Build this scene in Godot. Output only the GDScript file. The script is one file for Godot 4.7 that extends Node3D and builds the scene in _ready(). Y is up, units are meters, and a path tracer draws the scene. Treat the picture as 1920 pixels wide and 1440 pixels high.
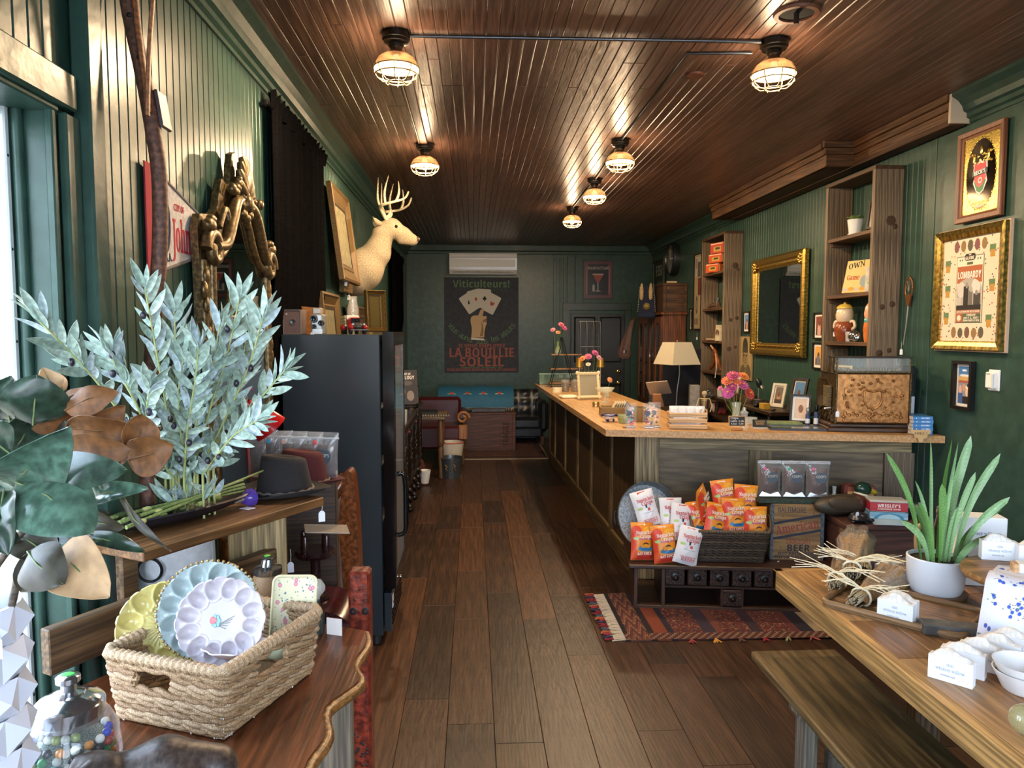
extends Node3D
# A small shop in an old storefront: x is right, y is up, -z runs into the room. Units are metres.
const XL := -1.07
const XR := 2.95
const HC := 3.154
const ZB := -12.0
const ZF := 1.3
var taken := {}
var mats := {}
var texs := {}
var X := Transform3D()
var sg := 0
var rng := RandomNumberGenerator.new()

# ---------- naming and tagging
func numbered(c: String) -> String:
	taken[c] = taken.get(c, -1) + 1
	return c if taken[c] == 0 else "%s_%03d" % [c, taken[c]]
func tag(o, label: String, cat: String, group := ""):
	o.set_meta("label", label)
	o.set_meta("category", cat)
	if group: o.set_meta("group", group)
	return o
func thing(c: String, label: String, cat: String, at := Vector3.ZERO, ry := 0.0, group := "") -> Node3D:
	var o := Node3D.new()
	o.name = numbered(c)
	add_child(o, true)
	o.position = at
	o.rotation_degrees.y = ry
	return tag(o, label, cat, group)
func inst(s, m: Material) -> MeshInstance3D:
	var o := MeshInstance3D.new()
	if s is SurfaceTool:
		s.generate_normals()
		o.mesh = s.commit()
	else:
		o.mesh = s
	o.material_override = m
	return o
func part(p: Node3D, c: String, s, m: Material, at := Vector3.ZERO, rot := Vector3.ZERO) -> MeshInstance3D:
	var o := inst(s, m)
	o.name = c
	p.add_child(o, true)
	o.position = at
	o.rotation_degrees = rot
	return o
func one(c: String, label: String, cat: String, s, m: Material, at := Vector3.ZERO, ry := 0.0, group := "") -> MeshInstance3D:
	var o := inst(s, m)
	o.name = numbered(c)
	add_child(o, true)
	o.position = at
	o.rotation_degrees.y = ry
	return tag(o, label, cat, group)
func struct(c: String, s, m: Material, at := Vector3.ZERO) -> MeshInstance3D:
	var o := inst(s, m)
	o.name = c
	add_child(o, true)
	o.position = at
	o.set_meta("kind", "structure")
	return o
func copy(o: Node3D, label: String, at: Vector3, ry := 0.0) -> Node3D:
	var c: Node3D = o.duplicate()
	var base := String(o.name).split("_0")[0]
	c.name = numbered(base)
	add_child(c, true)
	c.position = at
	c.rotation_degrees.y = ry
	c.set_meta("label", label)
	return c

# ---------- geometry: every function adds to a SurfaceTool, vertices pass through X
func g() -> SurfaceTool:
	var s := SurfaceTool.new()
	s.begin(Mesh.PRIMITIVE_TRIANGLES)
	X = Transform3D()
	return s
func go(x: float, y: float, z: float, rx := 0.0, ry := 0.0, rz := 0.0):
	X = Transform3D(Basis.from_euler(Vector3(deg_to_rad(rx), deg_to_rad(ry), deg_to_rad(rz))), Vector3(x, y, z))
func smooth(s: SurfaceTool):
	sg += 1
	s.set_smooth_group(sg)
func flat(s: SurfaceTool):
	s.set_smooth_group(0xFFFFFFFF)
func tri(s: SurfaceTool, a: Vector3, b: Vector3, c: Vector3, ua := Vector2.ZERO, ub := Vector2.ZERO, uc := Vector2.ZERO):
	s.set_uv(ua); s.add_vertex(X * a)
	s.set_uv(uc); s.add_vertex(X * c)
	s.set_uv(ub); s.add_vertex(X * b)
func q(s: SurfaceTool, a: Vector3, b: Vector3, c: Vector3, d: Vector3, u0 := Vector2(0, 1), u1 := Vector2(1, 0)):
	var ua := u0
	var ub := Vector2(u1.x, u0.y)
	var ud := Vector2(u0.x, u1.y)
	tri(s, a, b, c, ua, ub, u1)
	tri(s, a, c, d, ua, u1, ud)
func bx(s: SurfaceTool, size: Vector3, at := Vector3.ZERO, ch := 0.0):
	flat(s)
	var h := size / 2.0
	var k: float = min(ch, h.x * 0.9, h.y * 0.9, h.z * 0.9)
	var ax := [Vector3.RIGHT, Vector3.UP, Vector3.BACK]
	for i in 3:
		var u: Vector3 = ax[(i + 1) % 3]
		var w: Vector3 = ax[(i + 2) % 3]
		var hu: float = h[(i + 1) % 3] - k
		var hw: float = h[(i + 2) % 3] - k
		for sgn in [1.0, -1.0]:
			var n: Vector3 = ax[i] * h[i] * sgn + at
			var a := n - u * hu - w * hw
			var b := n + u * hu - w * hw
			var c := n + u * hu + w * hw
			var d := n - u * hu + w * hw
			if sgn > 0: q(s, a, b, c, d)
			else: q(s, b, a, d, c)
	if k <= 0.0: return
	for i in 3:
		var j := (i + 1) % 3
		var l := (i + 2) % 3
		for su in [1.0, -1.0]:
			for sw in [1.0, -1.0]:
				var p1: Vector3 = ax[i] * su * h[i] + ax[j] * sw * (h[j] - k) + at
				var p2: Vector3 = ax[i] * su * (h[i] - k) + ax[j] * sw * h[j] + at
				var e: Vector3 = ax[l] * (h[l] - k)
				if su * sw > 0: q(s, p1 - e, p2 - e, p2 + e, p1 + e)
				else: q(s, p1 + e, p2 + e, p2 - e, p1 - e)
	for sx in [1.0, -1.0]:
		for sy in [1.0, -1.0]:
			for sz in [1.0, -1.0]:
				var a := Vector3(sx * h.x, sy * (h.y - k), sz * (h.z - k)) + at
				var b := Vector3(sx * (h.x - k), sy * h.y, sz * (h.z - k)) + at
				var c := Vector3(sx * (h.x - k), sy * (h.y - k), sz * h.z) + at
				if sx * sy * sz > 0: tri(s, a, b, c)
				else: tri(s, a, c, b)
func box(size: Vector3, ch := 0.0, at := Vector3.ZERO) -> SurfaceTool:
	var s := g()
	bx(s, size, at, ch)
	return s
# box from a low corner to a high one
func bb(s: SurfaceTool, x0: float, y0: float, z0: float, x1: float, y1: float, z1: float, ch := 0.0):
	bx(s, Vector3(absf(x1 - x0), absf(y1 - y0), absf(z1 - z0)), Vector3(x0 + x1, y0 + y1, z0 + z1) / 2.0, ch)
# profile of (radius, height) pairs, turned about y
func lathe(s: SurfaceTool, pr: Array, seg := 20, wob := 0.0, lobes := 0):
	smooth(s)
	for i in range(pr.size() - 1):
		var p: Vector2 = pr[i]
		var r: Vector2 = pr[i + 1]
		if i > 0:
			var o: Vector2 = pr[i - 1]
			if absf((p - o).angle_to(r - p)) > 0.7: smooth(s)
		for k in seg:
			var a0 := TAU * k / seg
			var a1 := TAU * (k + 1) / seg
			var w0 := 1.0 + wob * cos(lobes * a0)
			var w1 := 1.0 + wob * cos(lobes * a1)
			var d0 := Vector3(cos(a0) * w0, 0, -sin(a0) * w0)
			var d1 := Vector3(cos(a1) * w1, 0, -sin(a1) * w1)
			var a := d0 * p.x + Vector3(0, p.y, 0)
			var b := d1 * p.x + Vector3(0, p.y, 0)
			var c := d1 * r.x + Vector3(0, r.y, 0)
			var d := d0 * r.x + Vector3(0, r.y, 0)
			var u0 := Vector2(float(k) / seg, 1.0 - float(i) / (pr.size() - 1))
			var u1 := Vector2(float(k + 1) / seg, 1.0 - float(i + 1) / (pr.size() - 1))
			if p.x > 0.00001: tri(s, a, b, c, u0, Vector2(u1.x, u0.y), u1)
			if r.x > 0.00001: tri(s, a, c, d, u0, u1, Vector2(u0.x, u1.y))
func lat(pr: Array, seg := 20, wob := 0.0, lobes := 0) -> SurfaceTool:
	var s := g()
	lathe(s, pr, seg, wob, lobes)
	return s
func V(x: float, y: float) -> Vector2:
	return Vector2(x, y)
func W(x: float, y: float, z: float) -> Vector3:
	return Vector3(x, y, z)
# round bar along points; r is a number or an array
func tube(s: SurfaceTool, pts: Array, r, seg := 8, flatten := 1.0):
	var n := pts.size()
	var rings := []
	var up := Vector3(0.013, 1, 0.017).normalized()
	for i in n:
		var t: Vector3 = (pts[min(i + 1, n - 1)] - pts[max(i - 1, 0)]).normalized()
		if i == 0 and absf(t.dot(up)) > 0.9: up = Vector3(1, 0.01, 0.02).normalized()
		var side := t.cross(up).normalized()
		up = side.cross(t).normalized()
		var rad: float = r[i] if r is Array else r
		var ring := []
		for k in seg:
			var a := TAU * k / seg
			ring.append(pts[i] + side * cos(a) * rad + up * sin(a) * rad * flatten)
		rings.append(ring)
	smooth(s)
	for i in n - 1:
		for k in seg:
			var k2 := (k + 1) % seg
			q(s, rings[i][k], rings[i][k2], rings[i + 1][k2], rings[i + 1][k])
	flat(s)
	for k in range(1, seg - 1):
		tri(s, rings[0][0], rings[0][k + 1], rings[0][k])
		tri(s, rings[n - 1][0], rings[n - 1][k], rings[n - 1][k + 1])
func bar(pts: Array, r, seg := 8, flatten := 1.0) -> SurfaceTool:
	var s := g()
	tube(s, pts, r, seg, flatten)
	return s
# flat outline in xy pushed from z0 to z1 (z1 is the front)
func ext(s: SurfaceTool, pl: Array, z0: float, z1: float, round_side := false):
	var p := PackedVector2Array(pl)
	if Geometry2D.is_polygon_clockwise(p): p.reverse()
	var ix := Geometry2D.triangulate_polygon(p)
	var lo := p[0]
	var hi := p[0]
	for a in p:
		lo = lo.min(a)
		hi = hi.max(a)
	var uv := func(a: Vector2) -> Vector2: return Vector2((a.x - lo.x) / (hi.x - lo.x), (hi.y - a.y) / (hi.y - lo.y))
	flat(s)
	for i in range(0, ix.size(), 3):
		var a := p[ix[i]]
		var b := p[ix[i + 1]]
		var c := p[ix[i + 2]]
		if (b - a).cross(c - a) < 0.0:
			var t := b
			b = c
			c = t
		tri(s, W(a.x, a.y, z1), W(b.x, b.y, z1), W(c.x, c.y, z1), uv.call(a), uv.call(b), uv.call(c))
		tri(s, W(a.x, a.y, z0), W(c.x, c.y, z0), W(b.x, b.y, z0), uv.call(a), uv.call(c), uv.call(b))
	if round_side: smooth(s)
	for i in p.size():
		var a := p[i]
		var b := p[(i + 1) % p.size()]
		q(s, W(a.x, a.y, z0), W(b.x, b.y, z0), W(b.x, b.y, z1), W(a.x, a.y, z1))
func slab(pl: Array, z0: float, z1: float) -> SurfaceTool:
	var s := g()
	ext(s, pl, z0, z1)
	return s
func ball(s: SurfaceTool, at: Vector3, r: Vector3, seg := 14, rings := 8):
	smooth(s)
	for i in rings:
		var t0 := PI * i / rings
		var t1 := PI * (i + 1) / rings
		for k in seg:
			var a0 := TAU * k / seg
			var a1 := TAU * (k + 1) / seg
			var f := func(t: float, a: float) -> Vector3: return at + Vector3(sin(t) * cos(a), cos(t), -sin(t) * sin(a)) * r
			var p0: Vector3 = f.call(t1, a0)
			var p1: Vector3 = f.call(t1, a1)
			var p2: Vector3 = f.call(t0, a1)
			var p3: Vector3 = f.call(t0, a0)
			if i < rings - 1: tri(s, p0, p1, p2)
			if i > 0: tri(s, p0, p2, p3)
func sphere(r: Vector3, seg := 14, rings := 8) -> SurfaceTool:
	var s := g()
	ball(s, Vector3.ZERO, r, seg, rings)
	return s
# grid surface f(u, v) -> Vector3, u and v from 0 to 1; thick gives it a back side
func sheet(s: SurfaceTool, nu: int, nv: int, f: Callable, thick := 0.0):
	var pts := []
	for i in nu + 1:
		var row := []
		for j in nv + 1: row.append(f.call(float(i) / nu, float(j) / nv))
		pts.append(row)
	smooth(s)
	for i in nu:
		for j in nv:
			q(s, pts[i][j], pts[i + 1][j], pts[i + 1][j + 1], pts[i][j + 1], Vector2(float(i) / nu, 1.0 - float(j) / nv), Vector2(float(i + 1) / nu, 1.0 - float(j + 1) / nv))
	if thick == 0.0: return
	var back := []
	for i in nu + 1:
		var row := []
		for j in nv + 1:
			var du: Vector3 = pts[min(i + 1, nu)][j] - pts[max(i - 1, 0)][j]
			var dv: Vector3 = pts[i][min(j + 1, nv)] - pts[i][max(j - 1, 0)]
			row.append(pts[i][j] - du.cross(dv).normalized() * thick)
		back.append(row)
	smooth(s)
	for i in nu:
		for j in nv: q(s, back[i][j], back[i][j + 1], back[i + 1][j + 1], back[i + 1][j])
	flat(s)
	for i in nu:
		q(s, back[i][0], back[i + 1][0], pts[i + 1][0], pts[i][0])
		q(s, pts[i][nv], pts[i + 1][nv], back[i + 1][nv], back[i][nv])
	for j in nv:
		q(s, back[0][j + 1], back[0][j], pts[0][j], pts[0][j + 1])
		q(s, pts[nu][j + 1], pts[nu][j], back[nu][j], back[nu][j + 1])
# picture frame moulding round a w x h opening centred on the origin, facing +z; profile of (outward, forward)
func frame(s: SurfaceTool, w: float, h: float, pr: Array):
	var cs := [V(-1, -1), V(1, -1), V(1, 1), V(-1, 1)]
	for e in 4:
		var c0: Vector2 = cs[e]
		var c1: Vector2 = cs[(e + 1) % 4]
		flat(s)
		for i in pr.size():
			var p: Vector2 = pr[i]
			var r: Vector2 = pr[(i + 1) % pr.size()]
			var a := W(c0.x * (w / 2 + p.x), c0.y * (h / 2 + p.x), p.y)
			var b := W(c1.x * (w / 2 + p.x), c1.y * (h / 2 + p.x), p.y)
			var c := W(c1.x * (w / 2 + r.x), c1.y * (h / 2 + r.x), r.y)
			var d := W(c0.x * (w / 2 + r.x), c0.y * (h / 2 + r.x), r.y)
			q(s, b, a, d, c)
func arc(cx: float, cy: float, rx: float, ry: float, a0: float, a1: float, n: int) -> Array:
	var o := []
	for i in n + 1:
		var a := deg_to_rad(lerpf(a0, a1, float(i) / n))
		o.append(V(cx + rx * cos(a), cy + ry * sin(a)))
	return o
func rrect(w: float, h: float, r: float, n := 4) -> Array:
	var o := []
	o.append_array(arc(w / 2 - r, h / 2 - r, r, r, 0, 90, n))
	o.append_array(arc(-w / 2 + r, h / 2 - r, r, r, 90, 180, n))
	o.append_array(arc(-w / 2 + r, -h / 2 + r, r, r, 180, 270, n))
	o.append_array(arc(w / 2 - r, -h / 2 + r, r, r, 270, 360, n))
	return o
# smooth line through points
func spl(pts: Array, n := 6) -> Array:
	var o := []
	for i in pts.size() - 1:
		var p0 = pts[max(i - 1, 0)]
		var p3 = pts[min(i + 2, pts.size() - 1)]
		for k in n: o.append(pts[i].cubic_interpolate(pts[i + 1], p0, p3, float(k) / n))
	o.append(pts[-1])
	return o

# ---------- materials
func noise_tex(key: String, freq: float, oct: int, lo: Color, hi: Color, normal := false, bump := 4.0, type := FastNoiseLite.TYPE_SIMPLEX_SMOOTH, size := 256) -> Texture2D:
	if texs.has(key): return texs[key]
	var n := FastNoiseLite.new()
	n.seed = key.hash() % 9999
	n.noise_type = type
	n.frequency = freq
	n.fractal_octaves = oct
	n.fractal_type = FastNoiseLite.FRACTAL_FBM
	var t := NoiseTexture2D.new()
	t.width = size
	t.height = size
	t.seamless = true
	t.noise = n
	if normal:
		t.as_normal_map = true
		t.bump_strength = bump
	else:
		var r := Gradient.new()
		r.set_color(0, lo)
		r.set_color(1, hi)
		r.set_offset(0, 0.22)
		r.set_offset(1, 0.78)
		t.color_ramp = r
	texs[key] = t
	return t
# grey noise that darkens a colour down to another; a handful of textures serve every material
func tone_tex(kind: String, dark: String, light: String, freq: float, oct: int) -> Texture2D:
	var k: float = Color(dark).srgb_to_linear().get_luminance() / maxf(0.0001, Color(light).srgb_to_linear().get_luminance())
	var v: float = snappedf(Color(k, k, k).linear_to_srgb().r, 0.08)
	return noise_tex("%s%.2f%.3f" % [kind, v, freq], freq, oct, Color(v, v, v), Color.WHITE)
func pm(hex: String, rough := 0.6, metal := 0.0) -> StandardMaterial3D:
	var key := "%s|%.2f|%.2f" % [hex, rough, metal]
	if mats.has(key): return mats[key]
	var m := StandardMaterial3D.new()
	m.albedo_color = Color(hex)
	m.roughness = rough
	m.metallic = metal
	mats[key] = m
	return m
# streaky wood; axis is the way the grain runs in the object's own axes
func wood(dark: String, light: String, axis := "x", rough := 0.55, off := 0, fine := 9.0) -> StandardMaterial3D:
	var key := "wood|%s|%s|%s|%.2f|%d|%.1f" % [dark, light, axis, rough, off, fine]
	if mats.has(key): return mats[key]
	var m := StandardMaterial3D.new()
	m.albedo_texture = tone_tex("wood", dark, light, 0.016, 5)
	m.albedo_color = Color(light)
	m.uv1_triplanar = true
	var f2 := fine * 1.7
	var k := {"x": W(0.5, f2, f2), "y": W(f2, 0.5, f2), "z": W(f2, f2, 0.5)}
	m.uv1_scale = k[axis]
	m.uv1_offset = W(off * 0.37, off * 0.61, off * 0.23)
	m.roughness = rough
	m.normal_enabled = true
	m.normal_texture = noise_tex("bump", 0.03, 4, Color.BLACK, Color.WHITE, true, 3.0)
	m.normal_scale = 0.25
	mats[key] = m
	return m
# mottled surface, the same in all directions
func mott(a: String, b: String, rough := 0.6, metal := 0.0, scale := 3.0, bump := 0.0, freq := 0.02) -> StandardMaterial3D:
	var key := "mott|%s|%s|%.2f|%.2f|%.1f|%.2f|%.3f" % [a, b, rough, metal, scale, bump, freq]
	if mats.has(key): return mats[key]
	var m := StandardMaterial3D.new()
	m.albedo_texture = tone_tex("mott", a, b, freq, 4)
	m.albedo_color = Color(b)
	m.uv1_triplanar = true
	m.uv1_scale = Vector3.ONE * scale
	m.roughness = rough
	m.metallic = metal
	if bump > 0.0:
		m.normal_enabled = true
		m.normal_texture = noise_tex("bump", 0.03, 4, Color.BLACK, Color.WHITE, true, 3.0)
		m.normal_scale = bump
	mats[key] = m
	return m
func glass(hex: String, alpha := 0.12, rough := 0.05) -> StandardMaterial3D:
	var key := "glass|%s|%.2f|%.2f" % [hex, alpha, rough]
	if mats.has(key): return mats[key]
	var m := StandardMaterial3D.new()
	m.albedo_color = Color(Color(hex), alpha)
	m.transparency = BaseMaterial3D.TRANSPARENCY_ALPHA
	m.roughness = rough
	mats[key] = m
	return m
func printed(key: String, im: Image, rough := 0.7) -> StandardMaterial3D:
	if mats.has(key): return mats[key]
	var m := StandardMaterial3D.new()
	m.albedo_texture = ImageTexture.create_from_image(im)
	m.roughness = rough
	mats[key] = m
	return m

# ---------- lettering
func txt(p: Node3D, words: String, h: float, m: Material, at: Vector3, rot := Vector3.ZERO, width := 0.0, bold := true, serif := false, part_name := "lettering") -> MeshInstance3D:
	var key := "font%s%s" % [bold, serif]
	if not mats.has(key):
		var f := SystemFont.new()
		f.font_names = PackedStringArray(["Droid Serif" if serif else "Droid Sans"])
		f.font_weight = 700 if bold else 400
		mats[key] = f
	var t := TextMesh.new()
	t.text = words
	t.font = mats[key]
	t.font_size = 48
	t.pixel_size = h / 36.0
	t.depth = 0.0012
	t.curve_step = 4.0
	var o := part(p, part_name, t, m, at, rot)
	if width > 0.0:
		var w: float = t.get_aabb().size.x
		if w > 0.0: o.scale.x = width / w
	return o

func _ready():
	rng.seed = 7
	camera_and_light()
	shell()
	trim_work()
	ceiling_lamps()
	build_all()

func camera_and_light():
	var c := Camera3D.new()
	c.name = "camera"
	add_child(c)
	c.position = W(0, 1.75, 0)
	c.rotation_degrees = W(-4.0916, -3.0423, 0)
	c.fov = rad_to_deg(2.0 * atan(720.0 / 1370.0))
	c.near = 0.05
	c.far = 200.0
	c.current = true
	var e := Environment.new()
	e.background_mode = Environment.BG_SKY
	var sky := Sky.new()
	var pk := ProceduralSkyMaterial.new()
	pk.sky_top_color = Color("c2d8f2")
	pk.sky_horizon_color = Color("eef4ff")
	pk.ground_bottom_color = Color("b4b4b0")
	pk.ground_horizon_color = Color("e6ebf2")
	pk.sky_energy_multiplier = 2.6
	pk.ground_energy_multiplier = 1.7
	sky.sky_material = pk
	e.sky = sky
	e.tonemap_mode = Environment.TONE_MAPPER_LINEAR
	e.tonemap_exposure = 1.7
	e.sdfgi_enabled = true
	e.ssao_enabled = true
	e.ssil_enabled = true
	var w := WorldEnvironment.new()
	w.name = "environment"
	w.environment = e
	add_child(w)

func paint() -> StandardMaterial3D:
	var m := mott("29433b", "334f45", 0.36, 0.0, 1.6, 0.12)
	m.metallic_specular = 0.4
	return m
func boards(parent: Node3D, mesh: Mesh, m: Material, from: Vector3, step: Vector3, n: int):
	for i in n: part(parent, "board", mesh, m, from + step * i)

func mesh_of(s: SurfaceTool) -> Mesh:
	s.generate_normals()
	return s.commit()

func shell():
	var green := paint()
	# floor: dark planks laid lengthwise over a screed
	var fl := struct("floor", box(W(XR - XL + 0.4, 0.1, ZF - ZB + 0.4), 0.0, W((XL + XR) / 2, -0.075, (ZF + ZB) / 2)), pm("1a120d", 0.9))
	var tones := []
	for t in [["2a1a12", "48301f"], ["211510", "3a271b"], ["30201a", "4c3424"], ["3a2417", "593a24"], ["281b15", "402d21"]]:
		for o in 2: tones.append(wood(t[0], t[1], "z", 0.42, o * 3, 6.0))
	var meshes := {}
	var x := 0.087 - 0.2085 * 6
	while x < XR:
		var z := ZF - rng.randf() * 1.4
		var zz := ZF
		while zz > ZB:
			var l: float = min(zz - ZB, [1.2, 1.5, 1.8, 0.9][rng.randi() % 4]) if zz < ZF else ZF - z + 0.3
			l = min(l, zz - ZB)
			var x0: float = max(x, XL)
			var x1: float = min(x + 0.2085, XR)
			var key := "%.3f|%.3f" % [l, x1 - x0]
			if x1 - x0 > 0.01 and l > 0.02:
				if not meshes.has(key): meshes[key] = mesh_of(box(W(x1 - x0 - 0.0012, 0.024, l - 0.0015), 0.0016))
				part(fl, "plank", meshes[key], tones[rng.randi() % tones.size()], W((x0 + x1) / 2, -0.012, zz - l / 2))
			zz -= l
		x += 0.2085
	# ceiling: narrow tongue and groove boards, red-brown varnish
	var cl := struct("ceiling", box(W(XR - XL + 0.4, 0.12, ZF - ZB + 0.4), 0.0, W((XL + XR) / 2, HC + 0.085, (ZF + ZB) / 2)), pm("1d0f0a", 0.9))
	var ct := []
	for t in [["5e4335", "805e4d"], ["563c30", "765545"], ["644838", "886555"]]:
		for o in 2: ct.append(wood(t[0], t[1], "z", 0.34, o * 5, 7.0))
	x = XL
	while x < XR - 0.01:
		var zz := ZF
		while zz > ZB + 0.01:
			var l: float = min(zz - ZB, 2.4 + rng.randf() * 4.0)
			l = snappedf(l, 0.4) if zz - ZB - l > 0.5 else zz - ZB
			var key := "c%.3f" % l
			if not meshes.has(key): meshes[key] = mesh_of(box(W(0.0596, 0.024, l - 0.002), 0.0035))
			part(cl, "board", meshes[key], ct[rng.randi() % 6], W(x + 0.03, HC + 0.012, zz - l / 2))
			zz -= l
		x += 0.06
	# left wall, beadboard, with a window near the street
	var wl := struct("wall_left", box(W(0.16, HC, -2.0 - ZB), 0.0, W(XL - 0.095, HC / 2, (-2.0 + ZB) / 2)), green)
	var bm := mesh_of(box(W(0.015, HC, 0.0592), 0.0045))
	boards(wl, bm, green, W(XL - 0.0075, HC / 2, -2.18), W(0, 0, -0.06), 164)
	var s := g()
	bb(s, XL - 0.175, 0, -2.0, XL - 0.015, 0.45, ZF)
	bb(s, XL - 0.175, 2.33, -2.0, XL - 0.015, HC, ZF)
	bb(s, XL - 0.175, 0.45, -0.55, XL - 0.015, 2.33, ZF)
	part(wl, "window_bay", s, green)
	boards(wl, mesh_of(box(W(0.015, HC - 2.42, 0.0592), 0.0045)), green, W(XL - 0.0075, (HC + 2.42) / 2, -1.97), W(0, 0, 0.06), 27)
	# right wall: plain near the street, beadboard from the shelves on
	var wr := struct("wall_right", box(W(0.2, HC, ZF - ZB), 0.0, W(XR + 0.115, HC / 2, (ZF + ZB) / 2)), green)
	part(wr, "panel", box(W(0.015, HC, ZF + 4.6), 0.0, W(XR + 0.0075, HC / 2, (ZF - 4.6) / 2)), green)
	boards(wr, bm, green, W(XR + 0.0075, HC / 2, -4.63), W(0, 0, -0.06), 123)
	part(wr, "batten", box(W(0.02, HC, 0.05), 0.003), green, W(XR - 0.002, HC / 2, -3.42))
	part(wr, "batten", box(W(0.012, HC, 0.03), 0.003), green, W(XR, HC / 2, -4.6))
	# back wall
	var wb := struct("wall_back", box(W(XR - XL + 0.4, HC, 0.2), 0.0, W((XL + XR) / 2, HC / 2, ZB - 0.1)), green)
	for b in [[1.34, 0.02, 0.05, 3.0], [1.43, 0.015, 0.03, 2.96], [1.50, 0.015, 0.04, 2.96]]:
		part(wb, "batten", box(W(b[2], b[3], b[1]), 0.004), green, W(b[0], b[3] / 2, ZB + b[1] / 2))
	part(wb, "panel", box(W(0.12, 0.85, 0.02), 0.004), green, W(1.60, 2.55, ZB + 0.01))
	part(wb, "panel", box(W(0.13, 0.85, 0.02), 0.004), green, W(1.74, 2.55, ZB + 0.01))
	# street front behind the camera: a door opening and display windows
	s = g()
	bb(s, XL - 0.2, 0, ZF, XR + 0.2, 0.42, ZF + 0.2)
	bb(s, XL - 0.2, 2.95, ZF, XR + 0.2, HC, ZF + 0.2)
	for p in [[XL - 0.2, XL + 0.08], [-0.42, -0.30], [0.62, 0.74], [XR - 0.08, XR + 0.2]]:
		bb(s, p[0], 0.42, ZF, p[1], 2.95, ZF + 0.2)
	struct("wall_front", s, green)
	var n := 2
	for p in [[XL + 0.08, -0.42], [-0.30, 0.62], [0.74, XR - 0.08]]:
		s = g()
		go((p[0] + p[1]) / 2, 1.685, ZF + 0.12)
		frame(s, p[1] - p[0] - 0.1, 2.43, [V(0, -0.02), V(0, 0.02), V(0.05, 0.02), V(0.05, -0.02)])
		var fr := struct("window_%d" % n, s, pm("d9dcdc", 0.4))
		part(fr, "pane", box(W(p[1] - p[0] - 0.1, 2.43, 0.006)), glass("eef4f4", 0.06), W((p[0] + p[1]) / 2, 1.685, ZF + 0.12))
		n += 1
	struct("pavement", box(W(30, 0.1, 14), 0.0, W(0, -0.2, ZF + 7.6)), mott("a7a49d", "bdbab3", 0.9))

func crown(s: SurfaceTool, z0: float, z1: float, flip: float, x: float):
	var pr := [V(0, 0), V(0.125, 0), V(0.125, -0.02), V(0.105, -0.032), V(0.085, -0.045), V(0.06, -0.075), V(0.05, -0.105), V(0.03, -0.115), V(0.03, -0.14), V(0.012, -0.15), V(0.012, -0.17), V(0, -0.17)]
	X = Transform3D()
	smooth(s)
	for i in pr.size():
		var a: Vector2 = pr[i]
		var b: Vector2 = pr[(i + 1) % pr.size()]
		flat(s)
		var p := [W(x + a.x * flip, HC + a.y, z0), W(x + b.x * flip, HC + b.y, z0), W(x + b.x * flip, HC + b.y, z1), W(x + a.x * flip, HC + a.y, z1)]
		if flip < 0: p.reverse()
		q(s, p[3], p[2], p[1], p[0])

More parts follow.
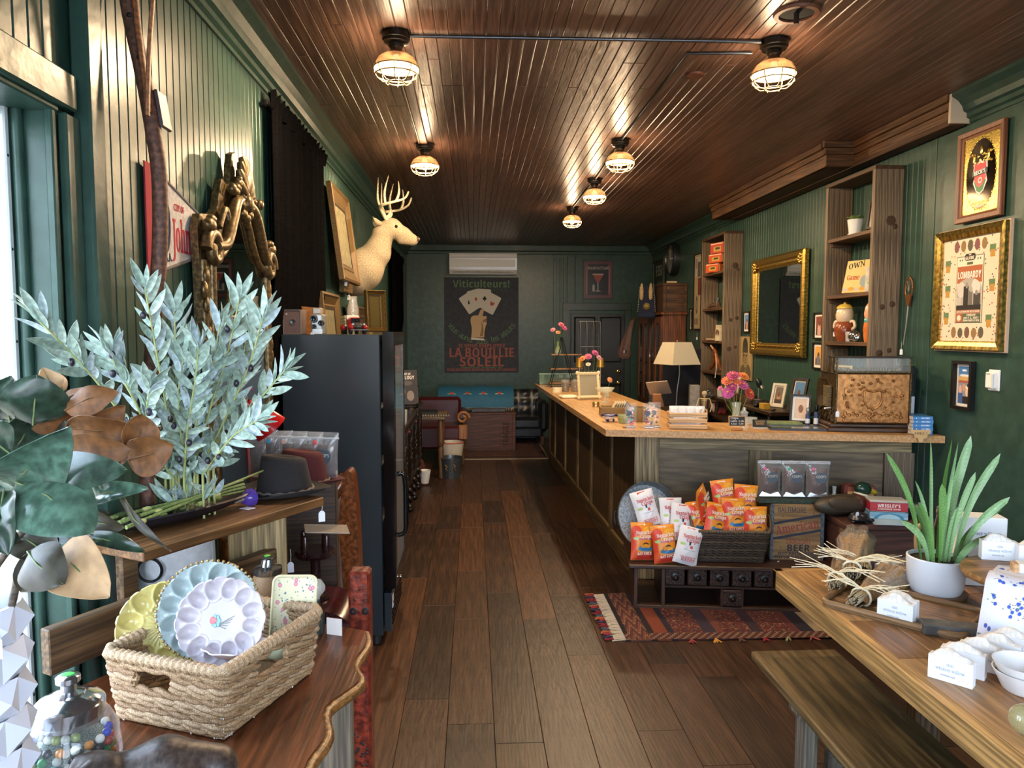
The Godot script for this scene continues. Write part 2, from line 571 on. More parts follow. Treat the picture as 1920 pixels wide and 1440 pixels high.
func trim_work():
	var green := paint()
	var s := g()
	crown(s, ZF, ZB, 1.0, XL)
	struct("trim_1", s, green)
	s = g()
	crown(s, ZF, -4.31, -1.0, XR)
	crown(s, -8.1, ZB, -1.0, XR)
	struct("trim_2", s, green)
	s = g()
	bb(s, XL, HC - 0.1, ZB, XR, HC, ZB + 0.05, 0.01)
	bb(s, XL, HC - 0.15, ZB, XR, HC - 0.1, ZB + 0.025, 0.008)
	struct("trim_3", s, green)
	# window in the left wall
	var w := struct("window_1", box(W(0.025, 1.9, 0.035), 0.006), pm("e9edee", 0.35), W(XL - 0.125, 1.4, -1.955))
	part(w, "sash_stile", box(W(0.02, 1.9, 0.02), 0.004), pm("dfe5e6", 0.4), W(0.012, 0, 0.005))
	for k in 8: part(w, "screw", sphere(W(0.002, 0.004, 0.004), 8, 4), pm("39434a", 0.4, 0.8), W(0.0225, -0.85 + k * 0.235, 0.006))
	part(w, "sash_stile", box(W(0.03, 1.9, 0.05), 0.006), pm("e9edee", 0.35), W(0, 0, 1.38))
	part(w, "sash_rail", box(W(0.03, 0.05, 1.4), 0.006), pm("e9edee", 0.35), W(0, 0.915, 0.69))
	part(w, "sash_rail", box(W(0.03, 0.07, 1.4), 0.006), pm("e9edee", 0.35), W(0, -0.9, 0.69))
	part(w, "pane", box(W(0.006, 1.85, 1.36)), glass("eef4f4", 0.06), W(-0.01, 0, 0.69))
	part(w, "jamb", box(W(0.11, 1.9, 0.03), 0.004), green, W(0.06, 0, -0.035))
	part(w, "stop_bead", bar([W(0, -0.94, 0), W(0, 0.94, 0)], 0.014, 8), green, W(0.038, 0, -0.012))
	part(w, "jamb", box(W(0.022, 1.9, 0.02), 0.004), green, W(0.115, 0, -0.018))
	part(w, "head_jamb", box(W(0.14, 0.03, 1.45), 0.004), green, W(0.06, 0.93, 0.69))
	part(w, "casing", box(W(0.025, 2.0, 0.07), 0.005), green, W(0.13, -0.08, -0.08))
	part(w, "pilaster", box(W(0.05, HC, 0.08), 0.006), green, W(0.145, HC / 2 - 1.4, -0.155))
	part(w, "head_casing", box(W(0.03, 0.095, 1.62), 0.006), green, W(0.135, 0.977, 0.72))
	part(w, "sill", box(W(0.2, 0.04, 1.6), 0.008), green, W(0.06, -0.96, 0.7))
	# wooden cornice on the right wall, stepping out over the shelves
	var oak := wood("3d2413", "7a5230", "z", 0.5)
	var oakx := wood("3d2413", "7a5230", "x", 0.5)
	var v := struct("trim_4", box(W(0.10, 0.03, 3.72), 0.003), wood("3a2415", "55361f", "z", 0.7), W(2.88, HC - 0.165, -6.16))
	for seg in [[2.84, -4.29, -5.43], [2.63, -5.43, -8.02]]:
		var l: float = seg[1] - seg[2]
		var zc: float = (seg[1] + seg[2]) / 2 - v.position.z
		for st in [[0.035, 0.0, -0.045], [0.015, -0.045, -0.09], [0.0, -0.09, -0.175]]:
			part(v, "fascia", box(W(0.03, st[1] - st[2], l), 0.003), oak, W(seg[0] - st[0] + 0.015 - v.position.x, HC + (st[1] + st[2]) / 2 - v.position.y, zc))
	for st in [[0.035, 0.0, -0.045], [0.015, -0.045, -0.09], [0.0, -0.09, -0.175]]:
		part(v, "return", box(W(0.22 + st[0], st[1] - st[2], 0.03), 0.003), oakx, W(2.735 - st[0] / 2 - v.position.x, HC + (st[1] + st[2]) / 2 - v.position.y, -5.43 + st[0] + 0.012 - v.position.z))
	part(v, "end_cap", box(W(0.13, 0.17, 0.02), 0.003), pm("c9b79c", 0.7), W(2.885 - v.position.x, HC - 0.088 - v.position.y, -4.285 - v.position.z))
	part(v, "return", box(W(0.3, 0.175, 0.03), 0.003), oakx, W(2.79 - v.position.x, HC - 0.088 - v.position.y, -8.03 - v.position.z))
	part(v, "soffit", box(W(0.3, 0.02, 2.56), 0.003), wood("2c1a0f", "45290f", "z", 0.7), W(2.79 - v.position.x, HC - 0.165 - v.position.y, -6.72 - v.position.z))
	# ceiling patch plates and the old light opening
	var dk := pm("2a1a13", 0.5)
	one("ceiling_plate", "small round brown cover plate on the ceiling beside the near right lamp", "cover plate", lat([V(0, -0.01), V(0.05, -0.01), V(0.055, 0), V(0, 0)], 20), mott("5b3020", "7a4630", 0.5), W(1.215, HC - 0.001, -4.05))
	var hole := thing("ceiling_rose", "dark round recess with rusty rim and bolt in ceiling", "ceiling rose", W(1.43, HC, -3.26))
	part(hole, "rim", lat([V(0.075, 0), V(0.075, -0.012), V(0.095, -0.012), V(0.1, 0)], 24), mott("6b3d28", "8a5236", 0.6))
	part(hole, "disc", lat([V(0, -0.004), V(0.075, -0.004)], 20), pm("0d0b0a", 0.9))
	part(hole, "bolt", bar([W(0, 0, 0), W(0, -0.05, 0)], 0.012, 8), dk)

func ceiling_lamps():
	var black := pm("15120f", 0.35, 0.3)
	var bronze := mott("3a2a20", "5a4330", 0.35, 0.7)
	var wire := pm("8d7a55", 0.35, 0.8)
	var glow := StandardMaterial3D.new()
	glow.albedo_color = Color("fff0cc")
	glow.emission_enabled = true
	glow.emission = Color("ffd9a0")
	glow.emission_energy_multiplier = 7.0
	var first: Node3D
	var spots := [[-0.357, -3.577, "brass cage ceiling lamp nearest the left wall, large in view"], [1.46, -3.569, "brass cage ceiling lamp at the near right end of the conduit"], [-0.357, -5.62, "brass cage ceiling lamp above the deer head's antlers, left row"], [1.083, -5.42, "brass cage ceiling lamp, second of the right row"], [1.122, -6.79, "brass cage ceiling lamp, third of the right row"], [1.123, -8.315, "smallest brass cage ceiling lamp, farthest in the right row"]]
	for sp in spots:
		var at := W(sp[0], HC, sp[1])
		if first == null:
			first = thing("ceiling_lamp", sp[2], "ceiling lamp", at, 0, "caged ceiling lamps")
			part(first, "canopy", lat([V(0, 0), V(0.066, 0), V(0.066, -0.03), V(0.058, -0.034), V(0.058, -0.044), V(0.036, -0.05), V(0.036, -0.062), V(0.032, -0.066)], 24), black)
			part(first, "neck", lat([V(0.032, -0.06), V(0.026, -0.075), V(0.03, -0.09), V(0.038, -0.095)], 20), bronze)
			part(first, "shade", lat([V(0.03, -0.09), V(0.06, -0.1), V(0.088, -0.12), V(0.102, -0.145), V(0.106, -0.158), V(0.109, -0.160), V(0.106, -0.163), V(0.099, -0.146), V(0.085, -0.123), V(0.058, -0.104), V(0.028, -0.095)], 28), glass("54402c", 0.75, 0.12))
			var s := g()
			for k in 8:
				var a := TAU * k / 8
				var p := []
				for t in [[0.106, -0.16], [0.104, -0.18], [0.09, -0.205], [0.065, -0.225], [0.04, -0.228]]: p.append(W(cos(a) * t[0], t[1], sin(a) * t[0]))
				tube(s, p, 0.0028, 6)
			for t in [[0.106, -0.162], [0.1, -0.193], [0.04, -0.228]]:
				var p := []
				for k in 25: p.append(W(cos(TAU * k / 24) * t[0], t[1], sin(TAU * k / 24) * t[0]))
				tube(s, p, 0.003, 6)
			part(first, "cage", s, wire)
			part(first, "bulb", lat([V(0.012, -0.1), V(0.015, -0.115), V(0.028, -0.14), V(0.03, -0.16), V(0.024, -0.18), V(0.01, -0.19), V(0, -0.191)], 16), glow)
		else:
			copy(first, sp[2], at)
		var l := OmniLight3D.new()
		l.name = "bulb_light"
		add_child(l, true)
		l.position = at + W(0, -0.155, 0)
		l.light_color = Color("ffdcb0")
		l.light_energy = 1.75
		l.light_size = 0.03
		l.omni_range = 14.0
		l.omni_attenuation = 2.0
		l.shadow_enabled = true
	var steel := pm("6d6f72", 0.3, 0.9)
	one("conduit", "grey metal conduit joining the two near ceiling lamps", "conduit", bar([W(-0.29, HC - 0.012, -3.577), W(1.39, HC - 0.012, -3.56)], 0.0085, 8), steel)
	one("conduit", "bent metal conduit running back along the right ceiling lamps", "conduit", bar([W(1.4, HC - 0.012, -3.70), W(1.083, HC - 0.012, -3.72), W(1.083, HC - 0.012, -5.36)], 0.0085, 8), steel)
	one("conduit", "conduit between the second and last lamps of the right row", "conduit", bar([W(1.09, HC - 0.012, -5.48), W(1.122, HC - 0.012, -6.73), W(1.123, HC - 0.012, -8.25)], 0.0085, 8), mott("45301f", "5b4230", 0.5))
	var cv := thing("conduit", "orange-brown wooden wire cover between the two left ceiling lamps", "conduit", W(-0.36, HC - 0.008, -4.6))
	part(cv, "cover", box(W(0.055, 0.016, 1.9), 0.004), wood("5a2d15", "7a4320", "z", 0.5))
	part(cv, "wire", bar([W(-0.034, -0.002, 0.95), W(-0.034, -0.002, -0.95)], 0.006, 6), pm("9a8f7c", 0.4, 0.6))

# a floor plan outline of (x, depth) pairs raised from y0 to y1
func plan(pl: Array, y0: float, y1: float) -> SurfaceTool:
	var s := g()
	go(0, 0, 0, -90)
	ext(s, pl, y0, y1)
	return s
func pine(axis := "y", o := 0) -> StandardMaterial3D:
	return wood("4c4032", "8d785e", axis, 0.6, o, 14.0)
func price_tag(at: Vector3, ry: float, label: String, drop := 0.06, tilt := 0.0):
	var t := thing("price_tag", label, "price tag", at, ry, "paper price tags")
	part(t, "string", bar([W(0, 0, 0), W(0.002, -drop * 0.5, 0.002), W(0, -drop, 0)], 0.0009, 5), pm("e9e6df", 0.9))
	var o := part(t, "card", slab([V(-0.011, 0), V(-0.005, 0.008), V(0.005, 0.008), V(0.011, 0), V(0.011, -0.03), V(-0.011, -0.03)], -0.0004, 0.0004), pm("e4e6f0", 0.8), W(0, -drop - 0.006, 0.001))
	o.rotation_degrees.z = tilt
	return t
# framed flat picture, facing +z in its own axes
func picture(c: String, label: String, cat: String, at: Vector3, rot: Vector3, w: float, h: float, pr: Array, fm: Material, face: Material, mat_w := 0.0, mat_m: Material = null, group := "") -> Node3D:
	var t := thing(c, label, cat, at, 0, group)
	t.rotation_degrees = rot
	var s := g()
	frame(s, w, h, pr)
	part(t, "frame", s, fm)
	if mat_w > 0.0: part(t, "mount", box(W(w, h, 0.003)), mat_m, W(0, 0, 0.002))
	part(t, "picture", slab([V(-w / 2 + mat_w, -h / 2 + mat_w), V(w / 2 - mat_w, -h / 2 + mat_w), V(w / 2 - mat_w, h / 2 - mat_w), V(-w / 2 + mat_w, h / 2 - mat_w)], 0.002, 0.005), face)
	return t
const THIN := [Vector2(0, 0), Vector2(0, 0.018), Vector2(0.014, 0.018), Vector2(0.014, 0)]
# a print made of soft coloured blocks: [x0, y0, x1, y1, hex] in parts of the picture, y down
func blocks(key: String, w: int, h: int, ground: String, list: Array, speck := 0.0) -> StandardMaterial3D:
	if mats.has(key): return mats[key]
	var im := Image.create(w, h, false, Image.FORMAT_RGB8)
	im.fill(Color(ground))
	for b in list:
		if b.size() > 5:
			var cx: float = (b[0] + b[2]) / 2 * w
			var cy: float = (b[1] + b[3]) / 2 * h
			var rx: float = (b[2] - b[0]) / 2 * w
			var ry: float = (b[3] - b[1]) / 2 * h
			for y in range(max(0, int(cy - ry)), min(h, int(cy + ry) + 1)):
				for x in range(max(0, int(cx - rx)), min(w, int(cx + rx) + 1)):
					if pow((x - cx) / rx, 2) + pow((y - cy) / ry, 2) < 1.0: im.set_pixel(x, y, Color(b[4]))
		else:
			im.fill_rect(Rect2i(int(b[0] * w), int(b[1] * h), max(1, int((b[2] - b[0]) * w)), max(1, int((b[3] - b[1]) * h))), Color(b[4]))
	if speck > 0.0:
		for i in int(w * h * 0.5):
			var x := rng.randi() % w
			var y := rng.randi() % h
			im.set_pixel(x, y, im.get_pixel(x, y).lightened(rng.randf() * speck) if rng.randf() < 0.5 else im.get_pixel(x, y).darkened(rng.randf() * speck))
	return printed(key, im)

func counter():
	var t := thing("service_counter", "wood panelled L-shaped service counter with upright battens", "counter", W(1.129, 0, -5.03))
	var dark := wood("2b1e12", "57411f", "y", 0.6, 1, 5.0)
	var ply := wood("544430", "7a664a", "x", 0.5, 2, 3.0)
	var fr := Basis(Vector3.UP, deg_to_rad(-10.6))
	var fp := func(c: String, x0: float, x1: float, y0: float, y1: float, z0: float, z1: float, m: Material):
		part(t, c, box(W(x1 - x0, y1 - y0, z1 - z0), 0.003), m, fr * W((x0 + x1) / 2, (y0 + y1) / 2, (z0 + z1) / 2), W(0, -10.6, 0))
	fp.call("front_panel", 0.02, 1.83, 0.0, 1.055, -0.05, -0.025, ply)
	fp.call("corner_post", 0.0, 0.17, 0.0, 1.055, -0.06, 0.0, wood("6e5a3c", "b89c6e", "y", 0.55, 3, 7.0))
	fp.call("top_rail", 0.17, 1.83, 0.935, 1.055, -0.025, 0.0, wood("66563c", "a89268", "x", 0.55, 4, 7.0))
	fp.call("end_post", 1.66, 1.85, 0.0, 0.94, -0.025, 0.002, pine("y", 2))
	fp.call("stile", 0.78, 0.93, 0.1, 0.935, -0.025, -0.004, wood("5c4a30", "8d7852", "y", 0.55, 3, 7.0))
	fp.call("base_rail", 0.17, 1.66, 0.0, 0.12, -0.025, 0.0, pine("x", 5))
	# the long side towards the aisle
	var ang := 1.309
	var sb := Basis(Vector3.UP, deg_to_rad(90.0 + ang))
	var sp := func(c: String, d0: float, d1: float, y0: float, y1: float, o0: float, o1: float, m: Material):
		# d along the side from the corner, o outwards (towards the aisle)
		var at := W(-(d0 + d1) / 2 * sin(deg_to_rad(ang)) - (o0 + o1) / 2, (y0 + y1) / 2, -(d0 + d1) / 2 * cos(deg_to_rad(ang)))
		part(t, c, box(W(d1 - d0, y1 - y0, absf(o1 - o0)), 0.003), m, at, W(0, 90.0 + ang, 0))
	var cuts := [0.0, 0.83, 1.72, 2.5, 3.36, 4.24, 4.77]
	for i in 6: sp.call("side_panel", cuts[i], cuts[i + 1], 0.0, 1.055, -0.05, -0.025, wood("2f2214", "5b4527", "y", 0.6, i, 4.0))
	for i in range(1, 6): sp.call("batten", cuts[i] - 0.035, cuts[i] + 0.035, 0.13, 1.055, -0.025, -0.004, wood("3f3020", "8a7048", "y", 0.6, i + 7, 12.0))
	sp.call("batten", 4.70, 4.77, 0.0, 1.055, -0.025, 0.0, dark)
	sp.call("baseboard", 0.0, 4.77, 0.0, 0.13, -0.025, 0.0, wood("3a2b19", "6b5330", "x", 0.6, 1, 6.0))
	sp.call("baseboard_cap", 0.0, 4.77, 0.13, 0.142, -0.025, -0.006, wood("6b5637", "9a8055", "x", 0.6, 1, 6.0))
	# the inner side
	part(t, "inner_panel", box(W(0.03, 1.05, 3.7)), dark, W(0.36, 0.527, -2.4))
	var oak := wood("9c7442", "c79b64", "z", 0.35, 0, 5.0)
	one("worktop", "honey-coloured L-shaped plank worktop of the service counter", "worktop", plan([V(0.878, 4.78), V(2.94, 4.375), V(2.94, 4.88), V(1.6, 5.16), V(1.47, 9.15), V(0.769, 9.15)], 1.056, 1.1), oak)

func tall_shelf(label: String, z0: float, z1: float, top: float, ys: Array):
	var t := thing("plank_shelf", label, "shelf", W(2.845, 0, (z0 + z1) / 2), 0, "tall plank shelves on the right wall")
	var h := (z0 - z1) / 2
	part(t, "side_plank", box(W(0.205, top - 0.02, 0.036), 0.003, W(0, top / 2, 0)), pine("y", 1), W(0, 0, h - 0.018))
	part(t, "side_plank", box(W(0.2, top - 0.02, 0.036), 0.003, W(0, top / 2, 0)), pine("y", 6), W(0, 0, -h + 0.018))
	part(t, "top_board", box(W(0.205, 0.03, 2 * h), 0.003), wood("3a2616", "5a3f28", "z", 0.6), W(0, top, 0))
	for y in ys:
		part(t, "shelf_board", box(W(0.19, 0.028, 2 * h - 0.075), 0.003), wood("3a2616", "6a4a2e", "z", 0.6), W(0.004, y - 0.014, 0))
		for e in [-1, 1]: part(t, "cleat", box(W(0.15, 0.03, 0.02), 0.002), wood("3a2616", "6a4a2e", "x", 0.6), W(0.01, y - 0.045, e * (h - 0.048)))
	# knots in the near plank
	for k in [[0.02, top - 0.36, 0.035], [0.05, top - 0.40, 0.02], [-0.02, top - 0.95, 0.02], [0.05, top - 0.93, 0.022], [-0.03, top - 1.27, 0.026], [0.04, top - 1.25, 0.018]]:
		part(t, "knot", lat([V(0, 0.0012), V(k[2] * 0.55, 0.001), V(k[2] * 0.6, 0.0004), V(k[2], 0)], 14), mott("2a1c11", "5b4128", 0.6, 0, 20.0), W(k[0], k[1], h + 0.0002), W(90, 0, 0))
	return t

func right_furniture():
	tall_shelf("tall plank shelf unit nearest the street, right wall", -4.932, -5.636, 2.87, [2.46, 2.03, 1.675, 1.25])
	tall_shelf("tall plank shelf unit beyond the gilt mirror, right wall", -7.915, -8.723, 2.83, [2.43, 2.02, 1.645, 1.29])
	# gilt wall mirror
	var gold := mott("8a6a24", "d8b45c", 0.28, 0.9, 8.0, 0.3)
	var t := thing("wall_mirror", "large rectangular mirror in a gilt frame between plank shelves", "mirror", W(2.93, 2.0, -6.9), 0)
	t.rotation_degrees = W(0, -90, 0)
	var s := g()
	frame(s, 0.98, 0.72, [V(0, 0), V(0.0, 0.012), V(0.02, 0.018), V(0.03, 0.03), V(0.05, 0.026), V(0.07, 0.045), V(0.1, 0.05), V(0.12, 0.035), V(0.12, 0)])
	part(t, "frame", s, gold)
	for sx in [-1, 1]:
		for sy in [-1, 1]:
			s = g()
			for k in 7: ball(s, W(cos(k * 0.9) * 0.035, sin(k * 0.9) * 0.035, 0.04), W(0.016, 0.022, 0.014), 8, 6)
			ball(s, W(0, 0, 0.045), W(0.02, 0.02, 0.014), 8, 6)
			part(t, "corner_ornament", s, gold, W(sx * 0.53, sy * 0.40, 0))
	part(t, "glass", box(W(0.98, 0.72, 0.006)), pm("cfd6d2", 0.02, 1.0), W(0, 0, 0.006))
	# glazed hutch at the back
	var chest := wood("4a2411", "7d4a26", "y", 0.45, 1, 5.0)
	t = thing("glazed_hutch", "tall brown hutch with arched glass doors in the back corner", "cabinet", W(2.77, 0, -10.68))
	part(t, "side", box(W(0.33, 2.0, 0.03), 0.004, W(0, 1.0, 0)), chest, W(0, 0, 0.70))
	part(t, "side", box(W(0.33, 2.0, 0.03), 0.004, W(0, 1.0, 0)), chest, W(0, 0, -0.70))
	part(t, "back", box(W(0.02, 2.0, 1.4), 0.0, W(0.15, 1.0, 0)), chest)
	part(t, "top", box(W(0.37, 0.04, 1.5), 0.008), chest, W(-0.01, 2.0, 0))
	for y in [0.1, 0.7, 1.1, 1.5]: part(t, "shelf", box(W(0.3, 0.02, 1.36)), chest, W(0, y, 0))
	for k in 4:
		var dz := 0.52 - k * 0.345
		s = g()
		go(-0.165, 0, dz, 0, -90)
		frame(s, 0.23, 1.15, [V(0, 0), V(0, 0.02), V(0.055, 0.02), V(0.055, 0)])
		var dr := part(t, "door", s, chest, W(0, 1.33, 0))
		s = g()
		go(-0.165, 0, dz, 0, -90)
		var ar := [V(-0.115, 0.575), V(-0.115, 0.45)]
		ar.append_array(arc(0, 0.45, 0.115, 0.1, 180, 0, 10))
		ar.append_array([V(0.115, 0.575)])
		ext(s, ar, 0.002, 0.018)
		part(dr, "arch", s, chest)
		s = g()
		go(-0.172, 0, dz, 0, -90)
		bx(s, W(0.23, 1.15, 0.004))
		part(dr, "pane", s, glass("20282a", 0.35))
		s = g()
		go(-0.165, -0.05, dz, 0, -90)
		bx(s, W(0.23, 0.02, 0.018), Vector3.ZERO, 0.003)
		part(dr, "glazing_bar", s, chest)
	part(t, "front_base", box(W(0.03, 0.72, 1.4), 0.005), chest, W(-0.16, 0.36, 0))
	price_tag(W(2.575, 1.45, -10.55), -60, "white price tag on the hutch door", 0.03)
	# trunk on the hutch
	t = thing("storage_chest", "weathered panelled wooden chest on top of the hutch", "chest", W(2.78, 2.022, -10.2))
	var tw := wood("33200f", "5c3f26", "x", 0.6, 3, 5.0)
	part(t, "body", box(W(0.33, 0.36, 0.42), 0.006, W(0, 0.18, 0)), tw)
	for e in [-0.145, 0.145]: part(t, "strap", box(W(0.045, 0.36, 0.012), 0.003, W(0, 0.18, 0)), tw, W(e, 0, 0.215))
	part(t, "lid", box(W(0.345, 0.04, 0.44), 0.006), tw, W(0, 0.38, 0))
	for p in [[0.15, 0.03], [0.15, 0.3], [-0.1, 0.33]]: part(t, "rivet", sphere(W(0.009, 0.009, 0.006), 8, 5), pm("b9a77c", 0.3, 0.9), W(p[0], p[1], 0.222))
	one("paper_roll", "pale rolled paper lying on the chest on the hutch", "paper roll", bar([W(-0.05, 0, 0), W(0.09, 0, 0)], 0.016, 10), pm("d9c39a", 0.7), W(2.74, 2.437, -10.1))
	# fringed bag hanging at the corner of the hutch
	t = thing("fringed_banner", "navy fringed banner with tan feathers hung at the hutch corner", "banner", W(2.46, 2.02, -10.3))
	t.rotation_degrees.y = -25
	part(t, "cloth", slab([V(-0.12, 0), V(0.12, 0), V(0.09, 0.42), V(-0.07, 0.34)], -0.008, 0.008), pm("141d36", 0.9))
	part(t, "pocket", box(W(0.25, 0.09, 0.05), 0.02), pm("19233c", 0.9), W(0, -0.03, 0))
	for e in [-0.07, 0.06]: part(t, "feather", lat([V(0, -0.1), V(0.026, -0.06), V(0.03, 0.05), V(0.015, 0.14), V(0, 0.16)], 10), mott("8d744c", "c7ab78", 0.8, 0, 9.0), W(e, 0.26, 0.02))
	s = g()
	for k in 15:
		ball(s, W(-0.125 + k * 0.002, 0.02 + k * 0.024, 0.01), W(0.006, 0.006, 0.006), 6, 4)
		ball(s, W(0.125 - k * 0.002, 0.02 + k * 0.027, 0.01), W(0.006, 0.006, 0.006), 6, 4)
	part(t, "beads", s, pm("cfc8b4", 0.7))
	part(t, "medallion", lat([V(0, 0), V(0.05, 0), V(0.03, 0.02), V(0, 0.03)], 12), mott("6e5a30", "a08a4c", 0.5, 0.3, 9.0), W(0, 0.09, 0.012), W(90, 0, 0))
	# sign, clock, long sketch crate
	t = thing("wall_sign", "grey fish sign with pale letters beside the round wall clock", "sign", W(2.93, 2.50, -11.45))
	t.rotation_degrees.y = -90
	part(t, "board", box(W(0.62, 0.72, 0.02), 0.004), pm("2a332f", 0.7))
	s = g()
	frame(s, 0.6, 0.7, [V(0, 0), V(0, 0.03), V(0.03, 0.03), V(0.03, 0)])
	part(t, "frame", s, pm("3a443f", 0.7))
	txt(t, "FISH", 0.17, pm("8b918a", 0.7), W(0.06, 0.2, 0.012), Vector3.ZERO, 0.42)
	part(t, "fish", slab([V(-0.2, -0.06), V(-0.1, 0.02), V(0.05, 0.05), V(0.15, 0.0), V(0.22, 0.06), V(0.22, -0.08), V(0.15, -0.03), V(0.03, -0.08)], 0.011, 0.014), pm("56605a", 0.7))
	txt(t, "LITTERS", 0.11, pm("8b918a", 0.7), W(0.02, -0.24, 0.012), Vector3.ZERO, 0.45)
	t = thing("wall_clock", "round dark wall clock with steel rim high on right wall", "clock", W(2.95, 2.80, -10.57))
	t.rotation_degrees = W(0, 0, 90)
	part(t, "rim", lat([V(0.15, 0), V(0.235, 0.0), V(0.24, 0.06), V(0.235, 0.1), V(0.215, 0.11), V(0.205, 0.09)], 36), pm("4d4f50", 0.35, 0.8))
	part(t, "dial", lat([V(0, 0.085), V(0.21, 0.085)], 30), pm("241a15", 0.3))
	part(t, "glass", lat([V(0, 0.098), V(0.12, 0.096), V(0.207, 0.09)], 30), glass("ffffff", 0.08))
	s = g()
	bb(s, 0.0, 0.09, -0.006, 0.13, 0.094, 0.006)
	bb(s, -0.008, 0.09, 0.0, 0.008, 0.094, 0.17)
	part(t, "hands", s, pm("d7d2c4", 0.4))
	t = picture("long_print", "tall narrow print in black frame behind the far plank shelf", "framed print", W(2.935, 2.27, -9.45), W(0, -90, 0), 0.3, 0.96, THIN, pm("15110d", 0.5), blocks("longp", 64, 200, "a99878", [[0.1, 0.03, 0.9, 0.3, "b9b2a4"], [0.15, 0.05, 0.4, 0.18, "8d8779"], [0.45, 0.1, 0.85, 0.3, "5c554c"], [0.5, 0.32, 0.95, 0.55, "74322a"], [0.2, 0.55, 0.5, 0.8, "5a4b34", 1], [0.3, 0.6, 0.4, 0.75, "a99878", 1], [0.1, 0.86, 0.2, 0.95, "4a3d2b"], [0.3, 0.86, 0.4, 0.95, "4a3d2b"], [0.5, 0.86, 0.6, 0.95, "4a3d2b"]], 0.1))
	price_tag(W(2.92, 1.74, -9.42), -60, "white price tag under the tall narrow print", 0.06)

func wall_pictures():
	var gold := mott("8a6a24", "dcbc66", 0.25, 0.9, 6.0, 0.15)
	var black := pm("0e0d0c", 0.4)
	var white := pm("e8e6e0", 0.7)
	# beer mirror sign
	var t := thing("beer_sign", "gold and black beer mirror sign with red crest, wood frame", "framed sign", W(2.935, 2.66, -4.142))
	t.rotation_degrees = W(0, -90, 0)
	var s := g()
	frame(s, 0.30, 0.44, [V(0, 0), V(0, 0.01), V(0.012, 0.014), V(0.016, 0.022), V(0.04, 0.024), V(0.044, 0.018), V(0.044, 0)])
	part(t, "frame", s, wood("5a3018", "8d5632", "y", 0.4, 0, 12.0))
	var foil := mott("a8842a", "ffe07a", 0.18, 1.0, 14.0, 0.6)
	part(t, "gold_ground", box(W(0.30, 0.44, 0.004)), foil, W(0, 0, 0.004))
	s = g()
	ext(s, arc(0, 0, 0.122, 0.2, 0, 350, 35), 0.0062, 0.0075)
	part(t, "mirror_oval", s, pm("2e2418", 0.08, 0.85))
	s = g()
	for k in 40:
		var a := TAU * k / 40
		ball(s, W(cos(a) * 0.124, sin(a) * 0.203, 0.007), W(0.006, 0.008, 0.002), 6, 4)
	part(t, "gilt_border", s, foil)
	s = g()
	for k in 26: ball(s, W(rng.randf_range(-0.09, 0.09), 0.075 + rng.randf_range(-0.02, 0.05) * (1.2 - absf(rng.randf() - 0.5)), 0.008), W(0.012, 0.009, 0.003), 6, 4)
	ball(s, W(0, 0.135, 0.008), W(0.014, 0.03, 0.004), 8, 6)
	for e in [-0.06, 0.06]: ball(s, W(e, 0.1, 0.008), W(0.012, 0.035, 0.004), 8, 6)
	part(t, "gilt_hops", s, foil)
	var shield := [V(-0.045, 0.065), V(-0.02, 0.055), V(0, 0.065), V(0.02, 0.055), V(0.045, 0.065), V(0.05, 0.02), V(0.04, -0.005), V(0.05, -0.04), V(0.025, -0.085), V(0, -0.1), V(-0.025, -0.085), V(-0.05, -0.04), V(-0.04, -0.005), V(-0.05, 0.02)]
	var bigger := []
	for p in shield: bigger.append(p * 1.18)
	part(t, "crest_border", slab(bigger, 0.008, 0.0095), pm("dfe3df", 0.4))
	part(t, "crest_green", slab([V(-0.05, -0.04), V(0.05, -0.04), V(0.025, -0.095), V(0, -0.108), V(-0.025, -0.095)], 0.0095, 0.0105), pm("1e7a3a", 0.4))
	var red := []
	for p in shield: red.append(V(p.x, p.y * 0.85 + 0.008))
	part(t, "crest", slab(red, 0.0105, 0.0115), pm("c8202c", 0.35))
	part(t, "key", lat([V(0.01, 0), V(0.018, 0.002), V(0.01, 0.002)], 14), pm("f0c9c4", 0.4), W(0.005, -0.038, 0.0115), W(90, 0, 0))
	part(t, "name_band", box(W(0.13, 0.03, 0.003), 0.001), pm("0d0d0d", 0.4), W(0, 0.008, 0.013), W(0, 0, 4))
	txt(t, "BECK'S", 0.024, pm("f4f4f0", 0.5), W(0, 0.008, 0.0145), W(0, 0, 4), 0.095)
	txt(t, "GERMAN IMPORT", 0.018, foil, W(0, -0.165, 0.008), Vector3.ZERO, 0.12, false, true)
	# concert poster with playing cards
	t = thing("concert_poster", "framed concert poster in wide gold frame with playing-card border", "framed poster", W(2.935, 2.0, -4.197))
	t.rotation_degrees = W(0, -90, 0)
	s = g()
	frame(s, 0.50, 0.61, [V(0, 0), V(0, 0.018), V(0.008, 0.022), V(0.03, 0.03), V(0.05, 0.034), V(0.056, 0.03), V(0.056, 0)])
	part(t, "frame", s, gold)
	s = g()
	frame(s, 0.585, 0.70, [V(0, 0), V(0, 0.02), V(0.018, 0.02), V(0.018, 0)])
	part(t, "stretcher", s, pm("d8b89a", 0.7), W(0.0, 0.0, -0.016))
	var list := []
	var suits := ["b03a34", "2c2a28", "c9453a", "3a3634"]
	for k in 150:
		var x := rng.randf()
		var y := rng.randf()
		if x > 0.26 and x < 0.74 and y > 0.17 and y < 0.84: continue
		list.append([x, y, x + 0.018, y + 0.014, suits[rng.randi() % 4], 1])
	for k in 5: list.append([0.2 + k * 0.12, 0.86 + 0.01 * (k % 2), 0.29 + k * 0.12, 0.97, ["8a6a44", "57503f", "6d4a3a"][k % 3], 1])
	for k in 5: list.append([0.2 + k * 0.12, 0.02, 0.29 + k * 0.12, 0.13, ["7a4a4c", "8a6a44", "57503f"][k % 3], 1])
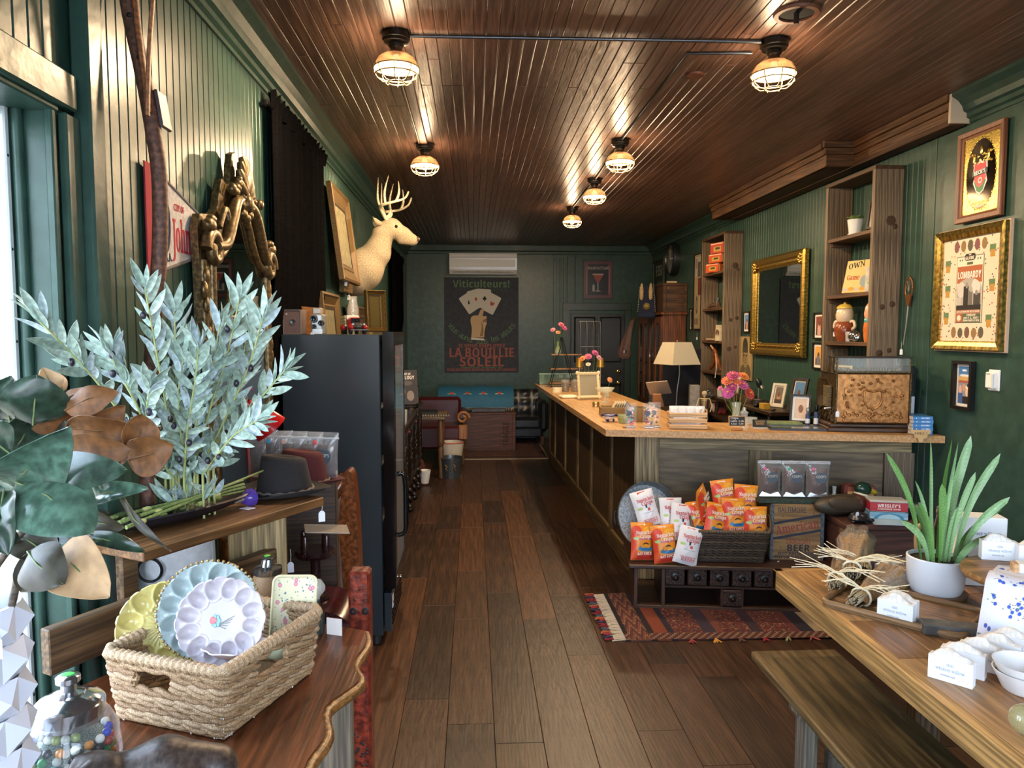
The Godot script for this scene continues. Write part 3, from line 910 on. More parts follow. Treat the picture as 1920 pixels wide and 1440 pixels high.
	for p in [[0.05, 0.2], [0.06, 0.45], [0.05, 0.72], [0.82, 0.1], [0.83, 0.42], [0.8, 0.75]]:
		list.append([p[0], p[1], p[0] + 0.1, p[1] + 0.07, "5a7a52"])
		list.append([p[0] + 0.01, p[1] + 0.05, p[0] + 0.09, p[1] + 0.12, "b98a3c"])
	part(t, "print", slab([V(-0.25, -0.305), V(0.25, -0.305), V(0.25, 0.305), V(-0.25, 0.305)], 0.003, 0.006), blocks("lomb", 256, 312, "ddd3bb", list, 0.12))
	var ink := pm("22201d", 0.7)
	var cream := pm("e2d9c4", 0.7)
	part(t, "poster_border", box(W(0.235, 0.395, 0.001)), ink, W(0, 0, 0.0068))
	part(t, "poster", box(W(0.228, 0.388, 0.001)), cream, W(0, 0, 0.0074))
	part(t, "orange_field", box(W(0.216, 0.1, 0.001)), pm("a85e34", 0.7), W(0, 0.088, 0.0081))
	s = g()
	var ar := [V(-0.108, -0.12), V(0.108, -0.12)]
	ar.append_array(arc(0, -0.0, 0.108, 0.066, 0, 180, 14))
	ext(s, ar, 0.008, 0.0092)
	part(t, "photo", s, blocks("band", 96, 80, "a8a49c", [[0.02, 0.1, 0.35, 0.6, "c9c6c0", 1], [0.6, 0.02, 0.95, 0.5, "d3d0ca", 1], [0.3, 0.25, 0.5, 1.0, "1a1918"], [0.36, 0.12, 0.46, 0.32, "8d8a84", 1], [0.5, 0.4, 0.66, 1.0, "6a6762"], [0.54, 0.25, 0.64, 0.45, "a39f98", 1], [0.7, 0.5, 0.98, 1.0, "3a3836"], [0.75, 0.38, 0.86, 0.55, "8d8a84", 1], [0, 0.6, 0.2, 1.0, "b9b6b0"], [0.0, 0.85, 1, 1, "171615"]], 0.1))
	part(t, "strip", box(W(0.216, 0.022, 0.001)), pm("a3613f", 0.7), W(0, -0.131, 0.0081))
	part(t, "date_panel", box(W(0.216, 0.05, 0.001)), pm("4c5f45", 0.7), W(0, -0.168, 0.0081))
	part(t, "burst_panel", box(W(0.06, 0.05, 0.001)), pm("a85e34", 0.7), W(-0.078, -0.168, 0.0087))
	var star := []
	for k in 20: star.append(V(cos(TAU * k / 20), sin(TAU * k / 20)) * (0.022 if k % 2 == 0 else 0.014))
	part(t, "burst", slab(star, 0.009, 0.0096), cream, W(-0.078, -0.168, 0))
	part(t, "badge", slab(rrect(0.09, 0.04, 0.015), 0.008, 0.0095), ink, W(0, 0.19, 0))
	txt(t, "THE", 0.009, cream, W(0, 0.2025, 0.0105))
	txt(t, "GLOBE", 0.02, cream, W(0, 0.184, 0.0105), Vector3.ZERO, 0.075)
	txt(t, "+ +", 0.02, ink, W(-0.078, 0.175, 0.0086))
	txt(t, "+ +", 0.02, ink, W(0.078, 0.175, 0.0086))
	part(t, "tab", box(W(0.05, 0.015, 0.001)), pm("4c5f45", 0.7), W(0, 0.153, 0.0086))
	txt(t, "LOMBARDY", 0.042, pm("f3efe4", 0.6), W(0, 0.085, 0.0098), Vector3.ZERO, 0.2)
	txt(t, "AN ALTERNATIVE ROCK SHOW", 0.012, cream, W(0, -0.131, 0.0095), Vector3.ZERO, 0.2)
	txt(t, "-FRIDAY-", 0.013, cream, W(0.03, -0.152, 0.0095), Vector3.ZERO, 0.09)
	txt(t, "JULY 2, 2021", 0.013, cream, W(0.03, -0.168, 0.0095), Vector3.ZERO, 0.13)
	txt(t, "SHOW STARTS AT 8PM", 0.011, cream, W(0.03, -0.184, 0.0095), Vector3.ZERO, 0.14)
	# small photographs
	var sky := "6f9ac4"
	picture("photo_frame", "black framed group photo under the concert poster", "photo frame", W(2.945, 1.43, -4.22), W(0, -90, 0), 0.14, 0.255, [V(0, 0), V(0, 0.03), V(0.018, 0.03), V(0.018, 0)], black, blocks("grp", 64, 120, sky, [[0, 0.0, 1, 0.2, "3f7cc0"], [0.3, 0.08, 0.65, 0.13, "f0f2f4"], [0.1, 0.2, 1, 0.27, "dfe6ee", 1], [0, 0.27, 1, 0.42, "c9a866"], [0, 0.38, 1, 0.45, "a8584a"], [0, 0.45, 1, 1, "8d94a4"], [0.05, 0.5, 0.3, 0.75, "e0b09a", 1], [0.35, 0.46, 0.6, 0.66, "c99880", 1], [0.6, 0.55, 0.95, 0.8, "e8c4ae", 1], [0.6, 0.48, 0.98, 0.6, "efe7da", 1], [0, 0.72, 0.4, 1, "3f5f9a"], [0.4, 0.8, 1, 1, "1d1c22"], [0.7, 0.45, 0.95, 0.54, "39322e", 1]], 0.1), 0.016, white)
	var sw := thing("thermostat", "white plastic wall thermostat beside the black framed photo", "thermostat", W(2.945, 1.476, -3.975))
	sw.rotation_degrees = W(0, -90, 0)
	part(sw, "plate", box(W(0.088, 0.12, 0.01), 0.004), pm("e3e7e6", 0.5))
	part(sw, "body", box(W(0.062, 0.092, 0.026), 0.005), pm("eef0ee", 0.5), W(-0.008, 0, 0.015))
	part(sw, "dial_slot", box(W(0.012, 0.085, 0.01), 0.002), pm("cfd4d4", 0.5), W(0.02, -0.005, 0.026))
	part(sw, "badge", box(W(0.03, 0.006, 0.001)), pm("8b9090", 0.5), W(-0.014, 0.035, 0.0287))
	var pics := [["small black framed photo of people under blue sky, left of gilt mirror", -7.74, 1.855, 0.155, 0.2, "5f8fc8", "b98a74"], ["small black framed portrait photo at the right of the gilt mirror, upper", -6.09, 1.80, 0.15, 0.2, "7a3a30", "c9a08c"], ["small black framed sunset photo right of the gilt mirror, lower", -6.09, 1.545, 0.15, 0.2, "d9a04c", "6a6e80"], ["tiny unframed sepia photo pinned above the big lampshade", -9.75, 1.92, 0.1, 0.26, "4a3a30", "a08a78"]]
	var i := 0
	for p in pics:
		picture("photo_frame", p[0], "photo frame", W(2.945, p[2], p[1]), W(0, -90, 0), p[3], p[4], THIN, black, blocks("pic%d" % i, 48, 64, p[5], [[0.3, 0.35, 0.75, 0.7, p[6], 1], [0.1, 0.65, 0.9, 1, "3a3634"], [0.25, 0.6, 0.8, 1, p[6]], [0.4, 0.3, 0.7, 0.5, "5a4034", 1]], 0.12), 0.02, white)
		i += 1
	# charcoal portrait
	part(one("portrait_sketch", "brown paper portrait sketch of a figure in a tall dark hat", "drawing", box(W(0.37, 0.47, 0.012)), pm("8a744c", 0.8), W(2.938, 1.465, -7.735), -90), "drawing", slab([V(-0.18, -0.23), V(0.18, -0.23), V(0.18, 0.23), V(-0.18, 0.23)], 0.0062, 0.0075), blocks("sketch", 96, 128, "a08a5e", [[0.1, 0.6, 0.95, 1.1, "5a4e38", 1], [0.3, 0.25, 0.72, 0.72, "8d7850", 1], [0.28, 0.02, 0.66, 0.36, "2e281e", 1], [0.27, 0.24, 0.7, 0.38, "3d3526"], [0.34, 0.42, 0.46, 0.46, "3d3526"], [0.54, 0.42, 0.66, 0.46, "3d3526"], [0.46, 0.45, 0.53, 0.57, "6a5a3c"], [0.42, 0.6, 0.6, 0.62, "4a3e2a"], [0.3, 0.35, 0.36, 0.62, "4a3e2a"], [0.45, 0.72, 0.6, 0.95, "74643f", 1]], 0.15))
	# wire strainer paddle on the wall
	t = thing("wire_strainer", "long handled copper strainer paddle hung beside the plank shelf", "strainer", W(2.93, 2.02, -4.80))
	t.rotation_degrees = W(0, -90, 0)
	s = g()
	var lp := []
	for k in 21: lp.append(W(cos(TAU * k / 20) * 0.04, sin(TAU * k / 20) * 0.075 + 0.02, 0))
	tube(s, lp, 0.006, 6)
	part(t, "rim", s, mott("6b3f22", "96633c", 0.4, 0.6, 9.0))
	s = g()
	for k in 5: tube(s, [W(0, 0.0, 0), W(cos(k * 0.65 + 0.3) * 0.037, sin(k * 0.65 + 0.3) * 0.07 + 0.02, 0)], 0.002, 5)
	part(t, "wires", s, pm("8a8478", 0.4, 0.8))
	part(t, "throat", slab([V(-0.035, -0.02), V(0.035, -0.02), V(0.01, -0.1), V(-0.01, -0.1)], -0.006, 0.006), mott("6b3f22", "96633c", 0.4, 0.6, 9.0))
	part(t, "handle", bar([W(0, -0.09, 0), W(-0.02, -0.24, 0), W(-0.045, -0.36, 0)], [0.007, 0.004, 0.004], 6), pm("b9b4aa", 0.35, 0.8))
	price_tag(W(2.92, 1.68, -4.845), -70, "white price tag on the hanging copper strainer", 0.05)

# a zinnia: stem from the vase up to a layered bloom
func zinnia(label: String, base: Vector3, top: Vector3, hex: String, r := 0.03, tilt := Vector3.ZERO, group := "zinnias in the vases"):
	var t := thing("zinnia", label, "flower", base, 0, group)
	var mid := base.lerp(top, 0.5) + W((top.x - base.x) * 0.12, 0, (top.z - base.z) * 0.12)
	part(t, "stem", bar([Vector3.ZERO, mid - base, top - base], 0.0022, 6), pm("5a7a34", 0.6))
	var s := g()
	for l in 4:
		var n := 14 - l * 2
		for k in n:
			var a := TAU * (k + 0.5 * l) / n
			var rr: float = r * (1.0 - 0.2 * l)
			X = Transform3D(Basis(Vector3.UP, a) * Basis(Vector3.FORWARD, -0.25 - 0.22 * l), W(0, r * 0.12 * l, 0))
			ball(s, W(rr * 0.58, 0, 0), W(rr * 0.45, r * 0.05, rr * 0.2), 6, 4)
	part(t, "bloom", s, mott(hex, Color(hex).lightened(0.22).to_html(false), 0.75, 0, 60.0), top - base, tilt)
	part(t, "eye", sphere(W(r * 0.22, r * 0.16, r * 0.22), 8, 5), pm("d8992c", 0.8), top - base + Basis.from_euler(tilt * PI / 180) * W(0, r * 0.5, 0))
	return t
func vase(c: String, label: String, pr: Array, m: Material, at: Vector3, water := 0.0, wr := 0.02) -> Node3D:
	var t := thing(c, label, "vase", at)
	part(t, "body", lat(pr, 24), m)
	if water > 0.0: part(t, "water", lat([V(0, 0.006), V(wr, 0.006), V(wr, water), V(0, water)], 18), glass("dfe8d8", 0.25))
	return t
# plump bag: flat crimped top and bottom, bulging middle
func pouch(w: float, h: float, b: float, seed := 0, flare := 0.0) -> SurfaceTool:
	var s := g()
	var n := FastNoiseLite.new()
	n.seed = seed
	n.frequency = 9.0
	for side in [1.0, -1.0]:
		sheet(s, 12, 16, func(u: float, v: float) -> Vector3:
			var k: float = pow(sin(PI * clampf(v, 0.0, 1.0)), 0.55) * pow(maxf(0.0, 1.0 - pow(absf(2 * u - 1), 2.6)), 0.7)
			var ww: float = w * (1.0 - 0.07 * sin(PI * v) + flare * (v - 0.5))
			var x: float = (u - 0.5) * ww * side
			return W(x, (v - 0.5) * h, side * (b * k + 0.0006 + k * b * 0.35 * n.get_noise_2d(u * 1.3 + side, v * 1.3))))
	return s
# pouch-shaped lettering: bends flat text over the bag's bulge
func bag_txt(p: Node3D, words: String, h: float, m: Material, x: float, y: float, z: float, width: float, rz := 0.0, bold := true, serif := true):
	return txt(p, words, h, m, W(x, y, z), W(0, 0, rz), width, bold, serif)

func register():
	var copper := mott("7d4e2b", "b07a48", 0.3, 0.85, 5.0, 0.08)
	var bronze := mott("3b2f1f", "6b5838", 0.35, 0.75, 8.0, 0.4)
	var dark := wood("241509", "43290f", "x", 0.4)
	var t := thing("cash_register", "antique embossed copper cash register with glass display top", "cash register", W(2.60, 1.1005, -4.735), -10.6)
	part(t, "plinth", box(W(0.54, 0.03, 0.36), 0.006, W(0, 0.015, 0)), dark)
	part(t, "plinth", box(W(0.51, 0.025, 0.345), 0.006, W(0, 0.042, 0)), dark)
	part(t, "body", box(W(0.46, 0.33, 0.33), 0.006, W(0, 0.22, 0.01)), bronze)
	part(t, "back_plate", box(W(0.44, 0.315, 0.012), 0.003, W(0, 0.22, 0.182)), copper)
	var s := g()
	go(0, 0.22, 0.19)
	# heart shaped wreath with relief scrolls
	var hp := []
	for k in 33:
		var a := TAU * k / 32
		hp.append(W(0.055 * sin(a) * (1.0 - 0.12 * cos(a)), 0.055 * cos(a) - 0.012 * cos(2 * a) + (0.02 * absf(sin(a)) if cos(a) > 0 else 0.0), 0))
	tube(s, hp, 0.006, 6)
	for k in 16: ball(s, hp[k * 2] * 1.08, W(0.008, 0.006, 0.006), 6, 4)
	for k in 9: ball(s, W(-0.03 + k * 0.0075, 0.047, 0.0), W(0.004, 0.006, 0.005), 6, 4)
	for e in [-1.0, 1.0]:
		for y in [0.02, -0.12]:
			tube(s, [W(e * 0.175, y - 0.03, 0), W(e * 0.175, y + 0.05, 0)], [0.006, 0.001], 6)
			ball(s, W(e * 0.175, y, 0), W(0.014, 0.01, 0.006), 8, 5)
			ball(s, W(e * 0.175, y - 0.02, 0), W(0.008, 0.008, 0.006), 8, 5)
		for k in 7:
			var cx: float = e * (0.02 + k * 0.024)
			var lp := []
			for m in 10:
				var a: float = m * 0.75
				lp.append(W(cx + e * cos(a) * 0.013 * (1.0 - m * 0.08), -0.10 + sin(a) * 0.016 * (1.0 - m * 0.08) - 0.012 * (k % 2), 0))
			tube(s, lp, 0.003, 5)
	for k in 34:
		var x := rng.randf_range(-0.17, 0.17)
		var y := rng.randf_range(-0.06, 0.13)
		if V(x, y).length() < 0.075: continue
		for m in 5: ball(s, W(x + cos(m * 1.256) * 0.008, y + sin(m * 1.256) * 0.006, 0), W(0.005, 0.004, 0.004), 6, 4)
	for k in 15: ball(s, W(cos(k * 0.45) * 0.04 * (k / 15.0), -0.095 - 0.004 * k, 0), W(0.01, 0.006, 0.005), 6, 4)
	part(t, "relief", s, copper)
	s = g()
	for k in 44: ball(s, W(-0.215 + k * 0.01, 0.068, 0.19), W(0.004, 0.004, 0.003), 6, 4)
	part(t, "bead_row", s, copper)
	for e in [-0.225, 0.225]: part(t, "corner_post", box(W(0.014, 0.33, 0.02), 0.004, W(0, 0.22, 0.185)), bronze, W(e, 0, 0))
	# left side: arched tape case and ribbed drum
	s = g()
	go(-0.232, 0.2, -0.06, 0, -90)
	var ap := [V(-0.07, -0.05), V(0.07, -0.05), V(0.07, 0.07)]
	ap.append_array(arc(0, 0.07, 0.07, 0.07, 0, 180, 12))
	ext(s, ap, 0, 0.03)
	part(t, "tape_case", s, bronze)
	s = g()
	for k in 16: bb(s, -0.262, 0.16 + k * 0.0085, 0.02, -0.232, 0.166 + k * 0.0085, 0.12, 0.002)
	part(t, "keys", s, mott("6a5c40", "8d7c58", 0.4, 0.6, 9.0))
	s = g()
	for k in 40: ball(s, W(-0.234, rng.randf_range(0.065, 0.14), rng.randf_range(-0.16, 0.16)), W(0.004, 0.012, 0.01), 6, 4)
	part(t, "relief", s, bronze)
	part(t, "shoulder", slab([V(0.16, 0.38), V(-0.02, 0.38), V(-0.07, 0.43), V(-0.08, 0.48), V(-0.13, 0.48), V(-0.13, 0.38)], -0.02, 0.0), bronze, W(-0.222, 0, 0), W(0, 90, 0))
	# glass display box
	part(t, "display_floor", box(W(0.45, 0.012, 0.16), 0.002, W(0, 0.39, 0.1)), bronze)
	for e in [-0.222, 0.222]:
		for z in [0.03, 0.176]: part(t, "display_post", box(W(0.012, 0.085, 0.012), 0.002, W(0, 0.437, 0)), bronze, W(e, 0, z))
	part(t, "display_top", box(W(0.47, 0.008, 0.17), 0.002, W(0, 0.484, 0.1)), pm("15110c", 0.4))
	part(t, "display_pane", box(W(0.44, 0.085, 0.004), 0.0, W(0, 0.437, 0.18)), glass("dfeeea", 0.06))
	part(t, "display_pane", box(W(0.44, 0.085, 0.004), 0.0, W(0, 0.437, 0.026)), glass("dfeeea", 0.06))
	s = g()
	for k in 24: bb(s, -0.2 + k * 0.0165, 0.397, 0.09, -0.19 + k * 0.0165, 0.397 + rng.randf_range(0.008, 0.02), 0.11)
	part(t, "indicator_flags", s, pm("8d8570", 0.6))
	part(t, "crank", bar([W(-0.23, 0.15, 0.1), W(-0.28, 0.15, 0.14)], 0.006, 8), pm("d8d4ca", 0.4))
	price_tag(W(2.335, 1.255, -4.55), -15, "white price tag tied to the cash register crank", 0.015)

func counter_items():
	register()
	# blue paperback stack
	var edge := pm("d9d4c8", 0.9)
	for k in 5:
		var t := thing("paperback_book", ["blue paperback at the bottom of the pile at the counter end", "blue paperback, second from bottom of the counter pile", "blue paperback in the middle of the counter pile", "blue paperback, second from top of the counter pile", "blue paperback on top of the pile at the counter end"][k], "book", W(2.865 + 0.003 * (k % 2), 1.1005 + k * 0.0232, -4.53), -8, "blue paperbacks at the counter end")
		part(t, "pages", box(W(0.118, 0.019, 0.17), 0.0, W(-0.018, 0.0115, 0)), edge)
		var s := g()
		bb(s, -0.075, 0, -0.088, 0.045, 0.0018, 0.088)
		bb(s, -0.075, 0.0212, -0.088, 0.045, 0.023, 0.088)
		bb(s, -0.075, 0, 0.0862, 0.045, 0.023, 0.088)
		part(t, "cover", s, pm("4a8ccb", 0.35))
		txt(t, "HOLY BIBLE", 0.009, pm("dfe9f4", 0.5), W(0.0, 0.0115, 0.0884), Vector3.ZERO, 0.05)
		part(t, "spine_mark", sphere(W(0.003, 0.004, 0.001), 8, 4), pm("dfe9f4", 0.5), W(-0.055, 0.0115, 0.0884))
	var fs := thing("paper_sign", "tan paper FREE sign hanging from the worktop edge below blue books", "sign", W(2.79, 1.098, -4.388), -11)
	part(fs, "card", slab([V(-0.06, 0.04), V(0.06, 0.04), V(0.055, 0.02), V(0.04, 0.01), V(0.035, -0.01), V(0.018, -0.012), V(0.012, -0.034), V(0, -0.04), V(-0.012, -0.034), V(-0.018, -0.012), V(-0.035, -0.01), V(-0.04, 0.01), V(-0.055, 0.02)], 0, 0.0012), pm("c9a877", 0.85))
	txt(fs, "FREE !", 0.017, pm("4a3a28", 0.8), W(0, 0.018, 0.0014), Vector3.ZERO, 0.07, false)
	# boxes behind the register
	one("white_box", "tall white box standing between register and wall", "box", box(W(0.085, 0.22, 0.1), 0.003, W(0, 0.11, 0)), pm("c8ccce", 0.6), W(2.9, 1.1005, -4.75), -8)
	var bl := thing("bottle_box", "black bottle carton with small cream label right of the register", "carton", W(2.895, 1.321, -4.75), -8)
	part(bl, "carton", box(W(0.09, 0.2, 0.09), 0.003, W(0, 0.1, 0)), pm("0f0d0d", 0.3))
	part(bl, "label", box(W(0.04, 0.09, 0.001), 0.0, W(-0.015, 0.11, 0.046)), pm("cdbfa4", 0.7))
	# framed panel lying flat, bottles, small frame
	var ff := thing("picture_frame", "black framed glass panel lying flat on the counter", "picture frame", W(2.16, 1.1005, -4.75), -12)
	var s := g()
	go(0, 0, 0, -90)
	frame(s, 0.34, 0.16, [V(0, 0), V(0, 0.015), V(0.015, 0.015), V(0.015, 0)])
	part(ff, "frame", s, pm("17181a", 0.4))
	part(ff, "glass", box(W(0.34, 0.006, 0.16), 0.0, W(0, 0.008, 0)), pm("6b6e6c", 0.06, 0.3))
	for b in [[2.305, -4.90, 0.13, "9aa0a4", "bottle with steel cap beside the black frame"], [2.345, -4.86, 0.15, "23262b", "black tall bottle beside the cash register"], [2.375, -4.92, 0.14, "3a3f46", "dark slim bottle behind the black tall bottle"]]:
		var t := thing("spray_bottle", "small " + b[4], "bottle", W(b[0], 1.1005, b[1]), 0, "bottles beside the register")
		part(t, "body", lat([V(0, 0), V(0.014, 0), V(0.015, 0.01), V(0.015, b[2] * 0.6), V(0.007, b[2] * 0.7)], 14), pm("2e3f63", 0.25))
		part(t, "label", lat([V(0.0153, 0.02), V(0.0153, b[2] * 0.4)], 14), pm("c9d2de", 0.6))
		part(t, "cap", lat([V(0.008, b[2] * 0.68), V(0.011, b[2] * 0.72), V(0.011, b[2] * 0.95), V(0.006, b[2]), V(0, b[2])], 12), pm(b[3], 0.25, 0.7))
	var white := pm("dedcd4", 0.7)
	picture("photo_frame", "small black photo frame leaning behind the spray bottles", "photo frame", W(2.30, 1.21, -5.0), W(-12, -35, 0), 0.11, 0.17, THIN, pm("0e0d0c", 0.4), blocks("sf", 32, 48, "c9b3a0", [[0.3, 0.3, 0.7, 0.7, "7a5a48", 1]], 0.1), 0.015, white)
	# game cards, jar, chalk sign
	var ck := thing("chalkboard_sign", "small chalkboard sign of chip prices on wooden foot", "sign", W(1.735, 1.1005, -4.70), -6)
	s = g()
	go(0, 0.062, 0, -6)
	frame(s, 0.1, 0.06, [V(0, -0.003), V(0, 0.004), V(0.005, 0.004), V(0.005, -0.003)])
	part(ck, "frame", s, pm("b58a55", 0.6))
	part(ck, "board", box(W(0.1, 0.06, 0.004)), pm("23272e", 0.8), W(0, 0.062, 0), W(-6, 0, 0))
	txt(ck, "Chips", 0.014, white, W(-0.018, 0.082, 0.0015), W(-6, 0, 0), 0.05, false)
	txt(ck, "Lollis  2.00", 0.012, white, W(0, 0.063, 0.003), W(-6, 0, 0), 0.085, false)
	txt(ck, "4.5oz   5.00", 0.012, white, W(0, 0.045, 0.005), W(-6, 0, 0), 0.08, false)
	part(ck, "foot", box(W(0.075, 0.018, 0.03), 0.005, W(0, 0.009, 0)), pm("a8703c", 0.6))
	var gj := thing("glass_jar", "clear glass jar beside the chalkboard sign", "jar", W(1.82, 1.1005, -4.80))
	part(gj, "body", lat([V(0, 0), V(0.028, 0), V(0.03, 0.01), V(0.03, 0.07), V(0.022, 0.085), V(0.024, 0.1)], 18), glass("e8f2ee", 0.16))
	part(gj, "lid", lat([V(0.026, 0.1), V(0.028, 0.11), V(0.012, 0.12), V(0.01, 0.14), V(0, 0.145)], 16), glass("e8f2ee", 0.25))
	one("glass_dish", "small clear glass dish of white cards near the flower vase", "dish", lat([V(0, 0), V(0.04, 0), V(0.05, 0.045), V(0.047, 0.045), V(0.037, 0.006), V(0, 0.006)], 18), glass("e8f2ee", 0.22), W(1.955, 1.1005, -5.04))
	var cd := thing("card_holder", "black business card stack with gold lettering on clear stand", "card holder", W(1.93, 1.1005, -4.80), -10)
	part(cd, "stand", box(W(0.1, 0.008, 0.05), 0.002, W(0, 0.004, 0)), glass("dfe8e8", 0.35))
	part(cd, "cards", box(W(0.09, 0.05, 0.014), 0.001, W(0, 0.034, -0.004)), pm("16120f", 0.6), Vector3.ZERO, W(-15, 0, 0))
	txt(cd, "ROCKYS", 0.012, pm("b08a4c", 0.5), W(0, 0.045, -0.001), W(-15, 0, 0), 0.06)
	txt(cd, "ROCKYS", 0.012, pm("b08a4c", 0.5), W(0, 0.03, 0.003), W(-15, 0, 0), 0.05)
	one("green_book", "green clothbound book lying near the register", "book", box(W(0.3, 0.025, 0.14), 0.003, W(0, 0.0125, 0)), mott("5f7048", "7a8a5c", 0.8), W(2.12, 1.1005, -4.95), -14)
	# bouquet vase
	var vb := W(1.86, 1.1005, -5.06)
	vase("flower_vase", "clear glass vase of pink, orange and red zinnias on counter", [V(0, 0), V(0.03, 0), V(0.034, 0.004), V(0.03, 0.05), V(0.026, 0.09), V(0.034, 0.15), V(0.0325, 0.15), V(0.0245, 0.09), V(0.028, 0.05), V(0.03, 0.01), V(0, 0.008)], glass("eaf4ea", 0.14), vb, 0.1, 0.024)
	var zl := [["magenta zinnia at the top of the counter bouquet", -0.035, 0.335, "c22a6a", 0.05], ["orange zinnia with yellow eye at bouquet's top right", 0.035, 0.33, "e0701c", 0.045], ["coral zinnia at bouquet's left", -0.07, 0.30, "e05a30", 0.045], ["small orange zinnia in middle of the counter bouquet", -0.01, 0.295, "e8663a", 0.035], ["pink zinnia at right of the counter bouquet", 0.03, 0.27, "c8408c", 0.05], ["violet-pink zinnia drooping low at bouquet's left", -0.065, 0.215, "c83aa0", 0.05], ["red zinnia drooping low at bouquet's right", 0.075, 0.21, "d0301e", 0.052], ["dark pink zinnia in bouquet's centre left", -0.04, 0.255, "b82a78", 0.042], ["tiny pink zinnia bud sticking out at far left of bouquet", -0.115, 0.25, "d0508c", 0.02]]
	for z in zl:
		var top := vb + W(z[1] * 1.05, z[2], 0.03 - absf(z[1]) * 0.2)
		zinnia(z[0], vb + W(-z[1] * 0.15, 0.01, 0), top, z[3], z[4], W(35 + (0.33 - z[2]) * 180, 0, -z[1] * 350))
	# slatted crate of white pouches
	var cw := wood("b08450", "dcb380", "x", 0.6, 0, 10.0)
	var ct := thing("slat_crate", "small pale wooden slat crate of white candy bags", "crate", W(1.44, 1.1005, -4.84), -8)
	for y in [0.018, 0.057, 0.096]:
		for z in [0.07, -0.07]: part(ct, "slat", box(W(0.25, 0.028, 0.008), 0.002), cw, W(0, y, z))
		for e in [-0.121, 0.121]: part(ct, "end_slat", box(W(0.008, 0.028, 0.14), 0.002), cw, W(e, y, 0))
	for e in [-0.105, 0.105]:
		for z in [-0.06, 0.06]: part(ct, "corner_block", box(W(0.02, 0.11, 0.012), 0.002), cw, W(e, 0.056, z))
	part(ct, "floor_board", box(W(0.24, 0.006, 0.135), 0.001), cw, W(0, 0.004, 0))
	var wp := mott("c9ccd4", "f2f3f6", 0.25, 0.0, 40.0, 0.8)
	for k in 4:
		var t := one("candy_bag", ["white candy bag at the left end of the slat crate", "white candy bag, second from left in the slat crate", "white candy bag, third from left in the slat crate", "white candy bag at the right end of the slat crate"][k], "bag", pouch(0.075, 0.14, 0.02, k), wp, W(1.36 + k * 0.054, 1.18, -4.85 + k * 0.008), -8, "white bags in the slat crate")
		t.rotation_degrees.x = -6
	# little skeleton figure
	var bone := pm("b09a6e", 0.7)
	var sk := thing("skeleton_figure", "small bone-coloured skeleton figurine sitting on the slat crate", "figurine", W(1.555, 1.225, -4.83), -20)
	part(sk, "skull", lat([V(0, 0.085), V(0.009, 0.088), V(0.012, 0.1), V(0.017, 0.108), V(0.015, 0.122), V(0, 0.128)], 12), bone)
	s = g()
	tube(s, [W(0, 0.085, 0), W(0, 0.0, -0.004)], 0.004, 6)
	for k in 5:
		var rp := []
		for m in 13: rp.append(W(cos(TAU * m / 12) * (0.02 - k * 0.002), 0.072 - k * 0.01, sin(TAU * m / 12) * 0.012))
		tube(s, rp, 0.002, 5)
	tube(s, [W(-0.035, 0.075, 0), W(0.035, 0.075, 0)], 0.004, 6)
	ball(s, W(0, 0, 0), W(0.018, 0.01, 0.01), 8, 5)
	part(sk, "ribcage", s, bone)
	for e in [-1, 1]:
		part(sk, "arm", bar([W(e * 0.035, 0.075, 0), W(e * 0.05, 0.03, 0.01), W(e * 0.04, -0.01, 0.02)], 0.0035, 6), bone)
		part(sk, "leg", bar([W(e * 0.014, 0, 0), W(e * 0.02, 0.004, 0.045), W(e * 0.022, -0.06, 0.05), W(e * 0.022, -0.066, 0.066)], 0.004, 6), bone)
	# candy pouches standing at the corner
	var film := glass("f4f6f6", 0.1)
	var ks := [["clear pouch of teal and pink candy left of the candy pouch pair", 1.065, -4.88, ["58a8b8", "d8607a", "3f5a63"]], ["clear pouch of red and yellow candy with grey label", 1.185, -4.86, ["b8283a", "e0b84c", "4a5568"]], ["clear pouch of dark red candy at the right of the pair", 1.235, -4.90, ["7a2a34", "d8c8b0", "e0b84c"]]]
	for k in ks:
		var t := thing("candy_pouch", k[0], "candy pouch", W(k[1], 1.1005, k[2]), -8, "clear candy pouches on the counter")
		part(t, "film", pouch(0.085, 0.17, 0.018, int(k[1] * 1000)), film, W(0, 0.085, 0))
		for c in 3:
			s = g()
			for m in 9: ball(s, W(rng.randf_range(-0.026, 0.026), rng.randf_range(0.02, 0.12), rng.randf_range(-0.006, 0.008)), W(0.009, 0.007, 0.006), 7, 5)
			part(t, "candies", s, pm(k[3][c], 0.5)).set_meta("kind", "stuff")
		part(t, "label", slab(arc(0, 0, 0.018, 0.018, 0, 350, 18), 0, 0.001), pm("4a5a6c", 0.6), W(-0.01, 0.1, 0.0195))
		part(t, "foil_base", box(W(0.07, 0.012, 0.03), 0.004, W(0, 0.006, 0)), pm("c9ccd0", 0.2, 0.8))
	one("pinecone", "small amber trinket lying at the counter's near corner", "trinket", sphere(W(0.012, 0.008, 0.01), 8, 6), pm("b08248", 0.5), W(1.02, 1.1085, -4.87))
	# blue-rimmed bowl, green planter, baskets
	var bb2 := thing("scalloped_bowl", "white footed bowl with scalloped cobalt blue rim", "bowl", W(0.985, 1.1005, -5.22))
	part(bb2, "body", lat([V(0, 0.018), V(0.03, 0.018), V(0.055, 0.045), V(0.052, 0.046), V(0.03, 0.024), V(0, 0.022)], 24, 0.05, 8), pm("e4e6ea", 0.2))
	s = g()
	var rp2 := []
	for k in 49: rp2.append(W(cos(TAU * k / 48) * 0.055 * (1 + 0.06 * cos(k * TAU / 6)), 0.047, sin(TAU * k / 48) * 0.055 * (1 + 0.06 * cos(k * TAU / 6))))
	tube(s, rp2, 0.005, 6)
	part(bb2, "rim", s, pm("1c1f58", 0.2))
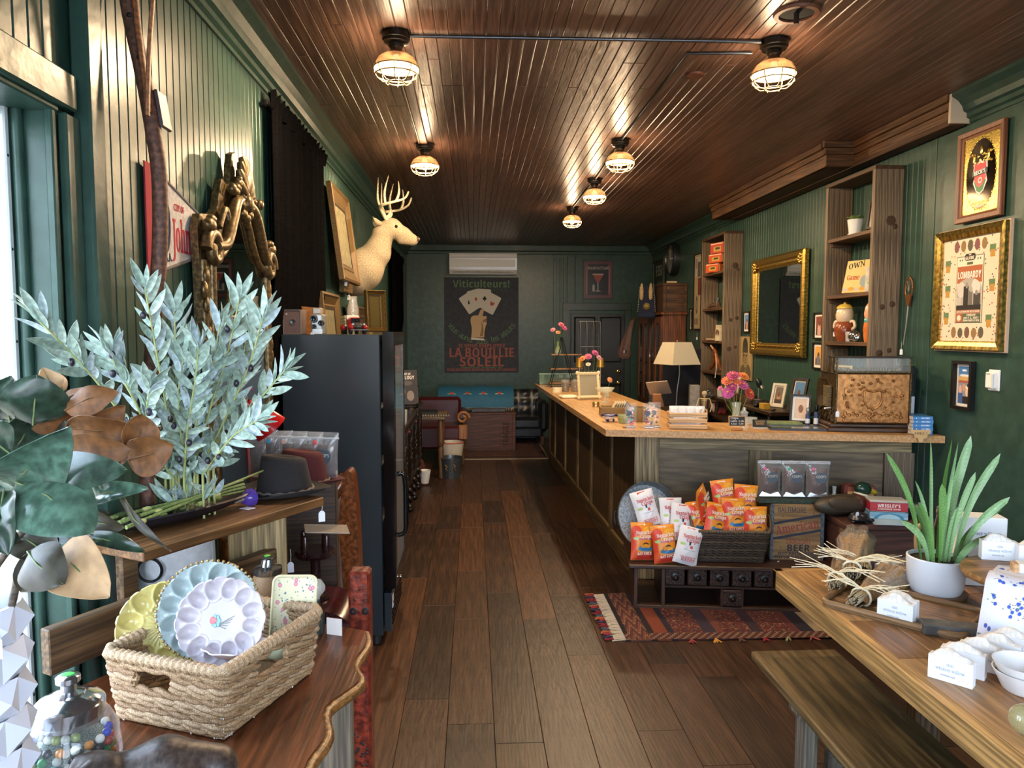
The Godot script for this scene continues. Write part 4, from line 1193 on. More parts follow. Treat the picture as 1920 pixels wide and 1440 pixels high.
	for k in 3: part(bb2, "foot", sphere(W(0.008, 0.012, 0.008), 8, 6), pm("1f2a78", 0.2), W(cos(k * 2.1) * 0.03, 0.011, sin(k * 2.1) * 0.03))
	for k in 4: one("wrapped_mint", ["pink mint at the left of the blue-rimmed bowl", "white mint at the back of the blue-rimmed bowl", "pale mint at the right of the blue-rimmed bowl", "cream mint at the front of the blue-rimmed bowl"][k], "candy", sphere(W(0.014, 0.008, 0.011), 8, 6), pm(["d8a0b0", "efe9ec", "e6c9b8", "ece6d8"][k], 0.4), W(0.985 + cos(k * 1.57 + 2.6) * 0.022, 1.136, -5.22 + sin(k * 1.57 + 2.6) * 0.022), 0, "mints in the blue-rimmed bowl")
	one("green_planter", "sage green fluted ceramic pot on the counter corner", "pot", lat([V(0, 0), V(0.032, 0), V(0.046, 0.025), V(0.046, 0.06), V(0.042, 0.062), V(0.041, 0.03), V(0, 0.012)], 32, 0.02, 16), mott("7a8a5c", "a3b080", 0.3), W(1.075, 1.1005, -5.13))
	var wk := mott("5e4626", "a98a56", 0.7, 0.0, 60.0, 1.0)
	one("round_basket", "round brown wicker basket behind the candy pouches", "basket", lat([V(0, 0), V(0.07, 0), V(0.085, 0.05), V(0.075, 0.1), V(0.07, 0.1), V(0.078, 0.05), V(0, 0.01)], 28, 0.02, 14), wk, W(1.2, 1.1005, -5.25))
	var tb := thing("card_tray", "woven tray of upright pale cards on the counter", "tray", W(1.1, 1.1005, -5.62), -6)
	for z in [-0.09, 0.09]: part(tb, "side", box(W(0.22, 0.07, 0.012), 0.003, W(0, 0.035, 0)), wk, W(0, 0, z))
	for e in [-0.11, 0.11]: part(tb, "end", box(W(0.012, 0.07, 0.18), 0.003, W(0, 0.035, 0)), wk, W(e, 0, 0))
	part(tb, "bottom", box(W(0.22, 0.01, 0.18), 0.0, W(0, 0.005, 0)), wk)
	for k in 6: one("greeting_card", ["pale card at the left end of the woven tray", "pale card, second in the woven tray", "pale card, third in the woven tray", "pale card, fourth in the woven tray", "pale card, fifth in the woven tray", "pale card at the right end of the woven tray"][k], "card", box(W(0.004, 0.11, 0.13), 0.0, W(0, 0.055, 0)), mott("c4b494", "d8ccb0", 0.8), W(1.06 + k * 0.018, 1.112, -5.62), -6, "cards in the woven tray").rotation_degrees.z = -28
	one("wicker_lid", "wicker lid leaning against the card tray", "basket lid", box(W(0.16, 0.012, 0.15), 0.004), wk, W(1.24, 1.155, -5.6), -6).rotation_degrees.z = -48
	# cream ornate easel frame
	var cf := thing("ornate_frame", "cream ornate easel frame with blank grey-green panel", "picture frame", W(1.11, 1.2345, -6.98))
	cf.rotation_degrees = W(-14, 8, 0)
	var cm := mott("b8a478", "e0d0a4", 0.5, 0.0, 30.0, 0.6)
	s = g()
	frame(s, 0.17, 0.2, [V(0, 0), V(0, 0.008), V(0.006, 0.014), V(0.02, 0.018), V(0.026, 0.01), V(0.026, 0)])
	for k in 28:
		var a := TAU * k / 28
		var px := clampf(cos(a) * 0.16, -0.103, 0.103)
		var py := clampf(sin(a) * 0.18, -0.118, 0.118)
		ball(s, W(px, py, 0.01), W(0.014, 0.012, 0.008), 7, 5)
	for e in [-1, 1]:
		for f in [-1, 1]: ball(s, W(e * 0.106, f * 0.12, 0.012), W(0.02, 0.02, 0.01), 8, 6)
	part(cf, "frame", s, cm)
	part(cf, "panel", box(W(0.17, 0.2, 0.004)), pm("85806c", 0.8), W(0, 0, 0.002))
	one("folded_napkin", "cream folded napkins lying left of the ornate frame", "napkin", box(W(0.16, 0.03, 0.14), 0.012, W(0, 0.015, 0)), pm("dcd2b8", 0.85), W(0.93, 1.1005, -7.1), 12)
	var cs := thing("cake_stand", "clear glass pedestal dish behind the card tray", "cake stand", W(1.2, 1.1005, -6.6))
	part(cs, "dish", lat([V(0, 0.1), V(0.06, 0.1), V(0.09, 0.14), V(0.085, 0.14), V(0.055, 0.106), V(0, 0.105)], 24, 0.03, 12), glass("dce4d2", 0.3))
	part(cs, "foot", lat([V(0.05, 0), V(0.045, 0.008), V(0.012, 0.02), V(0.012, 0.09), V(0.03, 0.1)], 20), glass("dce4d2", 0.25))
	var jm := [["brown jar of dark preserve, left of the pair beyond the napkins", 1.0, "2e1a12"], ["glass jar of brown nuts, right of the pair beyond the napkins", 1.11, "5a4534"]]
	for j in jm:
		var t := thing("preserve_jar", j[0], "jar", W(j[1], 1.1005, -7.9), 0, "jars beyond the napkins")
		part(t, "body", lat([V(0, 0), V(0.045, 0), V(0.047, 0.01), V(0.047, 0.11), V(0.04, 0.12), V(0.04, 0.13)], 20), glass("e2dcd2", 0.2))
		part(t, "filling", lat([V(0, 0.006), V(0.042, 0.006), V(0.042, 0.1), V(0, 0.1)], 18), pm(j[2], 0.5))
	one("cream_coil", "cream coiled ribbon roll at the counter edge", "ribbon roll", lat([V(0.03, 0), V(0.055, 0), V(0.055, 0.05), V(0.03, 0.05), V(0.03, 0)], 20), pm("d8cfb0", 0.7), W(0.9, 1.1005, -7.8))
	one("tin_set", "small gold foil tins in front of the ornate frame", "tin", lat([V(0, 0), V(0.03, 0), V(0.03, 0.04), V(0.026, 0.045), V(0, 0.045)], 18), pm("c9a468", 0.25, 0.8), W(1.06, 1.1005, -6.25))
	# glass case at the far end
	var gc := thing("glass_case", "low green-tinted glass display case at the counter's far end", "display case", W(1.06, 1.1005, -9.0))
	part(gc, "floor", box(W(0.5, 0.012, 0.26), 0.003, W(0, 0.006, 0)), pm("3c3a33", 0.5))
	part(gc, "pane", box(W(0.5, 0.12, 0.006), 0.0, W(0, 0.07, 0.13)), glass("7fa898", 0.3))
	part(gc, "pane", box(W(0.5, 0.006, 0.26), 0.0, W(0, 0.13, 0)), glass("7fa898", 0.35))
	part(gc, "pane", box(W(0.006, 0.12, 0.26), 0.0, W(-0.25, 0.07, 0)), glass("7fa898", 0.3))
	part(gc, "rim", box(W(0.52, 0.012, 0.012), 0.003, W(0, 0.135, 0.13)), pm("8fa59c", 0.3))
	part(gc, "goods", box(W(0.3, 0.06, 0.12), 0.01, W(0.05, 0.045, 0)), pm("6a3a24", 0.6))
	# A-frame shelf
	var iron := pm("121212", 0.5, 0.4)
	var af := thing("a_frame_shelf", "black A-frame stand with three thin wooden shelves", "shelf stand", W(1.06, 1.1005, -8.55))
	for z in [-0.09, 0.09]:
		part(af, "leg", bar([W(-0.16, 0.002, z), W(-0.02, 0.58, z)], 0.006, 6), iron)
		part(af, "leg", bar([W(0.12, 0.002, z), W(-0.02, 0.58, z)], 0.006, 6), iron)
	part(af, "top_bar", bar([W(-0.02, 0.58, -0.09), W(-0.02, 0.58, 0.09)], 0.006, 6), iron)
	for k in 3: part(af, "shelf", box(W(0.4 - k * 0.02, 0.014, 0.17), 0.003), wood("5a3c22", "8a6238", "x", 0.5), W(0.03, 0.05 + k * 0.165, 0))
	var v1 := W(0.99, 1.1005 + 0.387, -8.52)
	vase("bud_vase", "green glass bud vase on the A-frame shelf", [V(0, 0), V(0.035, 0), V(0.042, 0.03), V(0.034, 0.07), V(0.013, 0.1), V(0.014, 0.15), V(0.012, 0.15), V(0.011, 0.1), V(0, 0.01)], glass("a8bc8c", 0.3), v1, 0.05, 0.03)
	for z in [["pink zinnia at the top of the bud vase on the A-frame", 0.035, 0.34, "d0406c", 0.04], ["hot pink zinnia at right in the A-frame bud vase", 0.07, 0.30, "c83274", 0.04], ["pale pink zinnia at left in the A-frame bud vase", -0.06, 0.28, "d87a8c", 0.035], ["orange zinnia low in the A-frame bud vase", 0.0, 0.25, "d8904c", 0.032]]:
		zinnia(z[0], v1 + W(0, 0.01, 0), v1 + W(z[1], z[2], 0.02), z[3], z[4], W(45, 0, -z[1] * 300))
	# arched wire rack and gold lamps
	var wr := thing("wire_rack", "tall grey arched wire rack standing before the back door", "wire rack", W(1.33, 1.1005, -8.3))
	for e in [-0.115, -0.04, 0.04, 0.115]:
		part(wr, "hoop", bar(spl([W(e, 0.002, 0.06), W(e, 0.62, 0.06), W(e, 0.74, 0.03), W(e, 0.765, 0), W(e, 0.74, -0.03), W(e, 0.62, -0.06), W(e, 0.002, -0.06)], 4), 0.005, 6), pm("5a5d5e", 0.4, 0.7))
	for y in [0.48, 0.765, 0.2]: part(wr, "cross_bar", bar([W(-0.115, y, 0.06 if y < 0.7 else 0.0), W(0.115, y, 0.06 if y < 0.7 else 0.0)], 0.005, 6), pm("5a5d5e", 0.4, 0.7))
	for l in [["small table lamp with gold drum shade, right of the pair", 1.385], ["small table lamp with gold drum shade, left of the pair", 1.155]]:
		var t := thing("table_lamp", l[0], "lamp", W(l[1], 1.1005, -7.9), 0, "gold shade lamps on the counter")
		part(t, "base", lat([V(0, 0), V(0.04, 0), V(0.04, 0.01), V(0.008, 0.016), V(0.005, 0.02), V(0.005, 0.26)], 18), pm("b8a890", 0.3, 0.7))
		part(t, "shade", lat([V(0.045, 0.265), V(0.034, 0.365), V(0, 0.368)], 24), pm("b08a3c", 0.35, 0.7))
	var v2 := W(1.255, 1.1005, -7.75)
	vase("flower_vase", "clear vase of pink zinnias between the gold lamps", [V(0, 0), V(0.03, 0), V(0.034, 0.1), V(0.02, 0.16), V(0.028, 0.2), V(0.026, 0.2), V(0.018, 0.16), V(0.03, 0.1), V(0, 0.01)], glass("dce8d8", 0.18), v2, 0.1, 0.028)
	for z in [["magenta zinnia between the gold lamps, at the top", 0.04, 0.42, "c03080", 0.042], ["pink zinnia between the gold lamps, left", -0.03, 0.38, "d04a80", 0.045], ["orange zinnia between the gold lamps, far left", -0.09, 0.36, "e08030", 0.04], ["light pink zinnia between the gold lamps, right", 0.08, 0.37, "e09ab0", 0.038], ["white zinnia between the gold lamps, low", -0.03, 0.3, "e6e0cc", 0.03]]:
		zinnia(z[0], v2 + W(0, 0.01, 0), v2 + W(z[1], z[2], 0.02), z[3], z[4], W(45, 0, -z[1] * 300))
	# tablet on a stand, orange flower glass
	var tk := thing("tablet_stand", "silver tablet register seen from behind on tan stand", "tablet", W(1.62, 1.1005, -6.3), 150)
	part(tk, "stand", slab([V(-0.05, 0), V(0.05, 0), V(0.035, 0.12), V(-0.035, 0.12)], -0.01, 0.01), pm("9a6a48", 0.6), Vector3.ZERO, W(-25, 0, 0))
	part(tk, "tablet", box(W(0.2, 0.14, 0.012), 0.004), pm("8d8070", 0.35, 0.3), W(0, 0.16, 0), W(-35, 0, -8))
	var v3 := W(1.33, 1.1005, -7.2)
	vase("drinking_glass", "small glass holding one orange zinnia", [V(0, 0), V(0.025, 0), V(0.03, 0.1), V(0.028, 0.1), V(0.023, 0.008), V(0, 0.008)], glass("d8e4d8", 0.2), v3)
	zinnia("single orange zinnia leaning right beside ornate frame", v3 + W(0, 0.01, 0), v3 + W(0.02, 0.17, 0.03), "e08848", 0.032, W(60, 0, -20))

func back_bar():
	var dk := wood("1f140c", "3a2818", "z", 0.45, 0, 5.0)
	var t := thing("back_counter", "low dark back counter along the right wall", "counter", W(2.7, 0, -6.85))
	part(t, "body", box(W(0.42, 0.86, 1.9), 0.004, W(0, 0.43, 0)), dk)
	part(t, "top", box(W(0.47, 0.03, 1.95), 0.004, W(-0.01, 0.875, 0)), dk)
	t = thing("riser_bench", "dark wooden riser bench crowded with curios behind counter", "bench", W(2.68, 0.891, -6.75))
	part(t, "seat", box(W(0.4, 0.035, 1.6), 0.005, W(0, 0.17, 0)), dk)
	for z in [-0.65, 0.65]:
		for e in [-0.14, 0.14]: part(t, "leg", bar([W(e * 1.2, 0, z * 1.05), W(e, 0.155, z)], 0.022, 8), dk)
	var y := 1.0795
	var white := pm("d8d2c4", 0.7)
	for p in [["tilted photo in wide cream frame on the riser bench", 2.66, -7.35, 0.14, 0.17, "b9ad8e", -62, "8d8878"], ["small silver framed photo leaning on the riser bench", 2.72, -6.35, 0.10, 0.17, "c4bfae", -62, "6a5e54"], ["black framed sunset beach photo at the riser bench's near end", 2.74, -6.0, 0.12, 0.24, "15120f", -66, "4a78a8"]]:
		picture("photo_frame", p[0], "photo frame", W(p[1], y + p[4] / 2 + 0.02, p[2]), W(-14, p[6], 0), p[3], p[4], [V(0, 0), V(0, 0.016), V(0.022, 0.016), V(0.022, 0)], mott(p[5], Color(p[5]).lightened(0.1).to_html(false), 0.5), blocks("rb" + p[7], 32, 48, p[7], [[0.25, 0.4, 0.75, 1.0, "b08058", 1], [0.35, 0.3, 0.65, 0.6, "5c4030", 1], [0, 0.75, 1, 1, "3a2e26"]], 0.12), 0.012, white)
	var pot := lat([V(0, 0), V(0.07, 0), V(0.075, 0.05), V(0.07, 0.075), V(0.064, 0.075), V(0.066, 0.05), V(0, 0.01)], 24)
	one("wooden_bowl", "round brown banded wooden bowl on the riser bench", "bowl", pot, wood("2e1c10", "5c4028", "x", 0.5), W(2.6, y, -6.75))
	one("leather_box", "small maroon leather box left of the wooden bowl", "box", box(W(0.08, 0.07, 0.1), 0.008, W(0, 0.035, 0)), pm("4a2620", 0.5), W(2.57, y, -7.0))
	var cj := thing("sugar_caster", "polished silver sugar caster in front of cream frame", "caster", W(2.56, y, -7.18))
	part(cj, "body", lat([V(0, 0), V(0.03, 0), V(0.022, 0.02), V(0.04, 0.06), V(0.036, 0.1), V(0.02, 0.115)], 18), pm("c9ccd0", 0.15, 0.95))
	part(cj, "lid", lat([V(0.022, 0.115), V(0.03, 0.125), V(0.03, 0.14), V(0.01, 0.15), V(0, 0.155)], 16), pm("c9ccd0", 0.15, 0.95))
	var dk2 := thing("duck_on_stand", "silver and black duck head ornament on a thin stand", "ornament", W(2.68, y, -6.72))
	part(dk2, "rod", bar([W(0, 0, 0), W(0, 0.14, 0)], 0.004, 6), pm("a8a294", 0.4, 0.7))
	part(dk2, "base", lat([V(0, 0), V(0.035, 0), V(0.03, 0.01), V(0, 0.012)], 16), pm("6b5838", 0.5))
	part(dk2, "head", sphere(W(0.028, 0.05, 0.03), 12, 8), pm("3a3e40", 0.25, 0.6), W(0, 0.19, 0), W(0, 0, 20))
	part(dk2, "bill", sphere(W(0.018, 0.014, 0.03), 10, 6), pm("c9c6bc", 0.2, 0.8), W(0.02, 0.155, 0.03), W(40, 0, 0))
	var cam := thing("folding_camera", "black folding camera with silver lens on the riser bench", "camera", W(2.55, y, -6.38), -60)
	part(cam, "body", box(W(0.09, 0.07, 0.05), 0.008, W(0, 0.035, 0)), pm("141415", 0.4))
	part(cam, "lens", lat([V(0.022, 0), V(0.022, 0.025), V(0.015, 0.025), V(0.012, 0.015), V(0, 0.015)], 16), pm("7a7d80", 0.25, 0.8), W(0, 0.035, 0.025), W(90, 0, 0))
	one("yellow_box", "small yellow film box under the riser bench edge", "box", box(W(0.06, 0.05, 0.1), 0.002, W(0, 0.025, 0)), pm("b08c2c", 0.6), W(2.53, y, -6.2), 0)
	one("metal_clamp", "dull metal clamp lying beside the folding camera", "clamp", bar([W(-0.06, 0.01, 0), W(0.03, 0.01, 0.02), W(0.07, 0.02, -0.02)], [0.006, 0.01, 0.006], 8), pm("6a6862", 0.4, 0.8), W(2.53, y, -6.05), 60)
	one("vase_grey", "grey-white ceramic cup behind the bouquet on the riser bench", "cup", lat([V(0, 0), V(0.035, 0), V(0.04, 0.08), V(0.037, 0.08), V(0.032, 0.01), V(0, 0.01)], 18), pm("b4b4ac", 0.4), W(2.57, y, -7.45))
	# side table with the big lamp
	t = thing("side_table", "dark side table carrying the big cream lamp", "table", W(2.03, 0, -7.6))
	part(t, "top", box(W(0.82, 0.04, 0.6), 0.01, W(0, 0.93, 0)), dk)
	for e in [-0.36, 0.36]:
		for z in [-0.24, 0.24]: part(t, "leg", box(W(0.05, 0.91, 0.05), 0.006, W(0, 0.455, 0)), dk, W(e, 0, z))
	part(t, "panel", box(W(0.7, 0.5, 0.02), 0.004, W(0, 0.65, 0.25)), wood("3a1f10", "5a3218", "x", 0.5))
	var ly := 0.9505
	t = thing("table_lamp", "big table lamp with square tapered cream shade", "lamp", W(2.13, ly, -7.55))
	part(t, "base", box(W(0.14, 0.02, 0.14), 0.005, W(0.04, 0.01, 0)), pm("8a8a86", 0.4, 0.5))
	part(t, "stem", bar(spl([W(0.0, 0.02, 0), W(0.01, 0.2, 0), W(0.03, 0.36, 0), W(0.02, 0.5, 0), W(0, 0.6, 0)], 4), 0.006, 8), pm("9a9a98", 0.3, 0.8))
	var s := g()
	go(0, 0, 0, 0, 20)
	flat(s)
	var lo := 0.205
	var hi := 0.125
	for k in 4:
		var a := TAU * k / 4 + PI / 4
		var b := a + TAU / 4
		var p := [W(cos(a) * lo * 1.2, 0.46, -sin(a) * lo * 1.2), W(cos(b) * lo * 1.2, 0.46, -sin(b) * lo * 1.2), W(cos(b) * hi * 1.2, 0.69, -sin(b) * hi * 1.2), W(cos(a) * hi * 1.2, 0.69, -sin(a) * hi * 1.2)]
		q(s, p[0], p[1], p[2], p[3])
		q(s, p[1] * W(0.98, 1, 0.98), p[0] * W(0.98, 1, 0.98), p[3] * W(0.98, 1, 0.98), p[2] * W(0.98, 1, 0.98))
	part(t, "shade", s, mott("b3a78c", "c4b99e", 0.85, 0, 30.0, 0.2))
	part(t, "finial", sphere(W(0.008, 0.014, 0.008), 8, 6), pm("b09a5c", 0.3, 0.8), W(0, 0.7, 0))
	for k in 5:
		one("tin", ["round silver tin at the bottom of the tin stack", "round silver tin, second in the tin stack", "round silver tin, third in the tin stack", "round silver tin, fourth in the tin stack", "round silver tin on top of the tin stack"][k], "tin", lat([V(0, 0), V(0.05, 0), V(0.05, 0.018), V(0.053, 0.02), V(0.053, 0.03), V(0, 0.032)], 22), pm("9a9d9e", 0.25, 0.85), W(1.86, ly + k * 0.034, -7.42), 0, "stacked silver tins")
	one("grey_box", "grey box file standing right of the big lamp", "box", box(W(0.1, 0.25, 0.12), 0.003, W(0, 0.125, 0)), mott("7c7a74", "8d8a84", 0.7), W(2.29, ly, -7.45), -10)
	t = thing("desk_fan", "tiny dark desk fan right of the grey box", "fan", W(2.42, ly, -7.4))
	part(t, "stand", lat([V(0, 0), V(0.03, 0), V(0.025, 0.01), V(0.006, 0.015), V(0.006, 0.13)], 14), pm("2a2c2c", 0.35, 0.6))
	s = g()
	for r in [0.02, 0.035, 0.05]:
		var p := []
		for k in 17: p.append(W(cos(TAU * k / 16) * r, 0.17 + sin(TAU * k / 16) * r, 0.02))
		tube(s, p, 0.003, 5)
	part(t, "cage", s, pm("55585a", 0.3, 0.8))
	s = g()
	for k in 4: ball(s, W(cos(k * 1.57) * 0.02, 0.17 + sin(k * 1.57) * 0.02, 0.008), W(0.015, 0.015, 0.003), 8, 5)
	part(t, "blades", s, pm("8a8d8e", 0.3, 0.7))
	one("dark_cloth", "dark navy cloth hung behind the big lamp", "cloth", box(W(0.42, 0.62, 0.02), 0.006, W(0, 0.31, 0)), pm("10131c", 0.95), W(2.26, ly, -7.82), 0)
	# red and white book on the side table
	one("red_box", "red and white printed box in front of the far plank shelf", "box", box(W(0.16, 0.12, 0.05), 0.002, W(0, 0.06, 0)), blocks("redbox", 32, 24, "b03020", [[0.1, 0.1, 0.3, 0.9, "e0d8cc"], [0.4, 0.2, 0.9, 0.5, "2a2826"], [0.4, 0.6, 0.9, 0.8, "8d4a34"]], 0.1), W(2.58, 0.891, -7.55), -20)

func shelf_goods():
	# near shelf, x = 2.845, z from -4.97 to -5.60
	var t := thing("potted_plant", "small green plant in a white pot on the near plank shelf", "plant", W(2.81, 2.461, -5.3))
	part(t, "pot", lat([V(0, 0), V(0.042, 0), V(0.056, 0.11), V(0.051, 0.11), V(0.04, 0.01), V(0, 0.01)], 24), pm("dfe2e2", 0.25))
	part(t, "soil", lat([V(0, 0.095), V(0.05, 0.095)], 18), pm("2c2018", 0.95))
	for k in 5:
		var s := g()
		var a := k * 1.35
		sheet(s, 4, 6, func(u: float, v: float) -> Vector3:
			var w: float = 0.028 * sin(PI * pow(v, 0.8)) + 0.001
			var r: float = 0.01 + v * 0.05
			return Basis(Vector3.UP, a) * W((u - 0.5) * w * 2, 0.095 + v * 0.055 - v * v * 0.02 + absf(u - 0.5) * 0.012, r))
		part(t, "leaf", s, mott("2f6a2c", "9cc06a", 0.4, 0, 25.0))
	part(t, "saucer", lat([V(0, 0), V(0.05, 0), V(0.052, 0.008), V(0, 0.008)], 20), pm("dfe2e2", 0.25))
	picture("photo_frame", "dark photo frame leaning on the near shelf's top board", "photo frame", W(2.87, 2.58, -5.10), W(-10, -62, 0), 0.12, 0.18, THIN, pm("2a2220", 0.5), pm("a8a49c", 0.6), 0.015, pm("d8d6d0", 0.7))
	# board game box: lettering and colours only
	t = thing("board_game_box", "vintage yellow and red board game box on the near shelf", "board game", W(2.87, 2.031, -5.22))
	t.rotation_degrees = W(-14, -68, 0)
	part(t, "box", box(W(0.42, 0.25, 0.04), 0.003, W(0, 0.128, 0)), blocks("game", 168, 100, "d8c07c", [[0.58, 0.0, 1.0, 0.6, "b8382c"], [0.58, 0.62, 1.0, 0.82, "2a2a2a"], [0.0, 0.86, 1, 0.96, "b9b4a8"], [0.12, 0.82, 0.25, 0.95, "d8982c", 1], [0.35, 0.82, 0.5, 0.95, "d8982c", 1], [0.34, 0.45, 0.54, 0.85, "8fa0a8", 1], [0.4, 0.3, 0.55, 0.5, "e0c060", 1]], 0.12))
	txt(t, "OWN", 0.045, pm("2a2622", 0.7), W(-0.12, 0.215, 0.0205), W(0, 0, 8), 0.14, true, true)
	txt(t, "Game", 0.04, pm("a8382c", 0.7), W(-0.13, 0.12, 0.0205), Vector3.ZERO, 0.11, true, true)
	txt(t, "PARTY", 0.03, pm("d8b84c", 0.7), W(0.13, 0.075, 0.0205), Vector3.ZERO, 0.12)
	t = thing("frosted_tumbler", "frosted tall glass in front of the board game box", "glass", W(2.79, 2.031, -5.03))
	part(t, "body", lat([V(0, 0), V(0.034, 0), V(0.038, 0.02), V(0.033, 0.15), V(0.036, 0.17), V(0.034, 0.17), V(0, 0.16)], 20), mott("b4b6b0", "cfd0c8", 0.35))
	part(t, "sticker", sphere(W(0.009, 0.009, 0.002), 10, 5), pm("7ac83c", 0.5), W(-0.027, 0.06, 0.022), W(0, -50, 0))
	# two lidded ceramic jars in the place of the figures
	t = thing("ceramic_jar", "cream and brown glazed lidded ceramic jar on the near shelf", "jar", W(2.82, 1.676, -5.43))
	part(t, "body", lat([V(0, 0), V(0.05, 0), V(0.055, 0.02), V(0.07, 0.05), V(0.075, 0.1), V(0.06, 0.14), V(0.045, 0.155)], 24), mott("7a3a20", "8d4a2c", 0.2))
	part(t, "collar", lat([V(0.05, 0.15), V(0.062, 0.17), V(0.065, 0.2), V(0.058, 0.235), V(0.05, 0.25)], 24), pm("d8c4a4", 0.2))
	part(t, "lid", lat([V(0.06, 0.248), V(0.058, 0.262), V(0.04, 0.278), V(0.012, 0.286), V(0.01, 0.295), V(0, 0.3)], 24), pm("d0b04c", 0.2))
	for e in [-1, 1]: part(t, "handle", bar(spl([W(e * 0.065, 0.09, 0), W(e * 0.095, 0.11, 0), W(e * 0.085, 0.15, 0), W(e * 0.055, 0.15, 0)], 4), 0.012, 8), pm("dccbb0", 0.2), Vector3.ZERO, W(0, -70, 0))
	price_tag(W(2.765, 1.80, -5.47), -60, "white price tag on the ceramic jar", 0.05)
	t = thing("ceramic_jar", "orange and teal glazed ceramic jar half hidden by the plank", "jar", W(2.80, 1.676, -5.035))
	part(t, "body", lat([V(0, 0), V(0.035, 0), V(0.04, 0.03), V(0.046, 0.09), V(0.04, 0.14)], 22), mott("c8642c", "d87a3c", 0.2))
	part(t, "collar", lat([V(0.041, 0.14), V(0.04, 0.165), V(0.036, 0.17)], 22), pm("3a8a94", 0.2))
	part(t, "lid", lat([V(0.036, 0.17), V(0.042, 0.2), V(0.034, 0.25), V(0.015, 0.28), V(0, 0.285)], 22), pm("d8a488", 0.25))
	t = thing("pot_cover", "round polished silver pot lid leaning on the near shelf", "lid", W(2.775, 1.72, -5.2))
	t.rotation_degrees = W(75, -55, 0)
	part(t, "dome", lat([V(0, 0.016), V(0.02, 0.014), V(0.042, 0.004), V(0.045, 0)], 24), pm("b9bcbe", 0.12, 0.95))
	part(t, "knob", sphere(W(0.006, 0.006, 0.006), 8, 6), pm("8d9092", 0.2, 0.9), W(0, 0.02, 0))
	one("shot_glass", "small clear glass between ceramic jar and silver lid", "glass", lat([V(0, 0), V(0.02, 0), V(0.024, 0.075), V(0.022, 0.075), V(0.018, 0.008), V(0, 0.008)], 16), glass("e8eeee", 0.25), W(2.775, 1.676, -5.28))
	one("dark_jug", "dark grey ball jug behind the silver lid", "jug", lat([V(0, 0), V(0.03, 0), V(0.042, 0.04), V(0.03, 0.08), V(0, 0.085)], 18), pm("26282a", 0.25, 0.4), W(2.85, 1.676, -5.13))
	t = thing("pulp_book", "old pulp paperback leaning at bottom of near shelf", "book", W(2.83, 1.251, -5.5))
	t.rotation_degrees = W(-10, -68, 0)
	part(t, "book", box(W(0.18, 0.24, 0.02), 0.002, W(0, 0.122, 0)), blocks("pulp", 48, 64, "c8bc8e", [[0.1, 0.18, 0.6, 0.28, "3a362c"], [0.25, 0.45, 0.9, 0.95, "c0a82c", 1], [0.5, 0.35, 0.8, 0.6, "e0dccc", 1], [0.3, 0.7, 0.7, 1.0, "5a5240", 1]], 0.15))
	txt(t, "the INVISIBLE", 0.025, pm("2c2820", 0.7), W(0, 0.215, 0.011), Vector3.ZERO, 0.15)
	# far shelf goods
	for b in [["orange model box on top of the pair, far shelf", 0.0, 2.431, 0.1, -8.35], ["orange model box, lower of the pair, far shelf", 0.0, 2.531, 0.1, -8.25], ["red card box behind the orange pair, far shelf", 0.02, 2.631, 0.12, -8.2]]:
		t = thing("model_box", b[0], "box", W(2.80, b[2], b[4]), -72, "model boxes on the far shelf")
		part(t, "box", box(W(0.24, b[3] - 0.001, 0.12), 0.002, W(0, b[3] / 2, 0)), blocks("mb" + b[0].left(3), 48, 20, "c8481c" if b[0].begins_with("orange") else "b83a2c", [[0.05, 0.06, 0.95, 0.16, "e8d8b0"], [0.25, 0.35, 0.85, 0.85, "b89a3c"], [0.4, 0.45, 0.75, 0.7, "3a2a1c"]], 0.08))
	one("white_card", "white card leaning on the far shelf's second board", "card", box(W(0.004, 0.3, 0.12), 0.0, W(0, 0.15, 0)), pm("c8c4bc", 0.7), W(2.82, 2.021, -8.1)).rotation_degrees.z = -14
	t = thing("silver_cup", "small silver cup on the far shelf's second board", "cup", W(2.8, 2.021, -8.3))
	part(t, "body", lat([V(0, 0), V(0.03, 0), V(0.012, 0.02), V(0.03, 0.07), V(0.036, 0.12), V(0.03, 0.12), V(0, 0.06)], 16), pm("b9bcbc", 0.15, 0.9))
	one("driftwood", "twisted driftwood and copper oddments on the far shelf", "driftwood", bar(spl([W(-0.02, 0.02, 0.2), W(0.02, 0.05, 0.08), W(-0.02, 0.03, 0), W(0.02, 0.045, -0.12), W(0, 0.02, -0.2)], 4), 0.02, 7), mott("3a281a", "6a4a30", 0.7, 0, 20.0), W(2.79, 2.021, -8.36))
	t = thing("beer_stein", "cream beer stein on the far shelf's third board", "stein", W(2.79, 1.646, -8.12))
	part(t, "body", lat([V(0, 0), V(0.065, 0), V(0.068, 0.01), V(0.058, 0.17), V(0.06, 0.18), V(0.052, 0.18), V(0.05, 0.02), V(0, 0.02)], 22), mott("b4a888", "ccc0a0", 0.3))
	part(t, "handle", bar(spl([W(0, 0.15, -0.055), W(0, 0.15, -0.1), W(0, 0.05, -0.1), W(0, 0.03, -0.06)], 4), 0.009, 7), mott("3a2c20", "54402c", 0.4), Vector3.ZERO, W(0, -30, 0))
	part(t, "crest", slab(arc(0, 0, 0.025, 0.04, 0, 350, 12), 0, 0.003), pm("6a4a30", 0.5), W(-0.052, 0.09, 0.03), W(0, -60, 0))
	for k in 4: one("curio_shell", ["shell at the left of the row before the stein", "shell second in the row before the stein", "shell third in the row before the stein", "shell nearest the stein"][k], "shell", sphere(W(0.02, 0.014, 0.02), 8, 6), mott("9a7a58", "c8a888", 0.6, 0, 30.0), W(2.78, 1.66, -8.56 + k * 0.075), 0, "shells before the stein")
	t = thing("leather_harness", "brown leather strap bundle hanging over the far shelf board", "harness", W(2.78, 1.291, -8.25))
